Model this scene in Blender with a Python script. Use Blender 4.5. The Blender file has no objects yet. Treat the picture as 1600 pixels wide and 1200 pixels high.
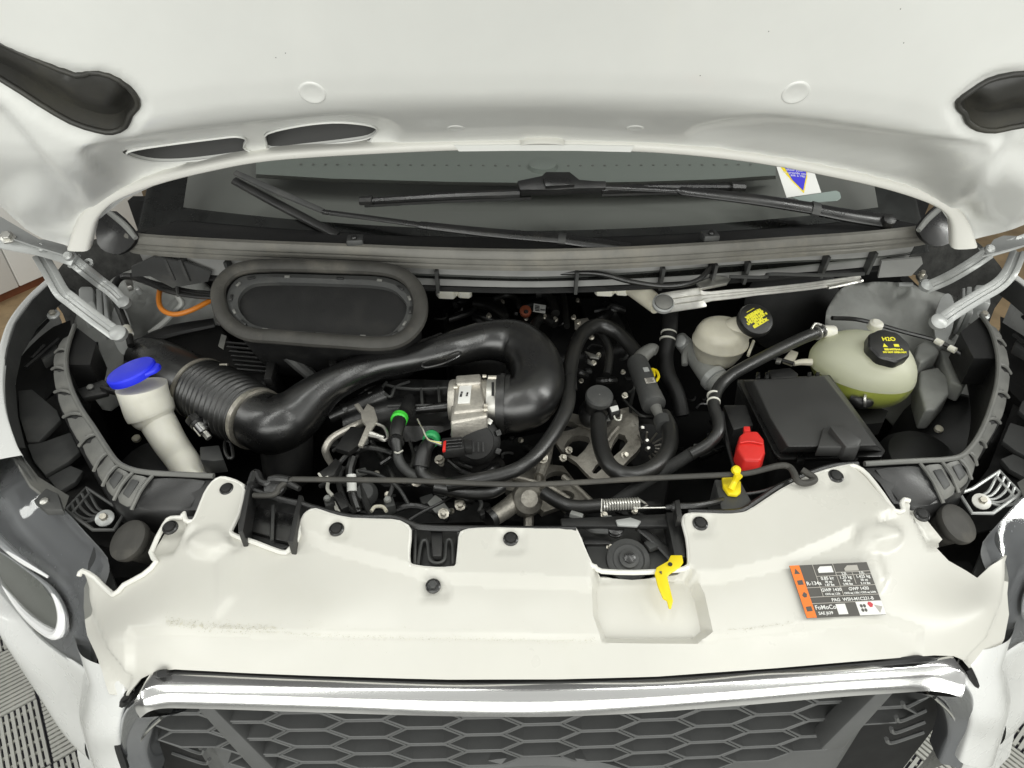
import bpy, bmesh, math, random
import numpy as np
from mathutils import Vector, Matrix
from mathutils.geometry import delaunay_2d_cdt
random.seed(7)
R = math.radians
sc = bpy.context.scene
col = sc.collection

# ------------------------------------------------------------------ camera, light, exposure
F = 1050.0                                   # focal length in photo pixels (photo 1600 x 1200)
CAM = Vector((-0.04, -0.42, 1.65))
PITCH = R(36.6)
cam_d = bpy.data.cameras.new('camera'); cam_d.sensor_width = 36; cam_d.lens = 36 * F / 1600
cam_d.clip_start = 0.02; cam_d.clip_end = 200
cam = bpy.data.objects.new('camera', cam_d); col.objects.link(cam)
cam.location = CAM; cam.rotation_euler = (R(90) - PITCH, 0, 0)
sc.camera = cam

wd = bpy.data.worlds.new('World'); sc.world = wd; wd.use_nodes = True
wd.node_tree.nodes['Background'].inputs[0].default_value = (1.0, 0.995, 0.97, 1)
wd.node_tree.nodes['Background'].inputs[1].default_value = 0.13

def area(name, loc, target, sx, sy, power, color=(.99, 1, .955)):
    l = bpy.data.lights.new(name, 'AREA'); l.shape = 'RECTANGLE'; l.size = sx; l.size_y = sy
    l.energy = power; l.color = color
    o = bpy.data.objects.new(name, l); col.objects.link(o); o.location = loc
    d = Vector(target) - Vector(loc); o.rotation_euler = d.to_track_quat('-Z', 'Y').to_euler()
    return o
area('unseen_lamp', (0.0, -4.0, 2.0), (0.0, 0.5, 1.2), 6.5, 2.4, 196)  # added low front panel, brightens the bonnet underside
area('unseen_lamp', (0.0, -2.0, 3.7), (0.0, -1.8, 0.0), 7.0, 3.2, 30)  # unseen ceiling panel, widened so the chrome bar mirrors white
area('unseen_lamp', (-1.1, -0.9, 3.4), (-0.7, -0.3, 0.0), 0.20, 3.0, 20)  # unseen ceiling strip, put in for highlights along the black tubes
area('unseen_lamp', (1.4, -0.9, 3.4), (0.9, -0.3, 0.0), 0.20, 3.0, 22)  # matching unseen ceiling strip on the other side
area('unseen_lamp', (3.0, 0.2, 3.0), (0.5, 0.5, 0.9), 0.35, 2.6, 50)  # unseen side lamp for the highlight on the duct elbow
area('unseen_lamp', (-3.0, 0.2, 3.0), (-0.6, 0.5, 0.9), 0.35, 2.6, 20)  # weaker side lamp, added for edge highlights

vs = sc.view_settings
vs.view_transform = 'Standard'; vs.look = 'None'; vs.gamma = 1; vs.exposure = 0.0; vs.use_curve_mapping = False
sc.render.engine = 'CYCLES'
sc.cycles.use_denoising = True
sc.cycles.max_bounces = 8; sc.cycles.transparent_max_bounces = 12
sc.cycles.sample_clamp_indirect = 6

# ------------------------------------------------------------------ pixel -> place
FW = Vector((0, math.cos(PITCH), -math.sin(PITCH))); UP = Vector((0, math.sin(PITCH), math.cos(PITCH))); RT = Vector((1, 0, 0))
def ray(px, py): return RT * (px - 800) + UP * (600 - py) + FW * F
def P(px, py, z):
    d = ray(px, py); return CAM + d * ((z - CAM.z) / d.z)
def PY(px, py, y):
    d = ray(px, py); return CAM + d * ((y - CAM.y) / d.y)
def PP(px, py, p0, n):
    d = ray(px, py); return CAM + d * ((p0 - CAM).dot(n) / d.dot(n))
def mpp(p): return (Vector(p) - CAM).dot(FW) / F          # metres per photo pixel at a point
def MR(px, py):                                            # the matching place on the other side of the van
    k = min(max((py - 400) / 450, 0), 1)
    return (1664 - px + 40 * k, py - 25 * k)

# ------------------------------------------------------------------ scene bookkeeping
WM = {}            # object -> world matrix
PARENT = {}
ROOTS = []
def link(o, parent=None, m=None):
    col.objects.link(o); WM[o] = m or Matrix.Identity(4); PARENT[o] = parent
    return o
def tag(o, label, cat, group=None, kind=None):
    if label: o['label'] = label
    if cat: o['category'] = cat
    if group: o['group'] = group
    if kind: o['kind'] = kind
    return o
def thing(name, label, cat, group=None):
    o = bpy.data.objects.new(name, None); o.empty_display_size = .05
    link(o); tag(o, label, cat, group); ROOTS.append(o); return o

def to_mesh(name, vf, bevel=0, seg=2, sharp=32, ang=25):
    V, Fc = vf
    me = bpy.data.meshes.new(name)
    bm = bmesh.new()
    vs_ = [bm.verts.new(v) for v in V]
    for f in Fc:
        try: bm.faces.new([vs_[i] for i in f])
        except ValueError: pass
    bmesh.ops.recalc_face_normals(bm, faces=bm.faces)
    if bevel:
        es = [e for e in bm.edges if len(e.link_faces) == 2 and e.calc_face_angle(0) > R(ang)]
        bmesh.ops.bevel(bm, geom=es, offset=bevel, segments=seg, affect='EDGES', profile=.5, clamp_overlap=True)
    bm.to_mesh(me); bm.free()
    me.shade_smooth(); me.set_sharp_from_angle(angle=R(sharp))
    return me

def mk(name, vf, mat, parent=None, bevel=0, seg=2, sharp=32, label=None, m=None, kind=None):
    me = vf if isinstance(vf, bpy.types.Mesh) else to_mesh(name, vf, bevel, seg, sharp)
    if mat and not me.materials: me.materials.append(mat)
    o = bpy.data.objects.new(name, me)
    link(o, parent, m)
    if label: o['label'] = label
    if kind: o['kind'] = kind
    return o
def solo(name, vf, mat, label, cat, group=None, **k):
    o = mk(name, vf, mat, None, **k); tag(o, label, cat, group); return o
def struct(name, vf, mat, **k):
    o = mk(name, vf, mat, None, **k); o['kind'] = 'structure'; return o

def finalize():
    # centre each mesh on its own origin, put each empty at its thing's base, then parent
    for o in list(WM):
        if o.type == 'MESH' and o.data.users == 1 and WM[o] == Matrix.Identity(4) and len(o.data.vertices):
            co = np.empty(len(o.data.vertices) * 3, 'f'); o.data.vertices.foreach_get('co', co); co = co.reshape(-1, 3)
            c = Vector((co.min(0) + co.max(0)) / 2)
            o.data.transform(Matrix.Translation(-c)); WM[o] = Matrix.Translation(c)
    def corners(o):
        out = []
        if o.type == 'MESH':
            out += [WM[o] @ Vector(b) for b in o.bound_box]
        for c in WM:
            if PARENT[c] is o: out += corners(c)
        return out
    bpy.context.view_layer.update()
    for o in ROOTS:
        cs = corners(o)
        if not cs: continue
        lo = Vector([min(c[i] for c in cs) for i in range(3)]); hi = Vector([max(c[i] for c in cs) for i in range(3)])
        WM[o] = Matrix.Translation(((lo.x + hi.x) / 2, (lo.y + hi.y) / 2, lo.z))
    for o in WM:
        p = PARENT[o]
        if p is not None:
            o.parent = p; o.matrix_parent_inverse = Matrix.Identity(4)
            o.matrix_basis = WM[p].inverted() @ WM[o]
        else: o.matrix_basis = WM[o]

# ------------------------------------------------------------------ shapes: every one returns (verts, faces)
def join(*vfs):
    V, Fc = [], []
    for v, f in vfs:
        n = len(V); V += list(v); Fc += [tuple(i + n for i in t) for t in f]
    return V, Fc

def catmull(pts, sub, closed=False):
    pts = [np.array(p, float) for p in pts]; n = len(pts); out = []
    segs = n if closed else n - 1
    for i in range(segs):
        if closed: p0, p1, p2, p3 = pts[i - 1], pts[i], pts[(i + 1) % n], pts[(i + 2) % n]
        else:
            p1, p2 = pts[i], pts[i + 1]
            p0 = pts[i - 1] if i else 2 * p1 - p2
            p3 = pts[i + 2] if i + 2 < n else 2 * p2 - p1
        for k in range(sub):
            t = k / sub
            out.append(.5 * ((2 * p1) + (-p0 + p2) * t + (2 * p0 - 5 * p1 + 4 * p2 - p3) * t * t + (-p0 + 3 * p1 - 3 * p2 + p3) * t ** 3))
    if not closed: out.append(pts[-1])
    return out

def sweep(pts, radii, n=12, closed=False, flat=1.0, cap=True, mod=None, up=None):
    # tube through 3D points; radii one per point
    pts = [Vector(p) for p in pts]; m = len(pts)
    tan = []
    for i in range(m):
        a = pts[i - 1] if (i or closed) else pts[0]
        b = pts[(i + 1) % m] if (i + 1 < m or closed) else pts[-1]
        t = b - a
        tan.append(t.normalized() if t.length > 1e-9 else Vector((1, 0, 0)))
    u0 = Vector(up) if up else Vector((0, 0, 1))
    if abs(u0.dot(tan[0])) > .95: u0 = Vector((0, 1, 0))
    nrm = (u0 - tan[0] * u0.dot(tan[0])).normalized()
    V = []; Fc = []
    for i in range(m):
        if up:
            q = Vector(up); q = q - tan[i] * q.dot(tan[i])
            if q.length > 1e-6: nrm = q.normalized()
        else:
            nrm = nrm - tan[i] * nrm.dot(tan[i])
            nrm = nrm.normalized() if nrm.length > 1e-9 else Vector((0, 0, 1))
        b = tan[i].cross(nrm)
        r = radii[i] * (mod(i, m) if mod else 1)
        for k in range(n):
            a = 2 * math.pi * k / n
            V.append(pts[i] + nrm * (math.cos(a) * r * flat) + b * (math.sin(a) * r))
    for i in range(m if closed else m - 1):
        j = (i + 1) % m
        for k in range(n):
            k2 = (k + 1) % n
            Fc.append((i * n + k, i * n + k2, j * n + k2, j * n + k))
    if cap and not closed:
        Fc.append(tuple(range(n))[::-1]); Fc.append(tuple((m - 1) * n + k for k in range(n)))
    return V, Fc

def tube(ctrl, r, sub=6, n=12, closed=False, flat=1.0, mod=None, cap=True, up=None):
    # ctrl: 3D points; r a number or one per control point (metres)
    rr = [r] * len(ctrl) if not hasattr(r, '__len__') else list(r)
    c4 = catmull([tuple(p) + (q,) for p, q in zip(ctrl, rr)], sub, closed)
    return sweep([c[:3] for c in c4], [max(c[3], 1e-4) for c in c4], n, closed, flat, cap, mod, up)
def hose(pix, r, **k):
    # pix: (px, py, z); r in photo pixels (number or list)
    pts = [P(*p) for p in pix]
    rr = [r] * len(pix) if not hasattr(r, '__len__') else r
    return tube(pts, [q * mpp(p) for q, p in zip(rr, pts)], **k)

def frame(axis, up=(0, 0, 1)):
    a = Vector(axis).normalized(); u = Vector(up)
    if abs(a.dot(u)) > .98: u = Vector((0, 1, 0))
    x = u.cross(a).normalized(); y = a.cross(x)
    return Matrix((x, y, a)).transposed()
def lathe(prof, base, axis=(0, 0, 1), n=24, cap=True, wob=None):
    M3 = frame(axis); base = Vector(base); V = []; Fc = []
    for r, h in prof:
        for k in range(n):
            a = 2 * math.pi * k / n; q = r * (wob(a) if wob else 1)
            V.append(base + M3 @ Vector((math.cos(a) * q, math.sin(a) * q, h)))
    m = len(prof)
    for i in range(m - 1):
        for k in range(n):
            k2 = (k + 1) % n
            Fc.append((i * n + k, i * n + k2, (i + 1) * n + k2, (i + 1) * n + k))
    if cap:
        Fc.append(tuple(range(n))[::-1]); Fc.append(tuple((m - 1) * n + k for k in range(n)))
    return V, Fc
def box(c, s, M3=None):
    M3 = M3 or Matrix.Identity(3); c = Vector(c)
    V = [c + M3 @ Vector((x * s[0] / 2, y * s[1] / 2, z * s[2] / 2)) for x in (-1, 1) for y in (-1, 1) for z in (-1, 1)]
    return V, [(0, 1, 3, 2), (4, 6, 7, 5), (0, 4, 5, 1), (2, 3, 7, 6), (0, 2, 6, 4), (1, 5, 7, 3)]
def prism(top, d, taper=1.0):
    # top: 3D outline; d: vector to the lower outline
    top = [Vector(t) for t in top]; n = len(top); d = Vector(d)
    c = sum(top, Vector()) / n
    V = top + [c + (t - c) * taper + d for t in top]
    return V, [tuple(range(n))] + [tuple(range(n, 2 * n))[::-1]] + [(i, (i + 1) % n, n + (i + 1) % n, n + i) for i in range(n)]
def pprism(out, z, depth, taper=1.0):
    # out: photo outline of the top face lying at height z
    return prism([P(x, y, z) for x, y in out], (0, 0, -depth), taper)
def rot(axis, deg): return Matrix.Rotation(R(deg), 3, axis)

def smooth_outline(pts, sub=4): return [tuple(p) for p in catmull(pts, sub, True)]
def inside(pts, poly):
    x, y = pts[:, 0], pts[:, 1]; res = np.zeros(len(pts), bool); n = len(poly); j = n - 1
    for i in range(n):
        xi, yi = poly[i]; xj, yj = poly[j]
        if yi != yj:
            c = ((yi > y) != (yj > y)) & (x < (xj - xi) * (y - yi) / (yj - yi) + xi); res ^= c
        j = i
    return res
def edge_dist(pts, poly, closed=True):
    d = np.full(len(pts), 1e9); n = len(poly)
    for i in range(n if closed else n - 1):
        a = np.array(poly[i][:2], float); b = np.array(poly[(i + 1) % n][:2], float); ab = b - a
        L = max((ab ** 2).sum(), 1e-9)
        t = np.clip(((pts - a) @ ab) / L, 0, 1)
        d = np.minimum(d, np.hypot(*(pts - a - t[:, None] * ab).T))
    return d
def sstep(x): x = np.clip(x, 0, 1); return x * x * (3 - 2 * x)

class TPS:
    def __init__(s, xy, v, lam=1e-3):
        s.c = np.array(xy, float) / 500; n = len(v)
        A = np.zeros((n + 3, n + 3)); A[:n, :n] = s.k(s.c, s.c) + lam * np.eye(n)
        A[:n, n] = 1; A[:n, n + 1:] = s.c; A[n:, :n] = A[:n, n:].T
        s.w = np.linalg.solve(A, np.concatenate([v, np.zeros(3)]))
    def k(s, a, b):
        r2 = ((a[:, None] - b[None]) ** 2).sum(2); return .5 * r2 * np.log(r2 + 1e-12)
    def __call__(s, q):
        q = np.array(q, float).reshape(-1, 2) / 500
        return s.k(q, s.c) @ s.w[:-3] + s.w[-3] + q @ s.w[-2:]
def surf(ctrl):
    # ctrl: (px, py, 'z'|'y', value): returns f(array of px,py) -> list of 3D points on a smooth sheet through them
    xy = [(c[0], c[1]) for c in ctrl]; t = []
    for c in ctrl:
        d = ray(c[0], c[1])
        t.append((c[3] - CAM.z) / d.z if c[2] == 'z' else (c[3] - CAM.y) / d.y)
    tp = TPS(xy, np.array(t) * 1000)
    def f(q):
        q = np.array(q, float).reshape(-1, 2); tt = tp(q) / 1000
        return [CAM + ray(a, b) * k for (a, b), k in zip(q, tt)]
    return f
def offset_poly(poly, d):
    n = len(poly); p = [np.array(q, float) for q in poly]
    ar = sum(p[i][0] * p[(i + 1) % n][1] - p[(i + 1) % n][0] * p[i][1] for i in range(n)); sg = 1 if ar > 0 else -1
    out = []
    for i in range(n):
        e1 = p[i] - p[i - 1]; e2 = p[(i + 1) % n] - p[i]
        n1 = np.array([e1[1], -e1[0]]) / max(np.hypot(*e1), 1e-6); n2 = np.array([e2[1], -e2[0]]) / max(np.hypot(*e2), 1e-6)
        m = (n1 + n2); L = max(np.hypot(*m), .5); out.append(tuple(p[i] + sg * d * m / L * min(2 / L, 1.6)))
    return out
def patch(outline, mapf, holes=(), step=10, relief=(), thick=.004, bead=0, noise=0):
    # a shaped sheet: outline and holes in photo pixels, mapf gives the place, relief = (polygon, depth, feather)
    def dens(o):
        r = []
        for i, a in enumerate(o):
            b = o[(i + 1) % len(o)]; L = math.hypot(b[0] - a[0], b[1] - a[1]); k = max(1, int(L / step + .5))
            r += [(a[0] + (b[0] - a[0]) * j / k, a[1] + (b[1] - a[1]) * j / k) for j in range(k)]
        return r
    loops = [dens(outline)] + [dens(h) for h in holes]
    pts = []; edges = []
    for lp in loops:
        n0 = len(pts); pts += lp; edges += [(n0 + i, n0 + (i + 1) % len(lp)) for i in range(len(lp))]
    for rl in relief:
        if len(rl) > 3:
            for dd_ in (-rl[2] / 2, rl[2] / 2):
                lp = dens(offset_poly(rl[0], dd_)); ins = inside(np.array(lp), outline) & (edge_dist(np.array(lp), outline) > 3)
                n0 = len(pts); idx = {}
                for i, p_ in enumerate(lp):
                    if ins[i]: idx[i] = len(pts); pts.append(p_)
                edges += [(idx[i], idx[(i + 1) % len(lp)]) for i in idx if (i + 1) % len(lp) in idx]
    A = np.array(outline); x0, y0 = A.min(0); x1, y1 = A.max(0)
    gx, gy = np.meshgrid(np.arange(x0 + step / 2, x1, step), np.arange(y0 + step / 2, y1, step))
    g = np.stack([gx.ravel(), gy.ravel()], 1)
    ok = inside(g, outline)
    for rl in relief:
        if len(rl) > 3: ok &= edge_dist(g, rl[0]) > rl[2] * .5 + step * .4
    for h in holes: ok &= ~inside(g, h)
    for lp in [outline] + list(holes): ok &= edge_dist(g, lp) > step * .45
    pts += [tuple(p) for p in g[ok]]
    res = delaunay_2d_cdt([Vector(p) for p in pts], edges, [], 0, 1e-4)
    q = np.array([tuple(v) for v in res[0]])
    fc = [tuple(f) for f in res[2]]
    cen = np.array([q[list(f)].mean(0) for f in fc])
    keep = inside(cen, outline)
    for h in holes: keep &= ~inside(cen, h)
    fc = [f for f, k in zip(fc, keep) if k]
    V = [Vector(v) for v in mapf(q)]
    if relief:
        nrm = [Vector() for _ in V]
        for f in fc:
            n_ = (V[f[1]] - V[f[0]]).cross(V[f[2]] - V[f[0]])
            for i in f: nrm[i] += n_
        dd = np.zeros(len(q))
        for poly, depth, fea in [r_[:3] for r_ in relief]:
            s = np.where(inside(q, poly), 1, -1) * edge_dist(q, poly)
            dd += depth * sstep(s / fea + .5)
        V2 = []
        for v, n_, d in zip(V, nrm, dd):
            n_ = n_.normalized() if n_.length > 0 else Vector((0, 0, 1))
            if n_.dot(v - CAM) > 0: n_ = -n_
            V2.append(v + n_ * d)
        V = V2
    bm = bmesh.new(); bv = [bm.verts.new(v) for v in V]
    for f in fc:
        try: bm.faces.new([bv[i] for i in f])
        except ValueError: pass
    loose = [v for v in bm.verts if not v.link_faces]
    bmesh.ops.delete(bm, geom=loose, context='VERTS')
    bmesh.ops.recalc_face_normals(bm, faces=bm.faces)
    bm.normal_update()
    # face the camera side, then thicken away from it
    s = sum(f.normal.dot(CAM - f.calc_center_median()) * f.calc_area() for f in bm.faces)
    if s < 0: bmesh.ops.reverse_faces(bm, faces=bm.faces)
    bm.normal_update(); bm.verts.index_update()
    VV = [v.co.copy() for v in bm.verts]; FF = [tuple(v.index for v in f.verts) for f in bm.faces]
    if thick:
        n0 = len(VV); nn_ = [Vector() for _ in VV]
        for f in bm.faces:
            w = f.normal * f.calc_area()
            for v in f.verts: nn_[v.index] += w
        VV += [p_ - (q_.normalized() * thick if q_.length > 1e-12 else Vector()) for p_, q_ in zip(VV, nn_)]
        FF2 = [tuple(i + n0 for i in f[::-1]) for f in FF]
        for e in bm.edges:
            if len(e.link_faces) == 1: a_, b_ = e.verts[0].index, e.verts[1].index; FF2.append((a_, b_, b_ + n0, a_ + n0))
        FF = FF + FF2
    bm.free()
    out = (VV, FF)
    if bead:
        for lp in loops:
            c = [Vector(v) for v in mapf(np.array(lp))]
            out = join(out, sweep(c, [bead] * len(c), 8, True))
    return out
def text_vf(s, size, M, depth=.0004, align='LEFT', bold=0):
    cu = bpy.data.curves.new('lettering', 'FONT'); cu.body = s; cu.size = size; cu.extrude = depth; cu.align_x = align
    cu.resolution_u = 3; cu.offset = bold
    o = bpy.data.objects.new('lettering', cu); col.objects.link(o)
    dg = bpy.context.evaluated_depsgraph_get(); dg.update()
    me = bpy.data.meshes.new_from_object(o.evaluated_get(dg))
    V = [M @ v.co for v in me.vertices]; Fc = [tuple(p.vertices) for p in me.polygons]
    bpy.data.objects.remove(o); bpy.data.curves.remove(cu); bpy.data.meshes.remove(me)
    return V, Fc

def res3(pts, n, sub=8):
    p = np.array(catmull([tuple(q) for q in pts], sub)); d = np.r_[0, np.cumsum(np.sqrt((np.diff(p, axis=0) ** 2).sum(1)))]
    t = np.linspace(0, d[-1], n); return np.stack([np.interp(t, d, p[:, i]) for i in range(3)], 1)
def skin(curves, n=40, across=6):
    # smooth sheet through 3D curves (each resampled to n points)
    C = [res3(c, n) for c in curves]; rows = []
    for i in range(n): rows.append(catmull([tuple(c[i]) for c in C], across))
    m = len(rows[0]); V = [Vector(p) for r in rows for p in r]
    return V, [(i * m + j, i * m + j + 1, (i + 1) * m + j + 1, (i + 1) * m + j) for i in range(n - 1) for j in range(m - 1)]
# ------------------------------------------------------------------ materials (all procedural)
def mat(name, color, rough=.5, metal=0, var=.0, vscale=30, bump=0, bscale=200, coat=0, spec=.5, rvar=.08, dirt=None, dscale=8, damt=.5, trans=0, sss=0, alpha=1):
    m = bpy.data.materials.new(name); m.use_nodes = True; nt = m.node_tree; n = nt.nodes; l = nt.links
    b = n['Principled BSDF']
    b.inputs['Base Color'].default_value = (*color, 1); b.inputs['Roughness'].default_value = rough
    b.inputs['Metallic'].default_value = metal; b.inputs['Specular IOR Level'].default_value = spec
    b.inputs['Coat Weight'].default_value = coat; b.inputs['Coat Roughness'].default_value = .05
    if trans: b.inputs['Transmission Weight'].default_value = trans
    if sss: b.inputs['Subsurface Weight'].default_value = sss; b.inputs['Subsurface Radius'].default_value = (.02, .02, .015)
    tc = n.new('ShaderNodeTexCoord')
    def noise(scale, det=4, r=.6):
        t = n.new('ShaderNodeTexNoise'); t.inputs['Scale'].default_value = scale; t.inputs['Detail'].default_value = det
        t.inputs['Roughness'].default_value = r; l.new(tc.outputs['Object'], t.inputs['Vector']); return t
    src = None
    if var:
        t = noise(vscale); mr = n.new('ShaderNodeMapRange'); mr.inputs[1].default_value = .3; mr.inputs[2].default_value = .7
        mr.inputs[3].default_value = 1 - var; mr.inputs[4].default_value = 1 + var; l.new(t.outputs[0], mr.inputs[0])
        mx = n.new('ShaderNodeMix'); mx.data_type = 'RGBA'; mx.blend_type = 'MULTIPLY'; mx.inputs[0].default_value = 1
        mx.inputs[6].default_value = (*color, 1); l.new(mr.outputs[0], mx.inputs[7]); src = mx.outputs[2]
    if dirt:
        t = noise(dscale, 8, .7); mr = n.new('ShaderNodeMapRange'); mr.inputs[1].default_value = .52; mr.inputs[2].default_value = .75
        mr.inputs[3].default_value = 0; mr.inputs[4].default_value = damt; l.new(t.outputs[0], mr.inputs[0])
        mx = n.new('ShaderNodeMix'); mx.data_type = 'RGBA'; l.new(mr.outputs[0], mx.inputs[0])
        mx.inputs[6].default_value = (*color, 1)
        if src: l.new(src, mx.inputs[6])
        mx.inputs[7].default_value = (*dirt, 1); src = mx.outputs[2]
    if src: l.new(src, b.inputs['Base Color'])
    if rvar:
        t = noise(12); mr = n.new('ShaderNodeMapRange'); mr.inputs[1].default_value = .3; mr.inputs[2].default_value = .7
        mr.inputs[3].default_value = max(rough - rvar, .02); mr.inputs[4].default_value = min(rough + rvar, 1); l.new(t.outputs[0], mr.inputs[0]); l.new(mr.outputs[0], b.inputs['Roughness'])
    if bump:
        t = noise(bscale, 3); bp = n.new('ShaderNodeBump'); bp.inputs['Strength'].default_value = bump; bp.inputs['Distance'].default_value = .002
        l.new(t.outputs[0], bp.inputs['Height']); l.new(bp.outputs[0], b.inputs['Normal'])
    return m
M = {}
M['paint'] = mat('white car paint', (.74, .745, .73), .28, coat=.6, rvar=.04, var=.015, vscale=3)
M['inner_paint'] = mat('white inner paint', (.80, .805, .775), .34, coat=.3, rvar=.06, var=.03, vscale=5)
M['cover'] = mat('white moulded plastic', (.625, .615, .565), .33, rvar=.08, var=.02, vscale=9, dirt=(.55, .53, .44), dscale=7, damt=.16)
M['bead'] = mat('white moulded edge', (.78, .77, .72), .35)
M['primer'] = mat('grey primer steel', (.30, .305, .29), .5, var=.12, vscale=14, bump=.1, bscale=60, dirt=(.16, .155, .14), dscale=10, damt=.6)
M['hinge'] = mat('grey painted hinge steel', (.46, .47, .46), .34, metal=.25, var=.05, vscale=20, dirt=(.3, .3, .28), dscale=25, damt=.4)
M['zinc'] = mat('zinc plated steel', (.62, .61, .57), .35, metal=.85, var=.12, vscale=60)
M['bolt'] = mat('bolt steel', (.55, .52, .45), .38, metal=.8, var=.2, vscale=150)
M['alu'] = mat('cast aluminium', (.36, .34, .30), .5, metal=.75, var=.3, vscale=45, bump=.5, bscale=160, dirt=(.07, .06, .05), dscale=22, damt=.85)
M['alu_clean'] = mat('clean cast aluminium', (.60, .57, .51), .45, metal=.7, var=.16, vscale=70, bump=.45, bscale=240, dirt=(.2, .18, .15), dscale=40, damt=.4)
M['chrome'] = mat('chrome', (.88, .88, .87), .17, metal=1, rvar=.01)
M['reflector'] = mat('satin silver reflector', (.50, .505, .51), .24, metal=.55, rvar=.06)
M['smoke_chrome'] = mat('dark chrome', (.32, .33, .35), .18, metal=.9, rvar=.04)
M['black'] = mat('black plastic', (.012, .012, .012), .38, spec=.75, var=.2, vscale=20, bump=.12, bscale=700, rvar=.1, dirt=(.035, .033, .029), dscale=9, damt=.5)
M['lid'] = mat('dark grey lid plastic', (.040, .040, .039), .40, var=.12, vscale=14, bump=.15, bscale=800, rvar=.06)
M['satin'] = mat('satin black blow moulded plastic', (.008, .008, .008), .29, spec=1.0, var=.12, vscale=9, bump=.06, bscale=500, rvar=.07, dirt=(.030, .028, .024), dscale=14, damt=.6)
M['matte'] = mat('matte black plastic', (.009, .009, .009), .55, var=.2, vscale=25, bump=.2, bscale=500, dirt=(.028, .026, .022), dscale=12, damt=.5)
M['rubber'] = mat('black rubber', (.012, .012, .0115), .36, spec=.85, var=.2, vscale=18, bump=.1, bscale=300, rvar=.08, dirt=(.04, .037, .03), dscale=10, damt=.45)
M['dusty'] = mat('dusty black rubber', (.045, .043, .038), .62, var=.25, vscale=20, bump=.1, bscale=300, dirt=(.13, .12, .10), dscale=12, damt=.7)
M['grey_plastic'] = mat('grey black plastic', (.055, .056, .055), .48, var=.12, vscale=15, bump=.12, bscale=600, dirt=(.13, .128, .115), dscale=8, damt=.5)
M['rim'] = mat('ribbed grey plastic', (.155, .155, .145), .46, var=.15, vscale=20, bump=.15, bscale=500, dirt=(.2, .19, .165), dscale=9, damt=.5)
M['cowl'] = mat('weathered cowl plastic', (.18, .174, .155), .5, var=.2, vscale=12, bump=.12, bscale=400, dirt=(.30, .275, .22), dscale=7, damt=.6)
M['grille'] = mat('dark grey grille plastic', (.105, .107, .106), .45, var=.1, vscale=15, rvar=.06)
M['void'] = mat('near black underbody', (.006, .006, .006), .8, var=.3, vscale=10)  # near black with random tone variation
M['ecoat_shade'] = mat('dark shaded dirty cavity coating', (.035, .034, .030), .45, var=.3, vscale=10, dirt=(.075, .07, .05), dscale=8, damt=.7)  # recess shade put into the base colour, dirt patches over it
M['blue'] = mat('blue plastic cap', (.022, .035, .80), .38, var=.06, vscale=20)
M['yellow'] = mat('yellow plastic', (.86, .68, .012), .4, var=.05, vscale=20)
M['yellow_print'] = mat('yellow print', (.80, .74, .04), .5)
M['red'] = mat('red plastic', (.70, .028, .022), .38, var=.06, vscale=20)
M['green'] = mat('green plastic clip', (.06, .62, .05), .4)
M['green2'] = mat('dark green plastic clip', (.03, .36, .11), .4)
M['orange'] = mat('orange cable', (.62, .20, .022), .45)
M['rust'] = mat('rust red plug', (.25, .065, .03), .55, var=.25, vscale=40)
M['milky'] = mat('milky plastic', (.78, .765, .68), .40, var=.04, vscale=12, sss=.35, dirt=(.58, .55, .44), dscale=9, damt=.35)
M['milky_warm'] = mat('aged milky plastic', (.66, .63, .52), .4, var=.08, vscale=15, sss=.35, dirt=(.45, .41, .3), dscale=14, damt=.5)
M['guide'] = mat('white light guide', (.88, .88, .88), .2, coat=.5, rvar=0)
M['paper'] = mat('white sticker', (.78, .78, .75), .5)
M['ink'] = mat('black print', (.02, .02, .02), .6)
M['label_grey'] = mat('dark grey label print', (.085, .08, .072), .5)
M['label_orange'] = mat('orange label print', (.85, .20, .025), .5)
M['label_red'] = mat('red label print', (.55, .05, .06), .5)
M['label_pale'] = mat('pale grey label print', (.42, .40, .36), .5)
M['cable_white'] = mat('white wire', (.7, .69, .62), .45)
M['tape'] = mat('black cloth tape', (.022, .022, .021), .7, bump=.6, bscale=900, var=.3, vscale=80)
M['tile'] = mat('light grey floor tile plastic', (.50, .50, .46), .45, var=.1, vscale=10)
M['tile_gap'] = mat('dark tile underside', (.035, .032, .05), .6)
M['concrete'] = mat('pale concrete floor', (.40, .40, .385), .6, var=.1, vscale=3)
M['ply'] = mat('tan floor', (.42, .30, .17), .5, var=.25, vscale=6, dirt=(.2, .14, .08), dscale=14, damt=.6)
M['skirt'] = mat('brown skirting', (.16, .055, .025), .5, var=.2, vscale=12)
M['wall'] = mat('white wall panel', (.82, .82, .80), .5)
M['hem_reflection'] = mat('grey green hem reflection', (.40, .43, .405), .6)  # mirrored bonnet hem put into the colour
M['pocket'] = mat('grey cowl pocket plastic', (.30, .30, .29), .5, var=.12, vscale=12, bump=.1, bscale=500)
M['slot'] = mat('grey painted cavity shade', (.11, .11, .108), .55)  # shade of the deep slots put into the colour
M['olive'] = mat('grey lamp bowl', (.40, .405, .37), .3)
M['felt'] = mat('dark felt insulation', (.030, .030, .028), .9, var=.5, vscale=40, bump=.6, bscale=120)
M['grit'] = mat('tan grit', (.50, .48, .38), .9, var=.4, vscale=200)
M['dash'] = mat('dark dashboard', (.33, .33, .315), .6)
M['sticker_blue'] = mat('blue sticker print', (.05, .04, .62), .4)
M['sticker_green'] = mat('grey green sticker', (.25, .30, .28), .4)

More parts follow.
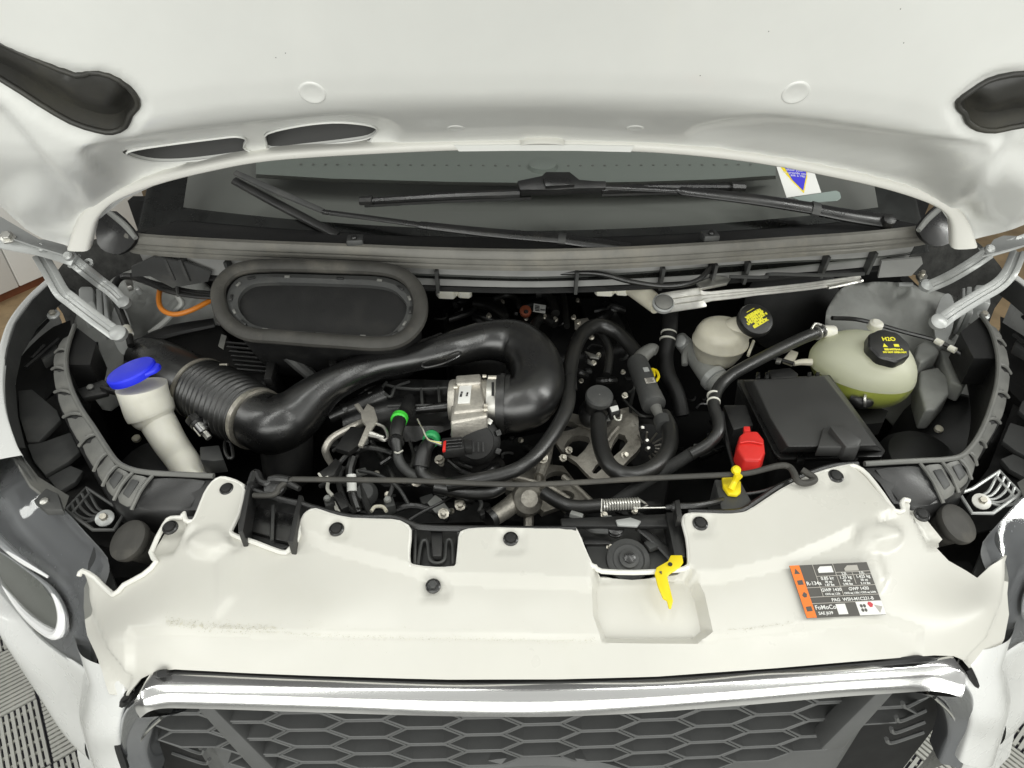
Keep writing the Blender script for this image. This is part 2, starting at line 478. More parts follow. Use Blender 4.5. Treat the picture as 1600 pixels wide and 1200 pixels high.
def glass(name, tint, refl=1.0, rough=.02, ior=1.5):
    m = bpy.data.materials.new(name); m.use_nodes = True; nt = m.node_tree; n = nt.nodes; l = nt.links
    n.remove(n['Principled BSDF'])
    t = n.new('ShaderNodeBsdfTransparent'); t.inputs[0].default_value = (*tint, 1)
    g = n.new('ShaderNodeBsdfGlossy'); g.inputs['Roughness'].default_value = rough; g.inputs[0].default_value = (refl, refl, refl, 1)
    f = n.new('ShaderNodeFresnel'); f.inputs[0].default_value = ior
    mx = n.new('ShaderNodeMixShader'); l.new(f.outputs[0], mx.inputs[0]); l.new(t.outputs[0], mx.inputs[1]); l.new(g.outputs[0], mx.inputs[2])
    l.new(mx.outputs[0], n['Material Output'].inputs[0]); return m
M['glass'] = glass('windscreen glass', (.84, .86, .845), .9, .015, 1.5)
M['lens'] = glass('headlight lens', (.88, .89, .90), 1.0, .05, 1.65)
def milk(name, color, clear):
    m = bpy.data.materials.new(name); m.use_nodes = True; nt = m.node_tree; n = nt.nodes; l = nt.links
    b = n['Principled BSDF']; b.inputs['Base Color'].default_value = (*color, 1); b.inputs['Roughness'].default_value = .38
    tl = n.new('ShaderNodeBsdfTranslucent'); tl.inputs[0].default_value = (*color, 1)
    tr = n.new('ShaderNodeBsdfTransparent'); tr.inputs[0].default_value = (.95, .95, .85, 1)
    a = n.new('ShaderNodeMixShader'); a.inputs[0].default_value = .45; l.new(b.outputs[0], a.inputs[1]); l.new(tl.outputs[0], a.inputs[2])
    c = n.new('ShaderNodeMixShader'); c.inputs[0].default_value = clear; l.new(a.outputs[0], c.inputs[1]); l.new(tr.outputs[0], c.inputs[2])
    l.new(c.outputs[0], n['Material Output'].inputs[0]); return m
M['tank'] = milk('translucent tank plastic', (.86, .86, .75), .12)
M['tank_wet'] = milk('wetted tank plastic', (.76, .80, .40), .66)
M['coolant'] = mat('yellow green coolant', (.46, .52, .012), .15, rvar=0)
def mesh_mat():
    m = mat('fine black mesh', (.014, .014, .014), .8, spec=.2)
    nt = m.node_tree; n = nt.nodes; l = nt.links; b = n['Principled BSDF']
    tc = n.new('ShaderNodeTexCoord'); br = n.new('ShaderNodeTexBrick'); br.inputs['Scale'].default_value = 260
    br.offset = 0; br.inputs['Brick Width'].default_value = .5; br.inputs['Row Height'].default_value = .5; br.inputs['Mortar Size'].default_value = .12
    l.new(tc.outputs['Object'], br.inputs['Vector'])
    bp = n.new('ShaderNodeBump'); bp.inputs['Strength'].default_value = .9; bp.inputs['Distance'].default_value = .001
    l.new(br.outputs['Fac'], bp.inputs['Height']); l.new(bp.outputs[0], b.inputs['Normal'])
    mx = n.new('ShaderNodeMix'); mx.data_type = 'RGBA'; l.new(br.outputs['Fac'], mx.inputs[0]); mx.inputs[6].default_value = (.002, .002, .002, 1); mx.inputs[7].default_value = (.016, .016, .0155, 1)
    l.new(mx.outputs[2], b.inputs['Base Color']); return m
M['mesh'] = mesh_mat()
# ================================================================== SETTING
floor = struct('floor', box((0, 2, -.02), (40, 40, .04)), M['concrete'])
for s_ in (-1, 1): struct('tan_floor', box((s_ * 3.4, 4.1, .002), (4.0, 5.0, .004)), M['ply'])
def tile_vf():
    s = .4; out = [box((0, 0, .002), (s - .002, s - .002, .004))]
    base = out[0]; ribs = []
    for qx in (-1, 1):
        for qy in (-1, 1):
            c = (qx * .1, qy * .1); hor = qx * qy > 0
            for i in range(16):
                o = -.094 + i * .0125
                if hor: ribs.append(box((c[0], c[1] + o, .010), (.192, .0072, .008)))
                else: ribs.append(box((c[0] + o, c[1], .010), (.0072, .192, .008)))
            for i in range(6):
                o = -.08 + i * .032
                if hor: ribs.append(box((c[0] + o, c[1], .0068), (.006, .19, .005)))
                else: ribs.append(box((c[0], c[1] + o, .0068), (.19, .006, .005)))
    return base, join(*ribs)
tb, tr_ = tile_vf()
tbm = to_mesh('floor_tile', tb); tbm.materials.append(M['tile_gap']); trm = to_mesh('tile_ribs', tr_); trm.materials.append(M['tile'])
A45 = Matrix.Rotation(R(38), 4, 'Z')
for i in range(-8, 9):
    for j in range(-8, 9):
        c = A45 @ Vector((i * .4, j * .4, 0)) + Vector((0.05, .45, .001))
        if not (.75 < abs(c.x) < 2.1 and -.3 < c.y < 1.9): continue
        m = Matrix.Translation(c) @ A45
        t = mk('floor_tile', tbm, None, floor, m=m)
        r_ = mk('tile_ribs', trm, None, t, m=m)
a = P(0, 482, 0); b = P(60, 455, 0); a.z = b.z = 0; d = (b - a).normalized(); nrm = Vector((-d.y, d.x, 0))
wall = thing('wall_cabinet', 'white flat-fronted cabinet with brown plinth standing beside the van', 'cabinet')
seam = P(37, 462, 0)
for k, (s0, s1) in enumerate(((-1.2, 0), (0.006, .8))):
    p0 = seam + d * s0; p1 = seam + d * s1; c = (p0 + p1) / 2
    M3 = Matrix((d, nrm, Vector((0, 0, 1)))).transposed()
    mk('door_panel', box(c + nrm * .2 + Vector((0, 0, .80)), ((p1 - p0).length, .4, 1.5), M3), M['wall'], wall, bevel=.004)
mk('plinth', box(seam - d * .2 + nrm * .23 + Vector((0, 0, .025)), (2.0, .4, .05), M3), M['skirt'], wall)

# ================================================================== BONNET
EDGE = [(140, 389), (146, 366), (152, 345), (166, 326), (190, 309), (250, 286), (330, 266), (420, 250), (560, 240), (720, 233), (850, 232), (990, 235),
        (1100, 243), (1200, 256), (1300, 275), (1380, 293), (1440, 312), (1470, 327), (1484, 347), (1487, 386)]
_ex = np.arange(-300, 1950, 5.0)
_er = np.interp(_ex, [-300, 60, 140, 190, 330, 560, 850, 1100, 1300, 1440, 1487, 1560, 1950], [350, 384, 362, 309, 266, 240, 232, 243, 275, 312, 360, 380, 330])
_er = np.convolve(np.pad(_er, 8, 'edge'), np.ones(17) / 17, 'valid')
def bonnet_map(q, off=0.0):
    out = []
    q = np.array(q, float).reshape(-1, 2)
    R0 = np.interp(q[:, 0], _ex, _er); t = (R0 - q[:, 1]) / R0
    y = np.interp(t, [-.5, -.3, 0, .06, .09, .15, .22, .27, .31, .37, .5, 1.0, 1.7], [.745, .735, .72, .716, .70, .662, .616, .586, .570, .556, .540, .490, .42])
    y = y + .0
    return [PY(a, b, c) + Vector((0, off * .7, off * .75)) for (a, b), c in zip(q, y)]
_tt = np.linspace(-.3, 1.7, 400)
bon_out = [(-130, 290), (0, 342), (60, 382), (100, 392)] + EDGE + [(1530, 384), (1560, 376), (1600, 362), (1730, 320), (1730, -140), (-130, -140)]
slotA = smooth_outline([(197, 249), (215, 243), (260, 236), (330, 227), (368, 223), (384, 228), (380, 240), (392, 247), (380, 250), (330, 257), (280, 262), (240, 262), (210, 256)], 3)
slotB = smooth_outline([(418, 218), (470, 206), (520, 201), (560, 203), (584, 208), (588, 215), (575, 225), (540, 231), (480, 238), (424, 243), (416, 232)], 3)
capL = smooth_outline([(-90, 28), (0, 75), (60, 102), (118, 125), (140, 120), (170, 125), (200, 143), (214, 163), (213, 175), (203, 186), (195, 204), (175, 213), (150, 210), (110, 197), (60, 168), (0, 130), (-90, 86)], 2)
capR = smooth_outline([(1715, 116), (1600, 122), (1575, 125), (1545, 133), (1515, 152), (1497, 166), (1501, 178), (1508, 184), (1513, 197), (1530, 208), (1555, 211), (1580, 206), (1640, 196), (1715, 186)], 2)
def ell(cx, cy, a, b, n=20, rotd=0):
    c, s = math.cos(R(rotd)), math.sin(R(rotd))
    return [(cx + a * math.cos(k * 2 * math.pi / n) * c - b * math.sin(k * 2 * math.pi / n) * s, cy + a * math.cos(k * 2 * math.pi / n) * s + b * math.sin(k * 2 * math.pi / n) * c) for k in range(n)]
lipL = smooth_outline([(130, 238), (180, 226), (300, 209), (430, 195), (520, 187), (580, 190), (612, 202), (618, 216), (600, 224), (540, 236), (480, 243), (420, 250), (330, 262), (250, 276), (190, 278), (150, 262)], 3)
lipR = smooth_outline([(1080, 210), (1120, 197), (1180, 188), (1250, 192), (1350, 205), (1440, 218), (1530, 226), (1540, 238), (1500, 262), (1440, 268), (1380, 258), (1300, 244), (1200, 228), (1110, 220)], 3)
band = [(x, y) for x, y in EDGE] + [(x + (8 if x > 850 else -8) * min(1, abs(x - 850) / 600) * (1 if y > 300 else .4), y - 14) for x, y in EDGE[::-1]]
band = EDGE + [(1502, 386), (1500, 345), (1484, 318), (1448, 298), (1380, 278), (1300, 260), (1200, 241), (1100, 228), (990, 220), (850, 218), (720, 219), (560, 226), (420, 236), (330, 251), (250, 270), (190, 292), (153, 313), (137, 338), (126, 386)]
def grow(poly, d):
    c = np.mean(np.array(poly), 0); r = []
    for x, y in poly:
        v = np.array([x, y]) - c; L = np.hypot(*v); r.append(tuple(c + v * (L + d) / L))
    return r
rel = [(lipL, -.012, 20), (lipR, -.012, 20), 
       (grow(capL, 14), -.008, 16), (grow(capR, 14), -.008, 16),
       ([(-200, 110), (0, 178), (55, 240), (95, 285), (135, 330), (130, 400), (-200, 400)], -.022, 34), (ell(75, 340, 62, 34, rotd=12), .022, 44),
       ([(1900, 110), (1600, 195), (1570, 240), (1545, 285), (1500, 330), (1510, 400), (1900, 400)], -.022, 34), (ell(1575, 315, 60, 46, rotd=-20), .022, 44),
       ]
bonnet = thing('bonnet', 'raised white bonnet seen from below with pressed inner panel', 'bonnet')
mk('inner_panel', patch(bon_out, bonnet_map, [slotA, slotB, capL, capR], 8, rel, .0015), M['inner_paint'], bonnet, sharp=60)
UPPER = [(106, 388), (122, 342), (148, 313), (190, 292), (250, 270), (330, 251), (420, 236), (560, 226), (720, 219), (850, 218), (990, 220), (1100, 228), (1200, 241), (1300, 260), (1380, 278), (1448, 298), (1488, 318), (1512, 345), (1526, 384)]
def resample(pts, n):
    p = np.array(catmull(pts, 8)); d = np.r_[0, np.cumsum(np.hypot(*np.diff(p, axis=0).T))]
    t = np.linspace(0, d[-1], n); return np.stack([np.interp(t, d, p[:, 0]), np.interp(t, d, p[:, 1])], 1)
def flange_vf(lo, hi, prof):
    nn_ = len(prof); V = []
    for a_, b_ in zip(lo, hi):
        for t, h in prof:
            q = a_ + (b_ - a_) * t; V.append(PY(q[0], q[1], .716) + Vector((0, -h, -h * .2)))
    return V, [(i * nn_ + j, i * nn_ + j + 1, (i + 1) * nn_ + j + 1, (i + 1) * nn_ + j) for i in range(len(lo) - 1) for j in range(nn_ - 1)]
mk('hem_flange', flange_vf(resample(EDGE, 160), resample(UPPER, 160), [(0, -.012), (-.02, 0), (.06, .006), (.2, .008), (.5, .0085), (.8, .008), (.95, .006), (1.03, 0), (1.05, -.012)]), M['bead'], bonnet, sharp=50)
tab_lo = np.array([(814 + i * 2.3, 219.5) for i in range(30)]); tab_hi = np.array([(x, 219 - 9 * (max(0, 1 - ((x - 848) / 35) ** 2)) ** .5) for x, _ in tab_lo])
mk('striker_tab', flange_vf(tab_lo, tab_hi, [(0, .006), (.1, .016), (.5, .020), (.9, .016), (1, .004), (1, -.02)]), M['bead'], bonnet, sharp=50)
mk('hem_strip', flange_vf(np.array([(718, 232), (800, 231), (850, 231), (900, 231), (984, 233)]), np.array([(710, 222), (800, 221), (850, 220.5), (900, 221), (990, 223)]), [(0, .004), (0.05, .0105), (.95, .0105), (1, .004)]), M['inner_paint'], bonnet, sharp=30)
outer = [(-130, 300), (0, 368), (100, 416), (120, 420), (150, 390), (190, 358)] + [(x, y + 46) for x, y in EDGE[5:-4]] + [(1440, 355), (1490, 370), (1500, 415), (1600, 395), (1730, 350), (1730, -100), (-130, -100)]
mk('outer_skin', patch(outer, lambda q: bonnet_map(q, .055), (), 26, (), .0015), M['paint'], bonnet, sharp=60)
for (x, y, r) in ((488, 145, .019), (1243, 145, .019), (712, 200, .014), (992, 200, .014)):
    c_, cx_, cy_ = [Vector(v) for v in bonnet_map([(x, y), (x + 6, y), (x, y - 6)])]
    nb = (cx_ - c_).cross(cy_ - c_).normalized(); nb = nb if nb.dot(CAM - c_) > 0 else -nb
    mk('pressed_dimple', lathe([(r, -.001), (r * .93, .0012), (r * .8, .0014), (r * .62, .0004), (r * .2, .0002)], c_, nb, 28), M['inner_paint'], bonnet, sharp=60)
for x, y in ((1407, 14), (1201, 49), (1412, 67), (431, 90), (446, 83), (1094, 118)):
    c_, cx_, cy_ = [Vector(v) for v in bonnet_map([(x, y), (x + 6, y), (x, y - 6)])]
    nb = (cx_ - c_).cross(cy_ - c_).normalized(); nb = nb if nb.dot(CAM - c_) > 0 else -nb
    mk('paint_speck', lathe([(.0009, -.0005), (.0006, .0003)], c_, nb, 7), M['label_grey'], bonnet)
def hole_wall(loop, d0, d1, lip=0):
    A_ = bonnet_map(loop, d0); B_ = bonnet_map(loop, d1); n = len(loop)
    return A_ + B_, [(i, (i + 1) % n, n + (i + 1) % n, n + i) for i in range(n)]
for s in (slotA, slotB):
    mk('slot_shade', join(hole_wall(s, .016, .050), patch(grow(s, 3), lambda q: bonnet_map(q, .049), (), 12, (), .001)), M['slot'], bonnet, sharp=60)  # added dark sheet; the slot's inner shade is its colour
    mk('slot_lip', join(hole_wall(s, .008, .016), sweep(bonnet_map(s, .010), [.0016] * len(s), 6, True)), M['inner_paint'], bonnet, sharp=60)
for cp in (capL, capR):
    lin = mk('recess_liner', join(hole_wall(cp, .004, .034), patch(grow(cp, 2), lambda q: bonnet_map(q, .033), (), 9, [(grow(cp, -18), .020, 36)], .001), sweep(bonnet_map(cp, .006), [.004] * len(cp), 8, True)), M['ecoat_shade'], bonnet, sharp=60)  # dark trough, recess shade included in its colour

# ================================================================== WINDSCREEN, DASH
SL = R(33)
WN = Vector((0, -math.sin(SL), math.cos(SL)))
def WS(px, py, off=0.0):
    p = Vector((0, .8, 1.07))
    for _ in range(6):
        p = PP(px, py, Vector((0, .80 + .12 * (p.x / .8) ** 2, 1.065)) + WN * off, WN)
    return p
def ws_pt(x, s, off=0): return Vector((x, .80 + .12 * (x / .8) ** 2, 1.065)) + Vector((0, math.cos(SL), math.sin(SL))) * s + WN * off
def gridvf(f, us, vs_):
    V = [f(u, v) for v in vs_ for u in us]; n = len(us)
    return V, [(j * n + i, j * n + i + 1, (j + 1) * n + i + 1, (j + 1) * n + i) for j in range(len(vs_) - 1) for i in range(n - 1)]
us = list(np.linspace(-.84, .84, 41)); svs = list(np.linspace(-.06, .75, 9))
ws = thing('windscreen', 'dark tinted windscreen with a black printed border below the bonnet edge', 'windscreen')
gv = gridvf(lambda u, v: ws_pt(u, v), us, svs)
mk('glass_pane', gv, M['glass'], ws)
mk('black_border', join(gridvf(lambda u, v: ws_pt(u, v + .012 * abs(u), -.004), us, [-.06, .02, .055]), gridvf(lambda u, v: ws_pt(-.84 + u * (1 - .5 * v), v, -.004), [0, .04, .10], svs), gridvf(lambda u, v: ws_pt(.84 - u * (1 - .5 * v), v, -.004), [0, .04, .10], svs)), M['satin'], ws)
solo('dashboard', join(gridvf(lambda u, v: Vector((u * 1.05, .93 + .12 * (u / .8) ** 2 + v, 1.035 + .05 * math.sin(min(v, .3) * 5))), us, list(np.linspace(-.1, .8, 10)))), M['dash'], 'dark dashboard top seen dimly through the windscreen', 'dashboard')
dp = thing('hem_reflection', 'pale grey green dotted strip imitating the bonnet hem reflection in the windscreen', 'painted reflection')  # added strip that imitates the bonnet hem mirrored in the glass
pad = [(400, 272), (520, 279), (700, 284), (850, 286), (1000, 284), (1120, 280), (1212, 274)]  # outline of the added hem reflection strip
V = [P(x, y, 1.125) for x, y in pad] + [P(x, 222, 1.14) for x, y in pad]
mk('reflection_top', (V, [(i, i + 1, 8 + i, 7 + i) for i in range(6)]), M['hem_reflection'], dp)
mk('reflection_front', ([P(x, y, 1.125) for x, y in pad] + [P(x, y + 6, 1.09) for x, y in pad], [(i, i + 1, 8 + i, 7 + i) for i in range(6)]), M['dash'], dp)
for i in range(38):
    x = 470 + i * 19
    mk('reflected_dot', lathe([(.0035, 0), (.003, .0006)], P(x, 259 - 3 * abs(x - 850) / 400, 1.1322), (0, -.12, 1), 8), M['dash'], dp)  # dots stand in for mirrored spot welds
mk('reflected_tab', lathe([(.034, 0), (.032, .010), (.020, .014)], P(848, 262, 1.131), (0, -.1, 1), 20), M['hem_reflection'], dp)  # disc stands in for the mirrored striker tab
# stickers on the glass
stk = thing('windscreen_sticker', 'white card with blue shield and yellow edge stuck on windscreen', 'sticker')
def wpoly(pts, off): return [WS(x, y, off) for x, y in pts], [tuple(range(len(pts)))]
def wslab(pts, o0, o1):
    A_ = [WS(x, y, o0) for x, y in pts]; n = len(pts); dv = WN * (o1 - o0)
    return A_ + [a + dv for a in A_], [tuple(range(n)), tuple(range(n, 2 * n))] + [(i, (i + 1) % n, n + (i + 1) % n, n + i) for i in range(n)]
mk('card', wslab([(1211, 254), (1268, 257), (1283, 301), (1229, 309)], .0010, .0016), M['paper'], stk)
mk('yellow_edge', wslab([(1216, 256), (1262, 258), (1261, 278), (1256, 302), (1240, 286), (1226, 270)], .0017, .0020), M['yellow'], stk)
mk('blue_shield', wslab([(1223, 257), (1258, 259), (1260, 272), (1255, 298), (1238, 281)], .0021, .0024), M['sticker_blue'], stk)
def wtext(s, px, py, size, rotd=0, off=.0026):
    p = WS(px, py, off); q = WS(px + 10, py, off); ex = (q - p).normalized(); ey = WN.cross(ex)
    ex2 = ex * math.cos(R(rotd)) + ey * math.sin(R(rotd)); ey2 = WN.cross(ex2)
    m = Matrix((ex2, ey2, WN)).transposed().to_4x4(); m.translation = p
    return text_vf(s, size, m, .0001, 'CENTER')
mk('lettering', join(wtext('show your', 1242, 267.5, .009, -6), wtext('or provide your', 1244, 272, .0085, -6), wtext('ask a rep', 1247, 276, .009, -6)), M['paper'], stk)
solo('data_strip', wslab([(1238, 309), (1306, 298), (1312, 301), (1314, 310), (1308, 314), (1262, 318)], .001, .0018), M['sticker_green'], 'small grey green strip sticker beside the white card on the glass', 'sticker')

# ================================================================== WIPERS
wl = thing('wiper', 'black wiper lying diagonally, its blade tip pointing to the air inlet side pillar', 'wiper')
wr = thing('wiper', 'long black wiper lying level across the glass with chunky blade connector', 'wiper')
def wp(pts): return [WS(x, y, o) for x, y, o in pts]
def wtube(pts, rpx, **k):
    p = wp(pts); return tube(p, [r * mpp(q) for r, q in zip(rpx, p)], **k)
mk('arm', wtube([(1392, 347, .05), (1330, 338, .045), (1278, 328, .04), (1272, 326, .04)], [13, 12, 11, 11], flat=.55, n=10, up=WN), M['satin'], wr)
mk('arm_extension', wtube([(1272, 326, .040), (1180, 312, .04), (1070, 299, .038), (1060, 298, .036), (980, 294, .03), (890, 291, .028)], [11, 10, 8, 5, 5, 5], flat=.5, n=10, up=WN), M['satin'], wr)
mk('pivot_cap', lathe([(.012, -.01), (.014, .004), (.012, .012), (.004, .014)], WS(1386, 347, .055), WN, 16), M['rubber'], wr)
mk('hinge_sleeve', wtube([(1268, 325, .04), (1280, 328, .04)], [12.5, 12.5], flat=.6, n=10, up=WN), M['grey_plastic'], wr)
mk('blade', wtube([(566, 314, .02), (700, 306, .022), (812, 302, .024)], [5, 6.5, 7.5], flat=.7, n=8, up=WN), M['satin'], wr)
mk('blade', wtube([(940, 296, .024), (1050, 292, .02), (1158, 292, .018)], [7, 6, 5], flat=.7, n=8, up=WN), M['satin'], wr)
mk('rubber_edge', join(wtube([(570, 321, .004), (700, 314, .005), (830, 309, .006)], [3.5, 3.5, 3.5], n=6), wtube([(940, 304, .006), (1158, 298, .004)], [3, 3], n=6)), M['rubber'], wr)
mk('end_cap', wtube([(562, 314, .02), (582, 313, .02)], [7, 8], flat=.9, n=8, up=WN), M['rubber'], wr)
mk('end_cap', wtube([(1142, 292, .02), (1163, 293, .018)], [8, 7], flat=.9, n=8, up=WN), M['rubber'], wr)
cn = mk('connector', wslab([(808, 292), (846, 284), (852, 278), (889, 278), (904, 290), (928, 292), (945, 292), (945, 303), (900, 304), (870, 306), (812, 306)], .016, .036), M['black'], wr, bevel=.002)
mk('release_tab', wslab([(848, 282), (886, 281), (898, 292), (852, 295)], .036, .044), M['satin'], cn, bevel=.0015)
mk('arm', wtube([(985, 388, .03), (930, 381, .034), (880, 374, .036), (876, 373, .036)], [9, 10, 9, 9], flat=.55, n=10, up=WN), M['satin'], wl)
mk('arm_extension', wtube([(876, 373, .036), (760, 363, .034), (662, 352, .03), (655, 351, .03), (590, 342, .026), (505, 331, .022)], [9, 8, 6.5, 5, 4.5, 4.5], flat=.5, n=10, up=WN), M['satin'], wl)
mk('hinge_sleeve', wtube([(872, 372.5, .036), (884, 374, .036)], [10, 10], flat=.6, n=10, up=WN), M['grey_plastic'], wl)
mk('blade', wtube([(368, 270, .02), (430, 298, .022), (505, 330, .02)], [5, 6, 5], flat=.6, n=8, up=WN), M['grey_plastic'], wl)
mk('rubber_edge', wtube([(366, 282, .006), (440, 322, .006), (528, 368, .004)], [7, 8, 7], flat=.5, n=8, up=WN), M['rubber'], wl)

# ================================================================== COWL
rail_px = [(196, 366), (215, 373), (300, 379), (400, 384), (530, 389), (680, 395), (820, 398), (930, 396), (1040, 391), (1150, 384), (1250, 377), (1350, 370), (1440, 360), (1452, 354)]
rail = catmull([tuple(P(x, y, 1.09)) for x, y in rail_px], 4)
def loft(curve, prof, closed=False):
    curve = [Vector(c) for c in curve]; n = len(prof); V = []; Fc = []
    for i, c in enumerate(curve):
        t = curve[min(i + 1, len(curve) - 1)] - curve[max(i - 1, 0)]; t.z = 0; t.normalize()
        nn = Vector((t.y, -t.x, 0))
        if nn.y > 0: nn = -nn
        V += [c + nn * a_ + Vector((0, 0, b_)) for a_, b_ in prof]
    for i in range(len(curve) - 1):
        for k in range(n - 1): Fc.append((i * n + k, i * n + k + 1, (i + 1) * n + k + 1, (i + 1) * n + k))
    return V, Fc
cowl = thing('windscreen_cowl', 'weathered black cowl panel with ribbed front face below the windscreen', 'cowl panel')
mk('cowl_top', loft(rail, [(-.12, -.01), (-.06, -.004), (-.02, .0), (-.012, -.004), (-.012, -.03)]), M['matte'], cowl)
mk('seal_strip', loft(rail, [(-.016, -.002), (-.012, .006), (-.004, .010), (.004, .008), (.008, .002), (.009, -.006), (.006, -.009), (.009, -.012), (.009, -.017), (.006, -.020), (.009, -.023), (.008, -.030), (-.004, -.034), (-.016, -.03)]), M['cowl'], cowl, label='dusty grooved rubber seal strip', sharp=40)
face = rail
mk('front_face', loft(face, [(-.004, -.032), (-.012, -.036), (-.016, -.078), (-.05, -.082), (-.05, -.05)]), M['pocket'], cowl)
ribs_px = [262, 285, 345, 690, 905, 1053, 1128, 1184, 1307, 1384]
rp = [Vector(r) for r in rail]
def rail_at(px):
    best = min(range(len(rp)), key=lambda i: abs((rp[i] - CAM).dot(RT) / (rp[i] - CAM).dot(FW) * F + 800 - px)); return rp[best]
for x in ribs_px:
    c = rail_at(x)
    V = [c + Vector((-.003, .02, -.034)), c + Vector((-.003, -.012, -.034)), c + Vector((-.003, -.004, -.085)), c + Vector((-.003, .03, -.085))]
    mk('rib', prism(V, (.006, 0, 0)), M['grey_plastic'], cowl)
mk('ledge', loft(rail[8:-6], [(-.012, -.078), (-.006, -.082), (-.006, -.086), (-.05, -.09)]), M['matte'], cowl)
for x, y in ((552, 381), (1113, 374)):
    n_ = thing('washer_nozzle', 'small grey washer nozzle block on the cowl top behind the ' + ('oval air inlet' if x < 800 else 'brake reservoir'), 'nozzle', 'washer nozzles on the cowl')
    p = P(x, y, 1.105) + Vector((0, .02, -.003))
    mk('nozzle_body', box(p, (.032, .03, .016), rot('Z', 6)), M['grey_plastic'], n_, bevel=.004)
    mk('nozzle_jet', lathe([(.006, 0), (.006, .006), (.003, .008)], p + Vector((0, -.006, .007)), (0, -.5, 1), 10), M['satin'], n_)
# washer pipe under the cowl
solo('washer_pipe', hose([(690, 420, 1.04), (760, 425, 1.04), (850, 427, 1.04), (930, 427, 1.045), (985, 440, 1.04), (1040, 447, 1.04), (1085, 440, 1.045), (1108, 420, 1.05), (1110, 398, 1.06)], 4), M['rubber'], 'thin black pipe clipped along the underside of the cowl', 'pipe')
for (x0, y0, x1, y1, lab) in ((680, 430, 736, 447, 'white plastic bottle-shaped linkage bush under cowl beside air inlet'), (930, 428, 985, 443, 'white plastic linkage bush under cowl beside the wiper motor')):
    b_ = thing('linkage_bush', lab, 'bush')
    mk('bush_body', pprism([(x0, y0), (x1, y0 + 1), (x1 + 1, y1 - 3), (x1 - 4, y1), (x0 + 36, y1 - 1), (x0 + 33, y1 - 4), (x0 + 28, y1 + 1), (x0 + 4, y1), (x0, y1 - 4)], 1.0, .03), M['milky'], b_, bevel=.003)
    mk('clip', pprism([(x0 + 31, y0 - 4), (x0 + 41, y0 - 4), (x0 + 41, y0 + 5), (x0 + 31, y0 + 5)], 1.012, .014), M['black'], b_, bevel=.001)
    if x0 == 680:
        mk('stud', tube([P(736, 439, .99), P(762, 440, .99)], [.007, .004], n=8), M['zinc'], b_)

# black windscreen pillars trims at the sides of the cowl
for side in (0, 1):
    f = (lambda x, y: (x, y)) if not side else (lambda x, y: (1647 - x, y - 12))
    t_ = thing('pillar_trim', 'black end trim of the cowl beside the ' + ('brake fluid side bonnet hinge' if side else 'washer filler side bonnet hinge'), 'trim')
    o1 = [f(*q) for q in [(150, 355), (160, 335), (178, 330), (205, 356), (212, 370), (205, 385), (186, 397), (165, 393), (152, 380)]]
    mk('trim_body', patch(smooth_outline(o1, 2), surf([(*f(150, 340), 'y', .86), (*f(212, 370), 'y', .80), (*f(165, 393), 'y', .82), (*f(180, 365), 'y', .84)]), (), 9, (), .006), M['satin'], t_)
    mk('trim_edge', tube([PY(*f(168, 330), .83), PY(*f(195, 352), .81), PY(*f(212, 372), .79)], [.005, .006, .005], n=8), M['primer'], t_)
    o2 = [(1378, 408), (1440, 403), (1442, 412), (1424, 431), (1372, 434)] if side else [f(*q) for q in [(205, 418), (240, 402), (290, 410), (330, 425), (325, 440), (270, 450), (235, 432), (206, 432)]]
    mk('end_bracket', patch(o2, surf([(*f(205, 425), 'z', 1.03), (*f(330, 430), 'z', 1.02), (*f(260, 440), 'z', 1.0), (*f(260, 402), 'z', 1.06)]), (), 12, (), .005), M['pocket'] if side else M['grey_plastic'], t_, bevel=0)

for side_ in (0, 1):
    f = (lambda x, y: (x, y)) if not side_ else (lambda x, y: (1652 - x, y - 8))
    fo = [f(*q) for q in [(76, 452), (100, 410), (135, 380), (170, 372), (240, 385), (262, 425), (215, 440), (190, 470), (190, 530), (120, 530), (98, 490)]]
    solo('felt_panel', patch(smooth_outline(fo, 3), surf([(*f(76, 452), 'z', .90), (*f(240, 385), 'z', 1.0), (*f(190, 530), 'z', .78), (*f(120, 530), 'z', .78), (*f(135, 380), 'z', .99), (*f(150, 450), 'z', .885)]), (), 10, [], .004), M['felt'], 'dark felt insulation panel behind the ' + ('coolant tank side hinge' if side_ else 'washer filler side hinge'), 'insulation', 'felt panels')
# ================================================================== BAY SHELL
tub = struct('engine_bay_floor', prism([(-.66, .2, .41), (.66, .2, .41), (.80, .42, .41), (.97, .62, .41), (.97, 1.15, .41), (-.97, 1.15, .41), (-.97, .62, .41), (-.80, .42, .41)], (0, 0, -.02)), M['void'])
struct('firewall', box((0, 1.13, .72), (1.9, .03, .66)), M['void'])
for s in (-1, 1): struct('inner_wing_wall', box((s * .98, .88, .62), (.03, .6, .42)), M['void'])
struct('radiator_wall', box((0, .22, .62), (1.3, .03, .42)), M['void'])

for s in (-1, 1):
    struct('front_liner', prism([(s * x, y, .70) for x, y in [(.50, .10), (.64, .12), (.73, .19), (.79, .29), (.87, .5), (.89, .62), (.60, .42), (.50, .25)]], (0, 0, -.34)), M['void'])
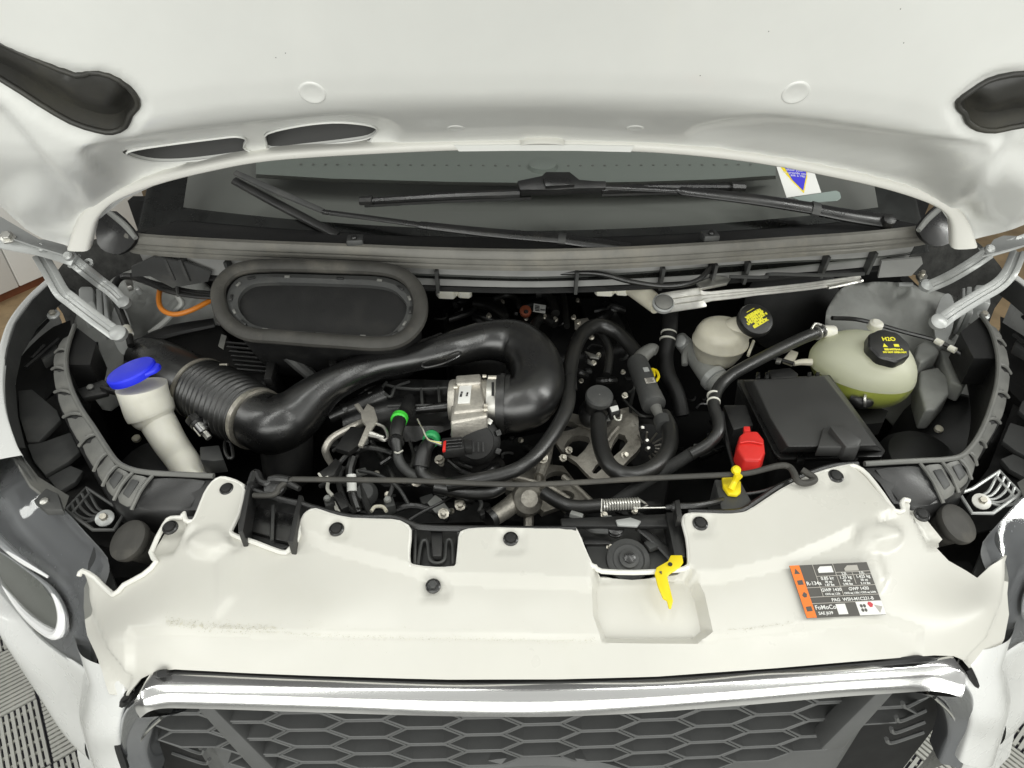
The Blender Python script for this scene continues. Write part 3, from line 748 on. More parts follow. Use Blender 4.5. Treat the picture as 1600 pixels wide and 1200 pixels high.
# ---- inner wing (grey primer sheet metal), one patch per side with pressings
def side(f):
    return lambda pts: [f(*p) for p in pts]
for k in (0, 1):
    f = (lambda x, y: (x, y)) if k == 0 else (lambda x, y: MR(x, y))
    iw = thing('inner_wing', 'grey primed sheet metal inner wing behind the ' + ('washer filler' if k == 0 else 'coolant tank'), 'inner wing')
    if k == 0:
        out = [(140, 470), (170, 440), (195, 425), (230, 418), (300, 430), (352, 470), (352, 500), (300, 530), (200, 560), (195, 620), (160, 640), (120, 560), (118, 500)]
        ct = [(140, 470, 'z', .90), (230, 420, 'z', .94), (350, 470, 'z', .90), (300, 530, 'z', .84), (160, 640, 'z', .72), (120, 520, 'z', .84), (210, 520, 'z', .84)]
        rl = [(ell(215, 470, 22, 26), .009, 18), (ell(222, 468, 9, 8), .014, 5), (ell(222, 468, 5, 4), -.01, 4), (ell(226, 471, 5, 5), -.02, 4), ([(205, 520), (260, 455), (272, 462), (222, 532)], -.010, 16), ([(262, 500), (296, 455), (306, 462), (275, 512)], -.009, 16), (ell(190, 445, 14, 10), .008, 14), ([(125, 470), (165, 490), (175, 530), (140, 560), (118, 520)], .009, 18), ([(310, 470), (316, 440), (324, 440), (330, 480)], .008, 5)]
    else:
        out = [(1290, 500), (1300, 470), (1325, 445), (1385, 440), (1440, 450), (1480, 460), (1530, 480), (1545, 540), (1530, 600), (1530, 650), (1500, 700), (1440, 705), (1390, 660), (1300, 560)]
        ct = [(1290, 500, 'z', .90), (1340, 445, 'z', .94), (1440, 450, 'z', .94), (1530, 480, 'z', .88), (1530, 600, 'z', .78), (1440, 700, 'z', .68), (1300, 560, 'z', .8), (1450, 540, 'z', .86)]
        rl = [([(1352, 440), (1440, 560), (1460, 550), (1375, 445)], -.010, 16), ([(1420, 430), (1436, 470), (1490, 500), (1480, 520), (1425, 490), (1400, 450)], .010, 18), (ell(1409, 458, 6, 5), -.02, 4), ([(1432, 535), (1462, 532), (1470, 550), (1440, 572), (1430, 560)], .009, 18), (ell(1440, 548, 5, 5), -.01, 4),
              ([(1468, 540), (1508, 555), (1512, 590), (1500, 605), (1480, 560)], .010, 16), ([(1440, 575), (1480, 570), (1490, 610), (1455, 645), (1437, 610)], .012, 16), (ell(1472, 508, 14, 9), .008, 14), ([(1390, 480), (1400, 475), (1412, 500), (1400, 505)], .005, 10)]
    pnl = mk('wing_panel', patch(smooth_outline(out, 3), surf(ct), (), 6, rl, .002), M['primer'], iw, sharp=120)
    blk = side(f)([(67 * 0 + 122, 452), (126, 447), (143, 447), (146, 452), (146, 470), (122, 478)])
    mk('stiffener_box', pprism(blk, .935, .06), M['hinge'], iw, bevel=.004)
    mk('stiffener_rib', pprism(side(f)([(149, 450), (158, 450), (160, 492), (151, 494)]), .93, .06), M['hinge'], iw, bevel=.003)
    mk('stiffener_rib', pprism(side(f)([(160, 452), (165, 453), (170, 497), (163, 496)]), .935, .05), M['hinge'], iw, bevel=.002)
    mk('stud', lathe([(.006, 0), (.006, .014), (.004, .016)], P(*f(219, 458), .955), (.0, -.3, 1), 10), M['hinge'], iw)
    if k == 0:
        gp = pprism([(195, 438), (206, 436), (206, 446), (198, 448)], .97, .012)
        mk('ground_tab', gp, M['zinc'], iw, bevel=.001)
    else:
        gp = pprism([(1432, 428), (1446, 424), (1450, 432), (1438, 438)], .985, .008)
        mk('ground_tab', gp, M['zinc'], iw, bevel=.001)
        mk('ground_bolt', lathe([(.007, 0), (.007, .006), (.0045, .007), (.0045, .012)], P(1439, 430, .985), (0, -.3, 1), 8), M['bolt'], iw)
        mk('stud', tube([P(1403, 445, .955), P(1425, 445, .955)], .0055, n=8), M['hinge'], iw)
        mk('pressed_box', pprism([(1434, 538), (1444, 531), (1462, 533), (1469, 550), (1440, 566), (1430, 556)], .885, .05), M['primer'], iw, bevel=.006, seg=3)
        mk('pressed_box', pprism([(1470, 545), (1492, 553), (1511, 572), (1513, 592), (1506, 604), (1486, 596), (1474, 565)], .872, .04), M['primer'], iw, bevel=.005, seg=3)
        mk('pressed_box', pprism([(1438, 578), (1466, 572), (1482, 590), (1484, 614), (1462, 640), (1446, 640), (1436, 606)], .862, .05), M['primer'], iw, bevel=.006, seg=3)

# ---- bonnet hinges
def strap(pts, w, th, grv=0):
    # flat bent steel bar along 3D points, width w across the view
    p = [Vector(q) for q in pts]; V = []; Fc = []
    for i, c in enumerate(p):
        t = (p[min(i + 1, len(p) - 1)] - p[max(i - 1, 0)]).normalized(); vw = (CAM - c).normalized()
        s = t.cross(vw).normalized(); n_ = s.cross(t).normalized()
        if n_.dot(vw) < 0: n_ = -n_
        ww = w[i] if hasattr(w, '__len__') else w
        prof = [(-ww, -th), (-ww, 0), (-ww * .88, .0012), (-ww * .34, .0012), (-ww * .2, -grv), (ww * .2, -grv), (ww * .34, .0012), (ww * .88, .0012), (ww, 0), (ww, -th)]
        V += [c + s * a + n_ * b for a, b in prof]
    k = 10
    for i in range(len(p) - 1):
        for j in range(k): Fc.append((i * k + j, i * k + (j + 1) % k, (i + 1) * k + (j + 1) % k, (i + 1) * k + j))
    Fc.append(tuple(range(k))[::-1]); Fc.append(tuple((len(p) - 1) * k + j for j in range(k)))
    return V, Fc
for k in (0, 1):
    h = thing('bonnet_linkage', 'grey four-bar bonnet hinge bolted to the bonnet corner near the ' + ('washer filler' if k == 0 else 'coolant tank'), 'hinge', 'bonnet hinges')
    if k == 0:
        lo = [(62, 398, 1.06), (78, 425, 1.05), (95, 455, 1.03), (110, 468, 1.02), (145, 495, .99), (183, 523, .955)]; up_ = [(105, 400, 1.07), (130, 420, 1.05), (155, 440, 1.01), (175, 455, .99), (195, 476, .96)]
        pl = [(-30, 360, 1.12), (0, 378, 1.10), (60, 390, 1.085), (110, 405, 1.07), (118, 409, 1.06)]; fl = [(-60, 310), (0, 338), (62, 374), (85, 374), (105, 385), (119, 396), (100, 398), (60, 386), (0, 366), (-60, 340)]
        rv = [(66, 390), (108, 403)]; bt = [(13, 372, 1.11)]; eye = (139, 412, 1.05)
    else:
        lo = [(1592, 392, 1.06), (1578, 425, 1.04), (1560, 445, 1.02), (1530, 463, 1.0), (1490, 488, .975), (1468, 505, .955)]; up_ = [(1545, 395, 1.07), (1520, 412, 1.05), (1490, 430, 1.02), (1470, 440, 1.0), (1446, 450, .98)]
        pl = [(1640, 360, 1.11), (1590, 379, 1.09), (1548, 392, 1.07), (1535, 398, 1.06)]; fl = [(1700, 330), (1600, 369), (1568, 368), (1553, 374), (1545, 385), (1535, 400), (1600, 383), (1700, 350)]
        rv = [(1545, 392), (1588, 379)]; bt = []; eye = None
    sm = lambda L: [Vector(v) for v in catmull([tuple(P(*q)) for q in L], 5)]
    mk('lower_arm', strap(sm(lo), .0140, .006, .0022), M['hinge'], h, sharp=40)
    mk('upper_arm', strap(sm(up_), .0125, .006, .0018), M['hinge'], h, sharp=40)
    mk('link_plate', strap(sm(pl), [.012] * (5 * (len(pl) - 1)) + [.016], .005, -.002), M['hinge'], h, sharp=40)
    mk('mounting_flange', patch(fl, lambda q: [P(a_, b_, 1.115 - .00025 * (a_ if k == 0 else 1664 - a_)) for a_, b_ in q], (), 12, (), .003), M['hinge'], h)
    for x, y in rv:
        mk('rivet', lathe([(.009, -.004), (.009, .003), (.006, .006)], P(x, y, 1.088) + Vector((0, 0, .004)), (0, -.55, .8), 14), M['hinge'], h)
    e = lo[-1]; mk('pivot', lathe([(.016, -.006), (.016, .004), (.010, .007)], P(e[0] + (2 if k == 0 else -2), e[1] - 2, e[2] + .004), (0, -.55, .8), 16), M['hinge'], h)
    e = up_[-1]; mk('pivot', lathe([(.013, -.006), (.013, .004), (.008, .006)], P(*e) + Vector((0, 0, .006)), (0, -.55, .8), 16), M['hinge'], h)
    mk('body_bracket', patch([(q if k == 0 else (1666 - q[0], q[1] - 17)) for q in ell(190, 515, 15, 40, 24, -8)], lambda q: [P(a_, b_, .935 - .0006 * (b_ - 470)) for a_, b_ in q], (), 10, (), .004), M['hinge'], h)
    for b in bt:
        bp = mk('hinge_bolt', lathe([(.014, 0), (.014, .003), (.009, .004), (.009, .012), (.008, .013)], P(*b), (.2, -.5, .8), 6), M['zinc'], h)
    if eye: mk('stop_eye', lathe([(.010, 0), (.010, .004), (.004, .004), (.004, 0)], P(*eye), (0, -.55, .8), 12, cap=False), M['hinge'], h)

# ---- wings (fenders)
for k in (0, 1):
    f = (lambda x, y: (x, y)) if k == 0 else MR
    wg = thing('front_wing', 'white painted front wing edge next to the ' + ('washer filler side headlight' if k == 0 else 'coolant tank side headlight'), 'wing', 'front wings')
    sg = -1 if k == 0 else 1
    ed = side(f)([(84, 432), (50, 463), (22, 500), (9, 540), (2, 590), (5, 640), (20, 692), (30, 712)])
    zz = [.96, .955, .95, .945, .94, .932, .922, .918]
    e0 = [P(x, y, z) for (x, y), z in zip(ed, zz)]
    ofs = [.010, .010, .011, .013, .020, .034, .050, .060]
    mk('wing_skin', skin([[p + Vector((-sg * .004, 0, -.006)) for p in e0], e0, [p + Vector((sg * q, -.2 * q, -q * .25)) for p, q in zip(e0, ofs)], [p + Vector((sg * (q + .012), -.3 * q, -.05 - q * .6)) for p, q in zip(e0, ofs)], [p + Vector((sg * (q + .03), -.3 * q, -.35)) for p, q in zip(e0, ofs)], [p + Vector((sg * (q + .03), -.3 * q, -.60)) for p, q in zip(e0, ofs)]], 50, 6), M['paint'], wg, sharp=80)
    o = side(f)([(86, 436), (52, 468), (25, 505), (12, 545), (5, 590), (8, 650), (19, 698), (40, 700), (28, 650), (24, 600), (34, 555), (60, 510), (95, 475), (120, 455)])
    mk('wing_flange', patch(o, surf([(*f(86, 436), 'z', .955), (*f(120, 455), 'z', .90), (*f(5, 590), 'z', .935), (*f(26, 600), 'z', .90), (*f(19, 698), 'z', .915), (*f(38, 695), 'z', .89)]), (), 10, (), .003), M['grey_plastic'], wg)
    bm_ = f(84, 489) if k == 0 else (1536, 490)
    bo = thing('flange_bolt', 'large washer-head bolt on the wing flange by the ' + ('washer filler side hinge' if k == 0 else 'coolant tank side hinge'), 'bolt')
    bp = P(bm_[0], bm_[1] + 3, .92); ax = (.1 if k == 0 else -.1, -.35, 1)
    mk('washer', lathe([(.0125, 0), (.0125, .002), (.008, .0045)], bp, ax, 20), M['hinge'], bo)
    mk('hex_head', lathe([(.007, .003), (.007, .009), (.006, .0105)], bp, ax, 6), M['bolt'], bo)

# ---- bay rim: ribbed plastic gutter both sides
IN_L = [(118, 510), (108, 540), (104, 570), (111, 605), (127, 640), (147, 670), (166, 700), (183, 723), (204, 735), (235, 741), (290, 744), (335, 746)]
OU_L = [(112, 518), (90, 545), (82, 570), (84, 603), (94, 640), (117, 685), (142, 728), (158, 755), (173, 777), (200, 796), (255, 800), (305, 800)]
IN_R = [(1532, 494), (1548, 520), (1558, 560), (1557, 600), (1545, 645), (1530, 680), (1515, 702), (1500, 715), (1478, 720), (1440, 722), (1400, 724), (1350, 727)]
OU_R = [(1540, 500), (1566, 530), (1578, 575), (1577, 610), (1568, 650), (1545, 690), (1528, 720), (1520, 745), (1503, 765), (1478, 785), (1440, 795), (1400, 790)]
def strip(A_, B_, za, zb, fa, fb, n=6):
    q = []
    for f_ in np.linspace(fa, fb, n):
        q.append(f_)
    return q
def lerp(a, b, t): return a + (b - a) * t
for k, (IN, OU) in enumerate(((IN_L, OU_L), (IN_R, OU_R))):
    rm = thing('gutter_moulding', 'ribbed grey plastic rim moulding along the ' + ('washer filler side of the bay' if k == 0 else 'coolant tank side of the bay'), 'rim moulding', 'bay rim mouldings')
    iA = catmull([tuple(P(*q, .948)) for q in IN], 6); oA = catmull([tuple(P(*q, .925)) for q in OU], 6)
    n = len(iA)
    def at(t, s, dz=0):
        x = t * (n - 1); i = min(int(x), n - 2); fr = x - i
        a_ = Vector(lerp(iA[i], iA[i + 1], fr)); b_ = Vector(lerp(oA[i], oA[i + 1], fr)); return a_.lerp(b_, s) + Vector((0, 0, dz + .006 * math.sin(math.pi * s)))
    ts = list(np.linspace(0, 1, 61))
    V = []; S_ = [0, .05, .5, .93, 1.0, 1.03]; Z_ = [-.004, 0, 0, 0, -.006, -.05]
    for t in ts: V += [at(t, s, z - .003) for s, z in zip(S_, Z_)]
    m_ = len(S_)
    mk('rim_base', (V, [(i * m_ + j, i * m_ + j + 1, (i + 1) * m_ + j + 1, (i + 1) * m_ + j) for i in range(60) for j in range(m_ - 1)]), M['black'], rm)
    br_ = [0.03, .115, .205, .30, .39, .48, .57, .655, .75, .83, .985]
    for a_, b_ in zip(br_[:-1], br_[1:]):
        t0, t1 = a_ + .006, b_ - .006
        tt = np.linspace(t0, t1, 5); ss = [.08, .14, .84, .93]; zz = [-.002, .0025, .0025, -.003]
        V = []
        for ti, t in enumerate(tt):
            for s, z in zip(ss, zz): V.append(at(t, s, z if 0 < ti < 4 else z - .004))
        mk('rim_panel', (V, [(i * 4 + j, i * 4 + j + 1, (i + 1) * 4 + j + 1, (i + 1) * 4 + j) for i in range(4) for j in range(3)]), M['rim'] if (b_ < .9) else M['black'], rm, sharp=50)
    for b_ in br_[1:-1]:
        mk('cross_rib', sweep([at(b_, s, .001) for s in (.06, .3, .6, .9, 1.0)], [.0028] * 5, 6), M['rim'], rm)
    for a_, b_ in ((.665, .74), (.76, .82)):
        mk('raised_pad', prism([at(a_ + .015, .3, .003), at(b_ - .012, .3, .003), at(b_ - .012, .8, .003), at(a_ + .015, .75, .003)], (0, 0, -.006)), M['grey_plastic'], rm, bevel=.002)
    mk('seal_lip', sweep([Vector(c) + Vector((0, 0, .003)) for c in iA], [.0042] * n, 8), M['rim'], rm)
    mk('inner_skirt', loft(iA, [(0, .0), (0, -.05), (0.0, -.12)]), M['matte'], rm)
    tip = IN[0]
    fin = [(tip[0], tip[1]), IN[1], IN[2], (lerp(IN[2][0], 835, .05), IN[2][1]), (lerp(tip[0], 835, .045), tip[1] + 25)]
    mk('corner_gusset', pprism(fin, .944, .06), M['matte'], rm)

# ---- plastic housings between the rim and the wing
for k in (0, 1):
    f = (lambda x, y: (x, y)) if k == 0 else MR
    hs = thing('headlight_housing', 'black stepped plastic headlight housing back on the ' + ('washer filler side' if k == 0 else 'coolant tank side'), 'headlight housing', 'headlight housings')
    o = side(f)([(30, 560), (60, 520), (110, 500), (115, 560), (100, 640), (150, 750), (190, 800), (240, 830), (230, 870), (150, 850), (60, 770), (30, 700), (22, 620)])
    mk('housing_back', patch(o, surf([(*f(30, 560), 'z', .86), (*f(110, 510), 'z', .84), (*f(150, 750), 'z', .84), (*f(240, 830), 'z', .82), (*f(150, 850), 'z', .86), (*f(30, 700), 'z', .86), (*f(90, 660), 'z', .82)]), (), 10, (), .003), M['matte'], hs)
    mk('housing_step', pprism(side(f)([(28, 610), (50, 608), (88, 640), (95, 655), (60, 690), (42, 690), (30, 650)]), .868, .010), M['grey_plastic'], hs, bevel=.002)
    mk('housing_step', pprism(side(f)([(42, 694), (62, 692), (110, 675), (125, 705), (105, 722), (70, 742), (52, 720)]), .868, .010), M['grey_plastic'], hs, bevel=.002)
    mk('housing_step', pprism(side(f)([(74, 746), (110, 727), (130, 735), (118, 752), (92, 768)]), .868, .010), M['grey_plastic'], hs, bevel=.002)
    mk('housing_step', pprism(side(f)([(60, 550), (88, 538), (92, 548), (66, 564)]), .876, .02), M['grey_plastic'], hs, bevel=.002)
    for a_, b_ in (((36, 540), (75, 500)), ((50, 560), (70, 540)), ((40, 575), (92, 530))):
        mk('stiffening_rib', sweep([P(*f(*a_), .88), P(*f(*b_), .885)], [.004, .004], 6), M['black'], hs)
    o = side(f)([(14, 700), (25, 700), (60, 745), (108, 775), (100, 798), (48, 758)])
    mk('lens_rim', patch(o, surf([(*f(14, 700), 'z', .915), (*f(25, 700), 'z', .90), (*f(100, 798), 'z', .905), (*f(108, 775), 'z', .895)]), (), 9, (), .004), M['rim'], hs)
    # spring comb bracket and adjuster
    cb = thing('comb_bracket', 'slatted spring bracket with washer-head bolt by the ' + ('washer filler side rubber stop' if k == 0 else 'coolant tank side rubber stop'), 'bracket', 'comb brackets')
    g = f if k == 0 else (lambda x, y: (1697 - x, y - 26))
    ring = [(102, 797), (135, 762), (178, 790), (198, 797), (178, 828), (146, 828)]
    mk('bracket_frame', sweep([P(*g(*q), .895) for q in ring], [.0028] * 6, 6, True), M['grey_plastic'] if k == 0 else M['hinge'], cb)
    mk('cross_bar', sweep([P(*g(112, 802), .892), P(*g(140, 770), .894)], [.002] * 2, 6), M['grey_plastic'] if k == 0 else M['hinge'], cb)
    for j in range(5):
        a_ = (136 - j * 8, 763 + j * 8.2); m1 = (a_[0] + 7, a_[1] + 14 + j * .5); e = (162 - j * 3.2, 800 + j * 3)
        mk('slat', tube([P(*g(*a_), .896), P(*g(*m1), .89), P(*g((m1[0] + e[0]) / 2, (m1[1] + e[1]) / 2 + 5), .886), P(*g(*e), .888)], .0022, n=6), M['grey_plastic'] if k == 0 else M['hinge'], cb)
    bp = P(*g(164, 810), .892); ax = (.2 * (1 if k == 0 else -1), -.4, 1)
    mk('bolt_washer', lathe([(.013, 0), (.013, .002), (.008, .0045)], bp, ax, 20), M['hinge'] if k == 0 else M['bead'], cb)
    mk('hex_head', lathe([(.006, .003), (.006, .009), (.005, .0105)], bp, ax, 6), M['bolt'], cb)
    # bump stop
    bs = solo('bump_stop', lathe([(.020, -.05), (.024, -.012), (.029, -.006), (.030, 0), (.029, .005), (.026, .007), (.012, .0075)], P(*(g(203, 845)), .905), (-.3 if k == 0 else .3, -.35, .9), 28), M['dusty'], 'round grey rubber bonnet stop standing on the ' + ('washer filler side of the white cover' if k == 0 else 'coolant tank side of the white cover'), 'bump stop', 'bonnet bump stops')

# ---- headlights
for k in (0, 1):
    f = (lambda x, y: (x, y)) if k == 0 else MR
    hl = thing('headlight', 'clear-lens headlight at the ' + ('washer filler side corner' if k == 0 else 'coolant tank side corner') + ' with chrome inside', 'headlight', 'headlights')
    sg = -1 if k == 0 else 1
    def G(L): return [P(*f(x, y), z) for x, y, z in L]
    T = G([(8, 652, .927), (20, 694, .919), (42, 733, .914), (62, 768, .910), (100, 800, .905), (150, 852, .895), (166, 872, .888)])
    B = G([(-120, 800, .66), (-60, 860, .70), (-14, 912, .73), (14, 943, .737), (60, 996, .755), (112, 1036, .778), (146, 1056, .79)])
    T, B = res3(T, 20), res3(B, 20)
    bul = Vector((sg * .5, -.55, .62)).normalized()
    def sec(t, h): return [Vector(a_).lerp(Vector(b_), t) + bul * (h * (.35 + .65 * math.sin(math.pi * min(1, .15 + i / 19)))) for i, (a_, b_) in enumerate(zip(T, B))]
    def sheet(d): return [sec(0, -d), sec(.12, .012 - d), sec(.3, .028 - d), sec(.55, .034 - d), sec(.8, .022 - d), sec(1, .0 - d)]
    mk('lens', skin(sheet(0), 48, 6), M['lens'], hl, sharp=180)
    mk('reflector', skin([sec(.0, -.006)] + sheet(.030)[1:5] + [sec(1.0, -.004)], 48, 6), M['reflector'], hl, sharp=180)
    def on(t, i, h): 
        i0 = int(min(i, 18.999)); fr = i - i0; a_ = Vector(T[i0]).lerp(Vector(T[i0 + 1]), fr); b_ = Vector(B[i0]).lerp(Vector(B[i0 + 1]), fr)
        return a_.lerp(b_, t) + bul * h
    mk('light_guide', tube([on(.42, 0, .020), on(.45, 3, .022), on(.47, 6, .024), on(.49, 9, .024), on(.49, 12, .021), on(.45, 15, .016)], [.004, .006, .007, .007, .006, .002], n=10), M['guide'], hl)
    ov = [on(.66, 9.5, .012), on(.56, 13, .012), on(.55, 15.5, .010), on(.68, 16.8, .010), on(.84, 16.4, .010), on(.88, 13.5, .010), on(.80, 10.5, .012)]
    mk('lamp_ring', tube(ov, [.0012, .002, .004, .007, .0075, .005, .002], closed=True, n=10), M['guide'], hl)
    oc = [Vector(q[:3]) for q in catmull([tuple(q) for q in ov], 6, True)]; cen = sum(oc, Vector()) / len(oc) - bul * .010
    nr = len(oc); V = oc + [cen.lerp(q, .6) - bul * .006 for q in oc] + [cen]
    mk('lamp_bowl', (V, [(i, (i + 1) % nr, nr + (i + 1) % nr, nr + i) for i in range(nr)] + [(nr + i, nr + (i + 1) % nr, 2 * nr) for i in range(nr)]), M['olive'], hl, sharp=180)
    mk('light_guide', tube([on(.66, 2.0, .016), on(.63, 3.2, .018), on(.60, 4.4, .016)], [.002, .007, .002], n=10), M['guide'], hl)
    sidec = side(f)([(148, 850), (160, 862), (186, 928), (182, 940), (160, 925), (135, 905), (138, 880)])
    mk('side_cheek', patch(sidec, surf([(*f(148, 850), 'z', .89), (*f(186, 928), 'z', .84), (*f(117, 912), 'z', .855)]), (), 8, (), .004), M['grey_plastic'], hl)
    # corner tab with screw (washer filler side only shows it)
    if k == 0:
        mk('mounting_tab', pprism([(52, 782), (72, 762), (90, 770), (98, 796), (70, 797)], .915, .012), M['grey_plastic'], hl, bevel=.002)
        mk('tab_screw', lathe([(.006, 0), (.006, .003), (.003, .004)], P(70, 784, .915), (0, -.3, 1), 8), M['zinc'], hl)
# ================================================================== WHITE FRONT COVER (slam panel)
COV = [(125, 902), (130, 894), (150, 905), (178, 931), (195, 916), (225, 900), (245, 880), (237, 866), (258, 822), (268, 812), (284, 811), (288, 804), (291, 815), (303, 817), (311, 803), (322, 775), (334, 757), (346, 750), (360, 752),
       (376, 759), (382, 768), (374, 805), (363, 828), (365, 838), (400, 850), (440, 865), (452, 862), (465, 845), (474, 815), (482, 804), (494, 800), (515, 807), (550, 815), (612, 817), (630, 822), (640, 832), (638, 860), (638, 880), (646, 888),
       (680, 892), (706, 891), (716, 884), (720, 842), (726, 834), (745, 831), (800, 830), (888, 830), (900, 834), (910, 858), (922, 884), (930, 888), (940, 895), (990, 897), (1030, 895), (1060, 893), (1074, 888), (1077, 878), (1074, 845), (1068, 822), (1068, 812), (1080, 807),
       (1130, 808), (1165, 804), (1190, 790), (1220, 770), (1255, 752), (1290, 739), (1325, 731), (1338, 732), (1355, 745), (1378, 775), (1396, 800), (1410, 800), (1408, 790), (1412, 783), (1420, 785), (1424, 795), (1440, 798), (1450, 806), (1475, 842), (1463, 856), (1482, 876),
       (1510, 892), (1527, 903), (1548, 884), (1574, 868), (1584, 878), (1589, 900), (1588, 925), (1592, 960), (1585, 1000), (1570, 1032), (1552, 1054), (1537, 1062), (1524, 1046), (1508, 1032), (1490, 1025), (1460, 1024), (1330, 1034), (1200, 1045), (1030, 1057), (870, 1062), (700, 1062), (500, 1057), (330, 1050), (270, 1048), (240, 1052), (215, 1064), (196, 1086), (188, 1094), (170, 1085), (140, 1040), (122, 990), (117, 950), (118, 920)]
cz = [(130, 894, .885), (178, 931, .89), (240, 870, .925), (350, 752, .955), (440, 865, .935), (490, 800, .955), (640, 832, .955), (680, 892, .945), (800, 830, .955), (940, 895, .94), (1075, 808, .955), (1325, 731, .955), (1396, 800, .95), (1475, 842, .92), (1527, 903, .885), (1574, 868, .88),
      (250, 960, .925), (500, 960, .93), (800, 960, .932), (1100, 960, .93), (1400, 930, .925), (1540, 950, .895), (1590, 960, .85), (1537, 1062, .84), (1460, 1024, .893), (1300, 1000, .915), (1200, 1045, .897), (870, 1062, .893), (500, 1057, .895), (270, 1048, .893), (188, 1094, .84), (120, 960, .85), (170, 1000, .895), (300, 1000, .915), (600, 1000, .917), (900, 1000, .917)]
cov_map = surf([(a_, b_, 'z', c_) for a_, b_, c_ in cz])
crel = [([(470, 835), (520, 858), (690, 905), (925, 915), (925, 800), (460, 780)], .007, 12, 1),
        ([(1085, 905), (1120, 905), (1230, 880), (1400, 800), (1300, 700), (1060, 780), (1060, 880)], .007, 12, 1),
        ([(290, 830), (372, 838), (400, 760), (330, 740)], .006, 12),
        ([(935, 893), (1078, 893), (1096, 930), (1108, 985), (1090, 1000), (945, 998), (932, 960), (930, 915)], -.018, 11, 1),
        (ell(330, 850, 34, 18), .010, 14), (ell(1372, 838, 34, 18), .010, 14),
        ([(340, 870), (382, 858), (365, 935), (340, 960)], .004, 10), ([(1340, 850), (1368, 850), (1385, 905), (1372, 925)], .004, 10),
        ([(662, 902), (700, 902), (700, 935), (660, 935)], -.004, 6), ([(780, 832), (816, 832), (822, 868), (774, 868)], -.003, 5),
        ([(512, 815), (543, 820), (546, 845), (510, 845)], -.003, 5), ([(1080, 810), (1108, 812), (1115, 838), (1080, 840)], -.003, 5), ([(1290, 738), (1318, 745), (1322, 762), (1296, 765)], -.003, 5),
        ([(200, 985), (500, 990), (930, 995), (1110, 996), (1380, 965), (1440, 985), (1440, 1100), (200, 1100)], -.005, 7, 1),
        ([(130, 900), (140, 960), (165, 1020), (200, 1062), (188, 1100), (100, 1000), (110, 900)], -.012, 10), ([(1577, 870), (1570, 940), (1545, 1000), (1515, 1030), (1540, 1070), (1600, 1000), (1600, 880)], -.012, 10),
        ([(258, 820), (292, 812), (270, 862), (240, 865)], -.012, 8), ([(1425, 795), (1450, 806), (1475, 845), (1455, 852)], -.012, 8)]
cover = thing('front_cover', 'white moulded plastic cover over the front panel with scalloped rear edge', 'cover')
mk('cover_shell', patch(COV, cov_map, (), 6.5, crel, .003), M['cover'], cover, sharp=55)
beadpts = [Vector(v) for v in cov_map(np.array(catmull(COV[:76], 2)))]
mk('edge_bead', sweep([b + Vector((0, 0, .003)) for b in beadpts], [.0034] * len(beadpts), 8), M['bead'], cover)

def cov_pt(x, y, dz=0): return Vector(cov_map([(x, y)])[0]) + Vector((0, 0, dz))
# grit lying along the step of the cover
gr = []; rg = random.Random(3)
gl_ = [(260, 972), (330, 980), (430, 984), (470, 990), (600, 996), (700, 997), (800, 999), (930, 1000)]
gl2 = [(1105, 990), (1160, 984), (1235, 974)]
def along(L, n, spread, size):
    p = resample(L, n)
    for q in p:
        for _ in range(2):
            x, y = q[0] + rg.gauss(0, 3), q[1] + rg.gauss(0, spread(q[0]))
            c = cov_pt(x, y, -.0012 if y > 985 else .0008); r0 = rg.uniform(.3, 1) * size
            gr.append(lathe([(r0, 0), (r0 * .6, r0 * .5)], c + Vector((0, 0, .0006)), (rg.gauss(0, .3), rg.gauss(0, .3), 1), 5))
along(gl_[:3], 300, lambda x: 3.4, .00055); along(gl_[2:], 260, lambda x: 1.6, .0005); along(gl2, 70, lambda x: 1.3, .0005); along(gl_, 160, lambda x: 9, .0004)
mk('grit', join(*gr), M['grit'], cover, kind='stuff')
for (x, y, r, lab) in ((356, 768, 11, 'by the prop bracket outer lug'), (268, 828, 12, 'on the washer filler side ear'), (527, 831, 12, 'between the prop bracket and black notch'), (677, 917, 12, 'in the channel below the black notch'), (798, 846, 12, 'midway between notch and bonnet catch'), (1093, 822, 12, 'beside the bonnet catch and yellow lever'), (1304, 748, 12, 'near the prop rod hook'), (1438, 808, 12, 'on the coolant tank side ear')):
    pn = thing('push_pin', 'dark plastic push pin in the white cover ' + lab, 'push pin', 'push pins in the white cover')
    c = cov_pt(x, y, .004 if (x, y) != (677, 917) else .001); s = mpp(c); ax = (0, -.25, 1)
    mk('pin_collar', lathe([(r * s, 0), (r * s * .98, .0028), (r * s * .8, .004), (r * s * .74, .0034)], c, ax, 20), M['satin'], pn)
    if (x, y) == (677, 917): mk('hex_screw', lathe([(r * s * .55, .003), (r * s * .55, .007), (r * s * .45, .008)], c, ax, 6), M['grey_plastic'], pn)
    else: mk('pin_centre', lathe([(r * s * .70, .003), (r * s * .62, .0062), (r * s * .3, .0066)], c, ax, 16), M['matte'], pn)

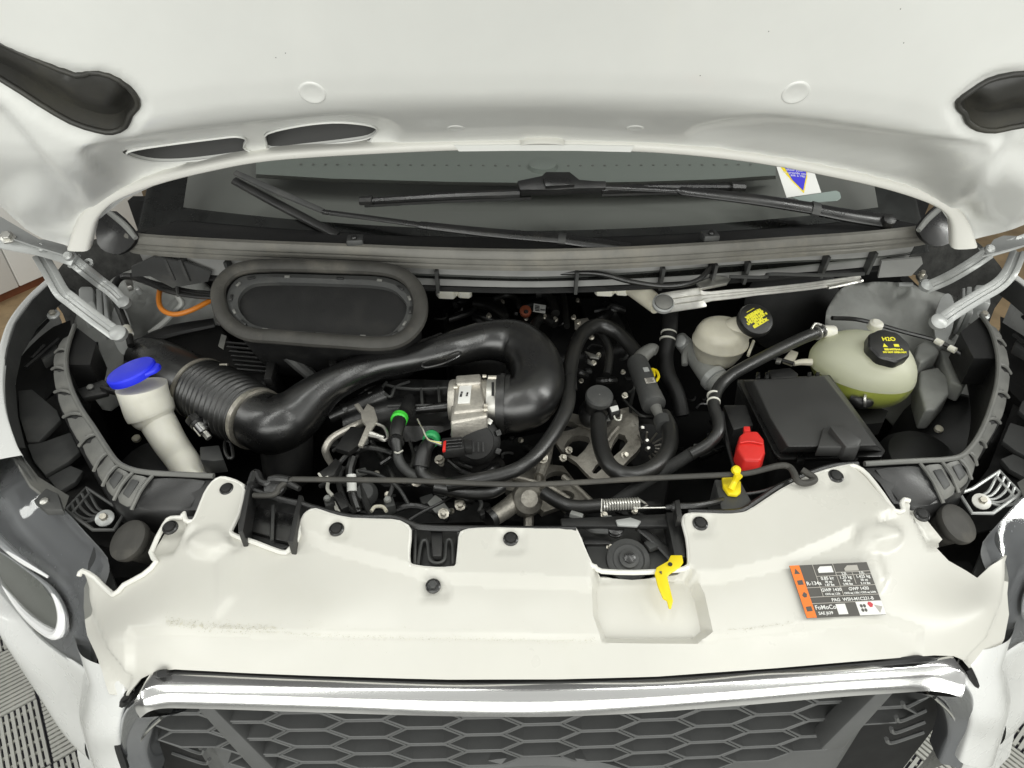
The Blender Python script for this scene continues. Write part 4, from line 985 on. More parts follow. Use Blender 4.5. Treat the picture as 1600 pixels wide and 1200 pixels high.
# ---- radiator support beneath the scallops
rs = thing('radiator_support', 'black plastic radiator support bar running under the white cover', 'radiator support')
sup = [(300, 752), (385, 760), (470, 790), (492, 795), (550, 809), (612, 810), (640, 818), (660, 826), (800, 829), (900, 829), (910, 825), (1060, 825), (1075, 800), (1150, 800), (1200, 768), (1260, 742), (1325, 737), (1385, 800), (1395, 870), (1075, 915), (930, 910), (640, 905), (440, 880), (360, 850), (290, 810)]
mk('support_bar', patch(sup, surf([(300, 752, 'z', .935), (440, 870, 'z', .905), (640, 818, 'z', .935), (680, 900, 'z', .905), (800, 829, 'z', .93), (980, 900, 'z', .90), (980, 830, 'z', .90), (1075, 800, 'z', .935), (1325, 737, 'z', .935), (1395, 870, 'z', .90)]), (), 10, (), .006), M['black'], rs)
sl = [(385, 764), (440, 782), (470, 789), (492, 796), (550, 810), (612, 811), (640, 820), (660, 826), (720, 828), (800, 829), (900, 829)]
mk('seal_lip', tube([P(x, y - 2, .957) for x, y in sl], .0045, n=8), M['black'], rs)
sl2 = [(1075, 803), (1150, 803), (1180, 788), (1215, 765), (1260, 745), (1300, 732), (1340, 728)]
mk('seal_lip', tube([P(x, y - 3, .957) for x, y in sl2], .0045, n=8), M['black'], rs)
# notch insert with U shaped rib
nt_ = thing('notch_insert', 'black moulded insert with U shaped rib in the cover notch', 'insert')
mk('insert_plate', pprism([(644, 826), (714, 828), (712, 886), (648, 886)], .938, .012), M['black'], nt_, bevel=.002)
mk('centre_tongue', pprism([(672, 826), (692, 826), (690, 868), (676, 868)], .952, .01), M['black'], nt_, bevel=.0015)
mk('raised_rib', tube([P(x, y, .945) for x, y in [(653, 882), (658, 850), (663, 844), (668, 848), (671, 872), (678, 879), (688, 879), (695, 872), (697, 848), (702, 843), (707, 850), (708, 882)]], .0022, n=6), M['grey_plastic'], nt_)
mk('side_rib', sweep([P(649, 828, .946), P(648, 886, .944)], [.002, .002], 6), M['grey_plastic'], nt_)

# prop rod bracket
pb = thing('prop_bracket', 'black box-shaped prop rod bracket set into the white cover', 'bracket')
mk('bracket_floor', pprism([(385, 780), (470, 790), (462, 850), (440, 858), (378, 835)], .925, .01), M['black'], pb, bevel=.002)
mk('bracket_wall', pprism([(388, 745), (400, 738), (407, 752), (392, 760), (380, 830), (372, 832), (372, 815)], .966, .04), M['black'], pb, bevel=.002)
mk('bracket_wall', pprism([(466, 772), (474, 774), (458, 848), (449, 846)], .962, .04), M['black'], pb, bevel=.002)
mk('bracket_lug', tube([P(x, y, .968) for x, y in [(392, 756), (400, 740), (408, 752), (418, 755), (430, 750), (445, 752), (468, 764)]], [.006, .007, .005, .005, .006, .006, .004], n=8), M['black'], pb)
mk('bracket_panel', pprism([(392, 790), (424, 796), (422, 838), (386, 828)], .932, .006), M['satin'], pb, bevel=.002)
mk('bracket_panel', pprism([(430, 798), (462, 804), (455, 848), (428, 842)], .934, .006), M['satin'], pb, bevel=.002)
mk('bracket_rib', sweep([P(427, 790, .94), P(425, 845, .936)], [.0025, .0025], 6), M['grey_plastic'], pb)
mk('bracket_rib', sweep([P(436, 778, .948), P(468, 784, .948)], [.0022, .0022], 6), M['grey_plastic'], pb)
# prop rod with hook
pr = thing('prop_rod', 'long thin black bonnet prop rod lying across the bay with hooked end', 'prop rod')
mk('rod', hose([(396, 774, .960), (420, 774, .962), (432, 770, .964), (438, 760, .968), (455, 750, .972), (480, 749, .974), (640, 751, .976), (800, 757, .978), (900, 754, .978), (1000, 748, .978), (1130, 742, .978), (1170, 739, .976), (1215, 728, .976), (1232, 729, .975), (1240, 738, .974), (1245, 750, .972), (1256, 755, .970), (1270, 752, .969), (1272, 747, .970), (1262, 740, .972), (1253, 734, .974)], [4.5] * 12 + [5, 5, 5.5, 5.5, 5.5, 5.5, 5.5, 5.5, 5], sub=6, n=10), M['dusty'], pr)
mk('end_grip', hose([(420, 749, .972), (435, 748, .973), (452, 750, .973)], [5, 7, 6], n=10), M['rubber'], pr)
mk('pivot_boss', lathe([(.015, -.004), (.015, .004), (.007, .008)], P(430, 762, .962), (0, -.3, 1), 16), M['black'], pr)
yc = thing('prop_clip', 'yellow plastic clip holding the prop rod beside the red terminal cap', 'clip')
mk('clip_base', pprism([(1128, 745), (1138, 742), (1158, 752), (1158, 768), (1152, 773), (1138, 771), (1130, 760)], .962, .006), M['yellow'], yc, bevel=.0015)
mk('clip_tongue', hose([(1142, 764, .966), (1148, 752, .975), (1154, 742, .986)], [6, 5, 7], n=10), M['yellow'], yc)
mk('clip_knob', lathe([(.005, -.004), (.007, 0), (.006, .004), (.003, .006)], P(1150, 735, .985), (0, -.4, 1), 14), M['yellow'], yc)
cs = thing('clip_stand', 'black upright plastic bracket under the yellow prop clip', 'bracket')
mk('stand_body', pprism([(1116, 748), (1158, 752), (1180, 792), (1140, 806), (1128, 800)], .955, .06), M['grey_plastic'], cs, bevel=.003)
mk('stand_arm', hose([(1165, 772, .95), (1190, 768, .95), (1215, 760, .95)], 2.5, n=6), M['grey_plastic'], cs)

# ---- bonnet catch
lt = thing('bonnet_catch', 'black bonnet catch assembly with coil spring and release cable', 'catch')
mk('catch_plate', pprism([(876, 810), (1060, 802), (1064, 810), (1050, 822), (878, 822)], .94, .006), M['black'], lt, bevel=.001)
mk('catch_plate', pprism([(915, 850), (960, 845), (1040, 850), (1070, 880), (1066, 893), (935, 893), (922, 880)], .915, .010), M['grey_plastic'], lt, bevel=.002)
boss = lathe([(.030, 0), (.029, .005), (.022, .008), (.020, .006), (.013, .006), (.013, .012), (.011, .013)], P(981, 876, .917), (0, -.4, 1), 24)
mk('catch_boss', boss, M['grey_plastic'], lt)
mk('catch_boss_screw', lathe([(.008, .012), (.008, .016), (.006, .017)], P(981, 876, .917), (0, -.4, 1), 12), M['satin'], lt)
sp = []
for i in range(14 * 14):
    t = i / (14 * 14 - 1); a_ = t * 14 * 2 * math.pi; c = P(942, 789, .962).lerp(P(1000, 786, .962), t)
    sp.append(c + Vector((0, math.cos(a_), math.sin(a_))) * .0072)
sp = [P(940, 800, .955), P(941, 780, .965)] + sp + [P(1008, 786, .965), P(1012, 789, .96), P(1004, 794, .958)]
mk('coil_spring', sweep(sp, [.0014] * len(sp), 6), M['zinc'], lt, label='bright coil spring')
mk('cable', sweep([P(990, 794, .962), P(1046, 793, .962)], [.0012] * 2, 6), M['zinc'], lt)
mk('cable_end', hose([(1040, 793, .962), (1050, 792, .962), (1052, 792, .962), (1060, 791, .962)], [4, 5, 8, 8], n=10), M['black'], lt)
mk('cable_sleeve', hose([(1060, 791, .962), (1090, 790, .96), (1120, 784, .955), (1150, 775, .94)], 5, n=8), M['rubber'], lt)
mk('pivot_stack', lathe([(.009, 0), (.009, .003), (.012, .004), (.012, .007), (.009, .008), (.009, .011), (.012, .012), (.012, .015), (.009, .016)], P(960, 830, .918), (0, -.3, 1), 16), M['satin'], lt)
mk('pawl', pprism([(962, 812), (985, 808), (1002, 814), (996, 822), (965, 820)], .946, .004), M['hinge'], lt, bevel=.001)
mk('lever_arm', hose([(905, 818, .93), (925, 828, .93), (950, 830, .93)], [4, 5, 5], n=8), M['grey_plastic'], lt)
mk('lever_arm', hose([(1000, 825, .93), (1030, 850, .925), (1060, 880, .92)], [7, 8, 10], flat=.4, n=8), M['black'], lt)
mk('catch_frame', pprism([(1040, 800), (1066, 800), (1072, 870), (1055, 875)], .945, .03), M['black'], lt, bevel=.002)
mk('catch_frame', pprism([(910, 835), (955, 842), (955, 850), (912, 850)], .92, .01), M['black'], lt, bevel=.002)
mk('catch_upright', pprism([(1054, 782), (1062, 780), (1066, 805), (1058, 808)], .972, .02), M['black'], lt, bevel=.001)
lv = thing('release_lever', 'bent yellow bonnet release lever hanging over the cover pocket', 'lever')
ly = [(1048, 867), (1066, 867), (1068, 878), (1062, 886), (1046, 896), (1043, 901), (1050, 930), (1052, 938), (1049, 950), (1045, 949), (1042, 937), (1036, 934), (1028, 915), (1023, 895), (1026, 886), (1044, 876)]
mk('lever_plate', prism([P(x, y, .950 - max(0, y - 895) * .00015) for x, y in ly], (0, 0, -.004)), M['yellow'], lv, bevel=.0012)
mk('lever_hole', lathe([(.0028, 0), (.0028, .0012)], P(1047, 882, .9505), (0, -.1, 1), 12), M['ink'], lv)
mk('lever_mark', pprism([(1030, 893), (1034, 892), (1034, 897), (1032, 895)], .9512, .001), M['label_grey'], lv)

# ---- refrigerant label
lbl = thing('refrigerant_label', 'grey and orange refrigerant label on the white cover', 'label')
c00 = cov_pt(1230, 886); c10 = cov_pt(1350, 880); c11 = cov_pt(1380, 961); c01 = cov_pt(1257, 967)
ex = (c10 - c00 + c11 - c01).normalized(); n_ = ((c10 - c00).cross(c01 - c00)).normalized()
if n_.z < 0: n_ = -n_
def lp(u, v, h=0):
    a_ = c00.lerp(c10, u); b_ = c01.lerp(c11, u); return a_.lerp(b_, v) + n_ * (.0125 + h) - Vector((0, 0, .006))
def lrect(u0, v0, u1, v1, h, th=.0003): return prism([lp(u0, v0, h), lp(u1, v0, h), lp(u1, v1, h), lp(u0, v1, h)], n_ * -th)
LW = (c10 - c00).length; LH = (c01 - c00).length
def ltext(s, u, v, size, align='LEFT', h=.0009, sx=1.0):
    p = lp(u, v, h); e1 = (lp(u + .1, v) - lp(u, v)).normalized(); e2 = (lp(u, v - .1) - lp(u, v)).normalized()
    m = Matrix((e1 * sx, e2, n_)).transposed().to_4x4(); m.translation = p
    return text_vf(s, size * LH, m, .0001, align, bold=.00012)
mk('label_base', lrect(0, 0, 1, 1, .0002, .0012), M['label_grey'], lbl)
mk('orange_band', lrect(0, 0, .125, 1, .0005), M['label_orange'], lbl)
mk('white_field', lrect(.67, .745, 1, 1, .0005), M['paper'], lbl)
def lline(u0, v0, u1, v1, w=.008):
    return lrect(u0, v0, u1 if u1 > u0 else u0 + w, v1 if v1 > v0 else v0 + w * 1.4, .0006)
mk('rule_lines', join(lline(.29, 0, .29, .62), lline(.55, 0, .55, .62), lline(.29, .23, 1, .23), lline(.55, .17, 1, .17), lline(.76, .17, .76, .41), lline(.125, .44, 1, .44), lline(.125, .62, 1, .62), lline(.125, .74, 1, .74)), M['label_pale'], lbl)
mk('white_print', join(ltext('R-134a', .135, .40, .10), ltext('0.85 kg', .42, .31, .085, 'CENTER'), ltext('30 oz', .42, .37, .06, 'CENTER'), ltext('1.87 lbs', .42, .43, .06, 'CENTER'),
    ltext('2.2L', .655, .225, .06, 'CENTER'), ltext('3.5L', .88, .225, .06, 'CENTER'), ltext('1.35 kg', .655, .305, .08, 'CENTER'), ltext('48 oz', .655, .365, .06, 'CENTER'), ltext('2.98 lbs', .655, .43, .06, 'CENTER'), ltext('1.425 kg', .88, .305, .08, 'CENTER'), ltext('50 oz', .88, .365, .06, 'CENTER'), ltext('3.14 lbs', .88, .43, .06, 'CENTER'),
    ltext('GWP 1430', .42, .535, .085, 'CENTER'), ltext('CO2 eq 1.22t', .42, .60, .05, 'CENTER'), ltext('GWP 1430', .77, .535, .085, 'CENTER'), ltext('CO2 eq 1.93t / CO2 eq 2.04t', .77, .60, .05, 'CENTER'), ltext('PAG  WSH-M1C231-B', .38, .725, .085), ltext('FoMoCo', .14, .86, .11), ltext('SAE J639', .16, .955, .075)), M['paper'], lbl)
def lpoly(pts, h=.0007, th=.0003): return prism([lp(u, v, h) for u, v in pts], n_ * -th)
mk('van_pictogram', join(lpoly([(.34, .10), (.38, .045), (.53, .045), (.53, .17), (.34, .17)])), M['paper'], lbl)
mk('van_pictogram', join(lpoly([(.68, .11), (.73, .05), (.86, .05), (.86, .16), (.68, .16)])), M['label_pale'], lbl)
mk('band_symbols', join(lpoly([(.03, .17), (.06, .06), (.10, .17)]), lpoly([(.03, .30), (.10, .29), (.10, .38), (.03, .385)]), lpoly([(.035, .58), (.07, .52), (.10, .56), (.085, .62), (.05, .625)]), lpoly([(.03, .80), (.10, .79), (.10, .88), (.03, .885)])), M['label_grey'], lbl)
mk('code_panel', lrect(.41, .775, .53, .965, .0006), M['paper'], lbl)
fan = []
for i in range(4):
    a_ = R(45 + 90 * i); u = .745 + .028 * math.cos(a_); v = .87 + .055 * math.sin(a_)
    fan.append(lpoly([(u + .018 * math.cos(q), v + .034 * math.sin(q)) for q in np.linspace(0, 2 * math.pi, 9)[:-1]], .0008))
mk('fan_symbol', join(*fan), M['label_grey'], lbl)
mk('hand_symbol', lpoly([(.81, .80), (.83, .76), (.86, .77), (.88, .81), (.86, .86), (.83, .86)], .0008), M['label_red'], lbl)
mk('warning_triangle', join(lpoly([(.89, .82), (.985, .86), (.93, .97)], .0008)), M['label_pale'], lbl)

# ================================================================== FASCIA, GRILLE
bt = thing('front_bumper', 'white painted front bumper corners wrapping round the grille and below the headlights', 'bumper')
for k in (0, 1):
    f = (lambda x, y: (x, y)) if k == 0 else MR
    sg = -1 if k == 0 else 1
    def G(L): return [P(*f(x, y), z) for x, y, z in L]
    Bt = G([(-60, 862, .700), (-14, 914, .730), (14, 945, .737), (40, 977, .746), (66, 1003, .756), (92, 1024, .766), (112, 1038, .776), (132, 1052, .785)])
    Sl = G([(-70, 850, .66), (-30, 905, .67), (12, 950, .69), (32, 1012, .645), (53, 1068, .60), (78, 1113, .56), (102, 1152, .53), (138, 1186, .51)])
    Bt, Sl = res3(Bt, 16), res3(Sl, 16)
    mid_ = [Vector(a_).lerp(Vector(b_), .5) + Vector((sg * .016, -.022, .012)) * math.sin(math.pi * min(1, i / 15 + .1)) for i, (a_, b_) in enumerate(zip(Bt, Sl))]
    und = [Vector(b_) + Vector((-sg * .02, .02, -.10)) for b_ in Sl]; und2 = [Vector(b_) + Vector((-sg * .05, .05, -.25)) for b_ in Sl]
    mk('corner_skin', skin([[Vector(v) + Vector((-sg * .004, .006, -.004)) for v in Bt], [Vector(v) for v in Bt], mid_, [Vector(v) for v in Sl], und, und2], 40, 7), M['paint'], bt, sharp=120)
    I0 = G([(118, 1000, .80), (132, 1052, .785), (131, 1085, .77), (126, 1130, .71), (136, 1170, .62), (150, 1215, .57)])
    I1 = G([(170, 1040, .85), (192, 1090, .838), (186, 1118, .81), (181, 1150, .77), (187, 1180, .71), (199, 1218, .65)])
    mI = [Vector(a_).lerp(Vector(b_), .5) + Vector((sg * .004, -.010, .006)) for a_, b_ in zip(I0, I1)]
    mk('inner_skin', skin([[v + Vector((sg * .01, .012, -.004)) for v in I0], I0, mI, I1, [v + Vector((-sg * .004, .02, -.004)) for v in I1]], 36, 6), M['paint'], bt, sharp=120)
    if k == 1: f = lambda x, y: (1706 - x, y - 34)
    L0 = G([(120, 1168, .50), (150, 1190, .52), (180, 1203, .55), (205, 1216, .56)]); L1 = G([(128, 1215, .42), (160, 1250, .42), (190, 1290, .42), (215, 1310, .42)])
    mk('lower_skin', skin([[v + Vector((0, .02, .01)) for v in L0], L0, L1], 20, 5), M['paint'], bt, sharp=120)
gap_px = [(196, 1200), (184, 1160), (186, 1120), (200, 1085), (222, 1063), (245, 1054), (270, 1052), (330, 1053), (500, 1061), (700, 1067), (855, 1067), (1030, 1061), (1200, 1049), (1330, 1038), (1462, 1028), (1488, 1029), (1505, 1037), (1520, 1060), (1528, 1095), (1524, 1130)]
gl = thing('grille', 'dark grey honeycomb radiator grille framed by a chrome bar', 'grille')
mk('frame_gap', hose([(x, y, .880 if 4 < i < 15 else .84 if i in (3, 16, 17) else .78 if i in (2, 18) else .74 if i in (1, 19) else .70) for i, (x, y) in enumerate(gap_px)], 6, n=8, sub=4), M['matte'], gl)
ct_ = [(210, 1096), (222, 1080), (245, 1068), (290, 1066), (400, 1069), (550, 1074), (700, 1076), (855, 1077), (1000, 1073), (1150, 1063), (1300, 1051), (1400, 1043), (1465, 1037), (1490, 1041), (1507, 1052)]
cb_ = [(219, 1122), (233, 1112), (255, 1107), (295, 1107), (400, 1110), (550, 1115), (700, 1119), (855, 1120), (1000, 1114), (1150, 1103), (1300, 1090), (1400, 1083), (1450, 1080), (1480, 1083), (1503, 1090)]
V = []; nsec = 9
tp_ = catmull(ct_, 5); bo_ = catmull(cb_, 5)
for (a_, b_), (c_, d_) in zip(tp_, bo_):
    A_ = P(a_, b_, .884); B_ = P(c_, d_, .862)
    for s in range(nsec):
        t = s / (nsec - 1); p = A_.lerp(B_, t); V.append(p + Vector((0, -.002 * math.sin(math.pi * t), .003 * math.sin(math.pi * t))))
    V.append(B_ + Vector((0, .03, -.002))); V.append(A_ + Vector((0, .03, -.004)))
nn = nsec + 2
Fc = [(i * nn + j, i * nn + (j + 1) % nn, (i + 1) * nn + (j + 1) % nn, (i + 1) * nn + j) for i in range(len(tp_) - 1) for j in range(nn)]
Fc += [tuple(range(nn)), tuple((len(tp_) - 1) * nn + j for j in range(nn))]
mk('chrome_bar', (V, Fc), M['chrome'], gl, sharp=40)
for k in (0, 1):
    f = (lambda x, y: (x, y)) if k == 0 else (lambda x, y: (1712 - x, y - 32))
    G0 = [P(*f(x, y), z) for x, y, z in [(212, 1097, .862), (192, 1120, .815), (187, 1152, .755), (194, 1188, .69), (208, 1228, .62)]]
    G1 = [P(*f(x, y), z) for x, y, z in [(226, 1121, .830), (214, 1135, .80), (208, 1160, .745), (214, 1192, .68), (228, 1228, .62)]]
    G2 = [P(*f(x, y), z) for x, y, z in [(290, 1110, .800), (252, 1124, .785), (236, 1150, .735), (232, 1182, .68), (244, 1222, .62)]]
    mk('surround', skin([[v + Vector((0, .012, 0)) for v in G0], G0, [a_.lerp(b_, .5) + Vector((0, -.006, .003)) for a_, b_ in zip(G0, G1)], G1, G2, [v + Vector((0, .03, 0)) for v in G2]], 30, 5), M['smoke_chrome'], gl, sharp=120)
    mk('surround_trim', tube([P(*f(x, y), z) for x, y, z in [(252, 1122, .815), (228, 1145, .765), (212, 1172, .70), (208, 1188, .67), (222, 1186, .68)]], .0022, n=6), M['chrome'], gl)
    mk('side_blade', prism([PY(*f(x, y), .02) for x, y in [(308, 1108), (332, 1106), (430, 1204), (395, 1204)]], (0, .03, 0)), M['grille'], gl, bevel=.003)
    for yy in (1128, 1150, 1168, 1184):
        mk('side_fin', tube([PY(*f(264 + (yy - 1128) * .1, yy - 8), .06), PY(*f(296 + (yy - 1128) * .4, yy + 8), .045), PY(*f(302 + (yy - 1128) * .45, yy + 2), .04)], .003, n=6), M['grille'], gl)
def bar_y(x): return .012 + .03 * (x + .1) ** 2 + .022 * x
CW, CH, ZT = .0785, .046, .770
def hexring(w, h, t, dep, sl=.012):
    def hx(s): 
        return [(-w / 2 + sl - 0 + s, h / 2 - s), (w / 2 - sl - s, h / 2 - s), (w / 2 + sl - s * 1.1, 0), (w / 2 - sl - s, -h / 2 + s), (-w / 2 + sl + s, -h / 2 + s), (-w / 2 - sl + s * 1.1, 0)]
    o, i_ = hx(0), hx(t); V = []
    for loop, y in ((o, 0), (i_, 0), (i_, dep), (o, dep)): V += [Vector((x, y, z)) for x, z in loop]
    return V, [(a * 6 + j, a * 6 + (j + 1) % 6, ((a + 1) % 4) * 6 + (j + 1) % 6, ((a + 1) % 4) * 6 + j) for a in range(4) for j in range(6)]
hme = to_mesh('grille_cell', hexring(CW - .001, CH - .0012, .0034, .042), bevel=.0008, seg=1); hme.materials.append(M['grille'])
for i in range(-8, 9):
    for j in range(-1, 7):
        x = .0 + i * CW; z = ZT - j * CH - (i % 2) * CH / 2 + .012 * (x) 
        if abs(x) > .50 - .055 * j + .03 or abs(x) > .52: continue
        if z < .645 and abs(x) < .15: continue
        if z < .52: continue
        sl_ = math.atan(.06 * (x + .1) + .022)
        m = Matrix.Translation((x, bar_y(x) + .018, z)) @ Matrix.Rotation(sl_, 4, 'Z')
        mk('grille_cell', hme, None, gl, m=m)
mk('cell_backing', gridvf(lambda u, v: Vector((u, bar_y(u) + .05 + max(0, abs(u) - .48) * .7, v)), list(np.linspace(-.64, .64, 33)), [.25, .6, .80]), M['grille'], gl)
mk('badge_plate', lathe([(.165, -.02), (.165, 0), (.15, .008), (.05, .012)], (.0, .025, .555), (0, -1, .12), 40, wob=lambda a: 1.0 / math.sqrt(math.cos(a) ** 2 + (math.sin(a) / .55) ** 2)), M['grille'], gl)
# ================================================================== AIR INLET
AN = Vector((0, -.42, .9)).normalized(); A0 = P(505, 478, 1.045)
def AP(x, y, h=0): return PP(x, y, A0, AN) + AN * h
ai = thing('air_inlet', 'oval black air inlet mouth with rubber seal and fine mesh', 'air inlet')
seal = [(341, 465), (347, 441), (373, 421), (425, 415), (520, 417), (606, 422), (643, 441), (657, 475), (649, 510), (610, 536), (520, 533), (440, 527), (385, 521), (352, 498)]
sp_ = [AP(x, y) for x, y in smooth_outline(seal, 6)]
mk('rubber_seal', sweep(sp_, [.0135] * len(sp_), 12, True, flat=.8, up=AN), M['dusty'], ai, label='dusty thick rubber seal lip')
fr_o = smooth_outline([(352, 470), (366, 437), (405, 426), (520, 428), (603, 432), (640, 452), (649, 480), (638, 510), (606, 529), (500, 525), (400, 518), (366, 500)], 4)
fr_i = smooth_outline([(371, 470), (386, 448), (420, 441), (520, 443), (600, 448), (629, 465), (635, 485), (622, 509), (595, 524), (500, 519), (410, 511), (381, 495)], 4)
n = len(fr_o)
V = [AP(x, y, -.004) for x, y in fr_o] + [AP(*(np.array(a) * .45 + np.array(b) * .55), .001) for a, b in zip(fr_o, fr_i)] + [AP(x, y, -.001) for x, y in fr_i] + [AP(x, y, -.022) for x, y in fr_i]
mk('mesh_frame', (V, [(a * n + i, a * n + (i + 1) % n, (a + 1) * n + (i + 1) % n, (a + 1) * n + i) for a in range(3) for i in range(n)]), M['grey_plastic'], ai)
mid = [tuple(np.array(a) * .5 + np.array(b) * .5) for a, b in zip(fr_o, fr_i)]
for i in range(0, n, 3):
    a_, b_ = AP(*mid[i], .002), AP(*mid[(i + 1) % n], .002)
    d_ = (b_ - a_).normalized()
    mk('frame_tab', box((a_ + b_) / 2, (.010 if i % 2 else .014, .005, .003), Matrix((d_, AN.cross(d_), AN)).transposed()), M['rim'] if i % 2 else M['black'], ai, bevel=.0008)
msh = thing('inlet_mesh', 'fine dark insect mesh inside the oval inlet frame', 'mesh')
M3 = Matrix((RT, AN.cross(RT), AN)).transposed()
ctr = AP(505, 480, -.016)
me_pts = [M3.transposed() @ (AP(x, y, -.016) - ctr) for x, y in fr_i]
mm = Matrix.Translation(ctr) @ M3.to_4x4()
o_ = mk('mesh_sheet', ([Vector(p) for p in me_pts], [tuple(range(len(me_pts)))]), M['mesh'], ai, m=mm)
WM.pop(msh); PARENT.pop(msh); ROOTS.remove(msh); bpy.data.objects.remove(msh)
for x, y in ((415, 452), (384, 478), (408, 488), (517, 475), (520, 490)):
    mk('grit_speck', lathe([(.0012, 0), (.0008, .0008)], AP(x, y, -.0155), AN, 6), M['paper'], ai)
mk('scratch', sweep([AP(470, 474, -.015), AP(510, 474, -.015), AP(545, 475, -.015)], [.0004] * 3, 4), M['hinge'], ai)
so = [AP(x, y, -.01) for x, y in smooth_outline(seal, 3)]
mk('inlet_duct', prism(so, (0.0, .06, -.13), .92), M['matte'], ai)
mk('duct_drain', hose([(430, 535, .97), (445, 552, .95), (462, 566, .93), (490, 590, .90)], [9, 9, 10, 10], n=10), M['grey_plastic'], ai)
mk('duct_stay', pprism([(420, 545), (436, 545), (424, 590), (412, 592)], .93, .02), M['matte'], ai, bevel=.002)
mk('duct_stay', pprism([(513, 545), (526, 546), (526, 572), (514, 570)], .95, .02), M['matte'], ai, bevel=.002)
mk('duct_tag', pprism([(346, 522), (354, 525), (349, 545), (341, 540)], .96, .002), M['rim'], ai)

# ================================================================== AIR BOX, BELLOWS, INTAKE
ab = thing('air_box', 'matte black air filter box below the oval inlet', 'air box')
mk('box_lid', pprism([(185, 575), (205, 528), (300, 502), (345, 505), (372, 545), (440, 560), (430, 600), (330, 600), (262, 610), (215, 620)], .885, .16), M['matte'], ab, bevel=.012, seg=3)
mk('lid_shoulder', tube([P(205, 545, .895), P(262, 520, .90), (P(335, 505, .90))], [.016, .02, .016], n=12, flat=.6), M['matte'], ab)
mk('outlet_snout', hose([(232, 560, .86), (262, 580, .872), (292, 596, .878), (316, 608, .88)], [36, 44, 46, 44], n=24), M['satin'], ab)
for i in range(7):
    mk('cooling_rib', sweep([P(352 + i * 3, 535 + i * 7, .90), P(408 + i * 4, 540 + i * 7, .892)], [.003, .003], 6), M['black'], ab)
bl = thing('intake_bellows', 'black corrugated rubber intake bellows with steel band clamps', 'bellows')
def corr(i, m): return 1 + .055 * math.sin(i / m * 13 * 2 * math.pi)
mk('bellows_hose', hose([(312, 606, .885), (340, 621, .888), (370, 638, .892), (398, 653, .895)], [46, 50, 51, 47], sub=44, n=32, mod=corr), M['rubber'], bl, sharp=80)
def ring_at(x, y, z, rpx, wpx, ax, m, nm, par, th=.0012):
    c = P(x, y, z); s = mpp(c); r = rpx * s; w = wpx * s
    return mk(nm, lathe([(r - th * 2, -w / 2), (r, -w / 2), (r, w / 2), (r - th * 2, w / 2)], c, ax, 40), m, par)
axB = (P(398, 653, .895) - P(370, 638, .892)).normalized()
ring_at(316, 608, .886, 50, 7, axB, M['bolt'], 'band_clamp', bl); ring_at(400, 654, .895, 50, 9, axB, M['bolt'], 'band_clamp', bl)
cl = P(386, 627, .935); mk('clamp_screw', tube([cl, cl + Vector((.014, -.002, .004))], [.0055, .0045], n=8), M['bolt'], bl)
cl = P(343, 572, .935); mk('clamp_screw', tube([cl, cl + Vector((.016, 0, .001))], [.005, .0045], n=8), M['bolt'], bl)
du = thing('intake_duct', 'smooth black blow-moulded intake duct curving over the engine', 'intake duct')
mk('duct_tube', hose([(400, 654, .895), (430, 664, .895), (462, 648, .905), (490, 622, .925), (522, 599, .94), (580, 573, .95), (645, 560, .958), (705, 545, .96), (762, 532, .958), (806, 537, .953), (834, 563, .946), (840, 597, .938), (828, 624, .93), (805, 633, .925), (788, 632, .923)],
    [46, 47, 42, 34, 27, 24, 21, 27, 31, 37, 40, 42, 43, 43, 43], sub=9, n=28), M['satin'], du, sharp=80)
mk('duct_shoulder', hose([(528, 574, .945), (570, 556, .952), (620, 549, .958), (660, 540, .96), (690, 525, .96)], [6, 12, 13, 11, 6], n=14), M['satin'], du)
mk('duct_shoulder', hose([(560, 565, .956), (610, 560, .963), (645, 552, .965), (675, 538, .962)], [4, 8, 8, 4], n=12), M['satin'], du)
mk('stiffening_rib', tube([P(662, 566, .985), P(690, 558, .988), P(716, 549, .988), P(717, 556, .985), P(692, 568, .984), P(664, 574, .982)], .0018, closed=True, n=6), M['satin'], du)
mk('web', pprism([(790, 560), (812, 565), (815, 585), (806, 588)], .94, .02), M['satin'], du, bevel=.002)
mk('down_leg', hose([(445, 668, .88), (448, 700, .84), (450, 745, .78)], [42, 40, 36], n=20), M['matte'], du)

# ================================================================== THROTTLE BODY
tb_ = thing('throttle_body', 'cast aluminium throttle body with sticker between duct and manifold', 'throttle body')
axT = Vector((1, -.04, .02)).normalized()
for i, (dx, r) in enumerate(((794, 46), (786, 48), (780, 46))):
    ring_at(dx, 631, .922, r, 7, axT, M['rubber'], 'rubber_cuff', tb_, .004)
ring_at(770, 628, .920, 41, 15, axT, M['zinc'], 'band_clamp', tb_, .0015)
c = P(770, 590, .965); mk('clamp_screw', tube([c - axT * .008, c + axT * .010], [.004, .004], n=8), M['bolt'], tb_)
mk('clamp_slot', pprism([(768, 597), (772, 597), (772, 617), (768, 617)], .9665, .002), M['ink'], tb_)
mk('core', lathe([(.036, -.035), (.038, -.03), (.038, .03), (.036, .034)], P(734, 626, .915), axT, 32), M['alu_clean'], tb_)
mk('top_casting', prism([P(x, y, .955) for x, y in [(711, 589), (752, 584), (758, 640), (707, 645)]], (0, -.004, -.05)), M['alu_clean'], tb_, bevel=.005, seg=3)
mk('top_casting', prism([P(x, y, .962) for x, y in [(712, 586), (751, 583), (752, 598), (712, 600)]], (0, 0, -.04)), M['alu_clean'], tb_, bevel=.004, seg=3)
mk('flange', prism([P(x, y, .952) for x, y in [(705, 632), (760, 628), (762, 650), (704, 660)]], (0, -.005, -.045)), M['alu_clean'], tb_, bevel=.004, seg=3)
st = [(718, 603), (737, 601), (734, 629), (715, 630)]
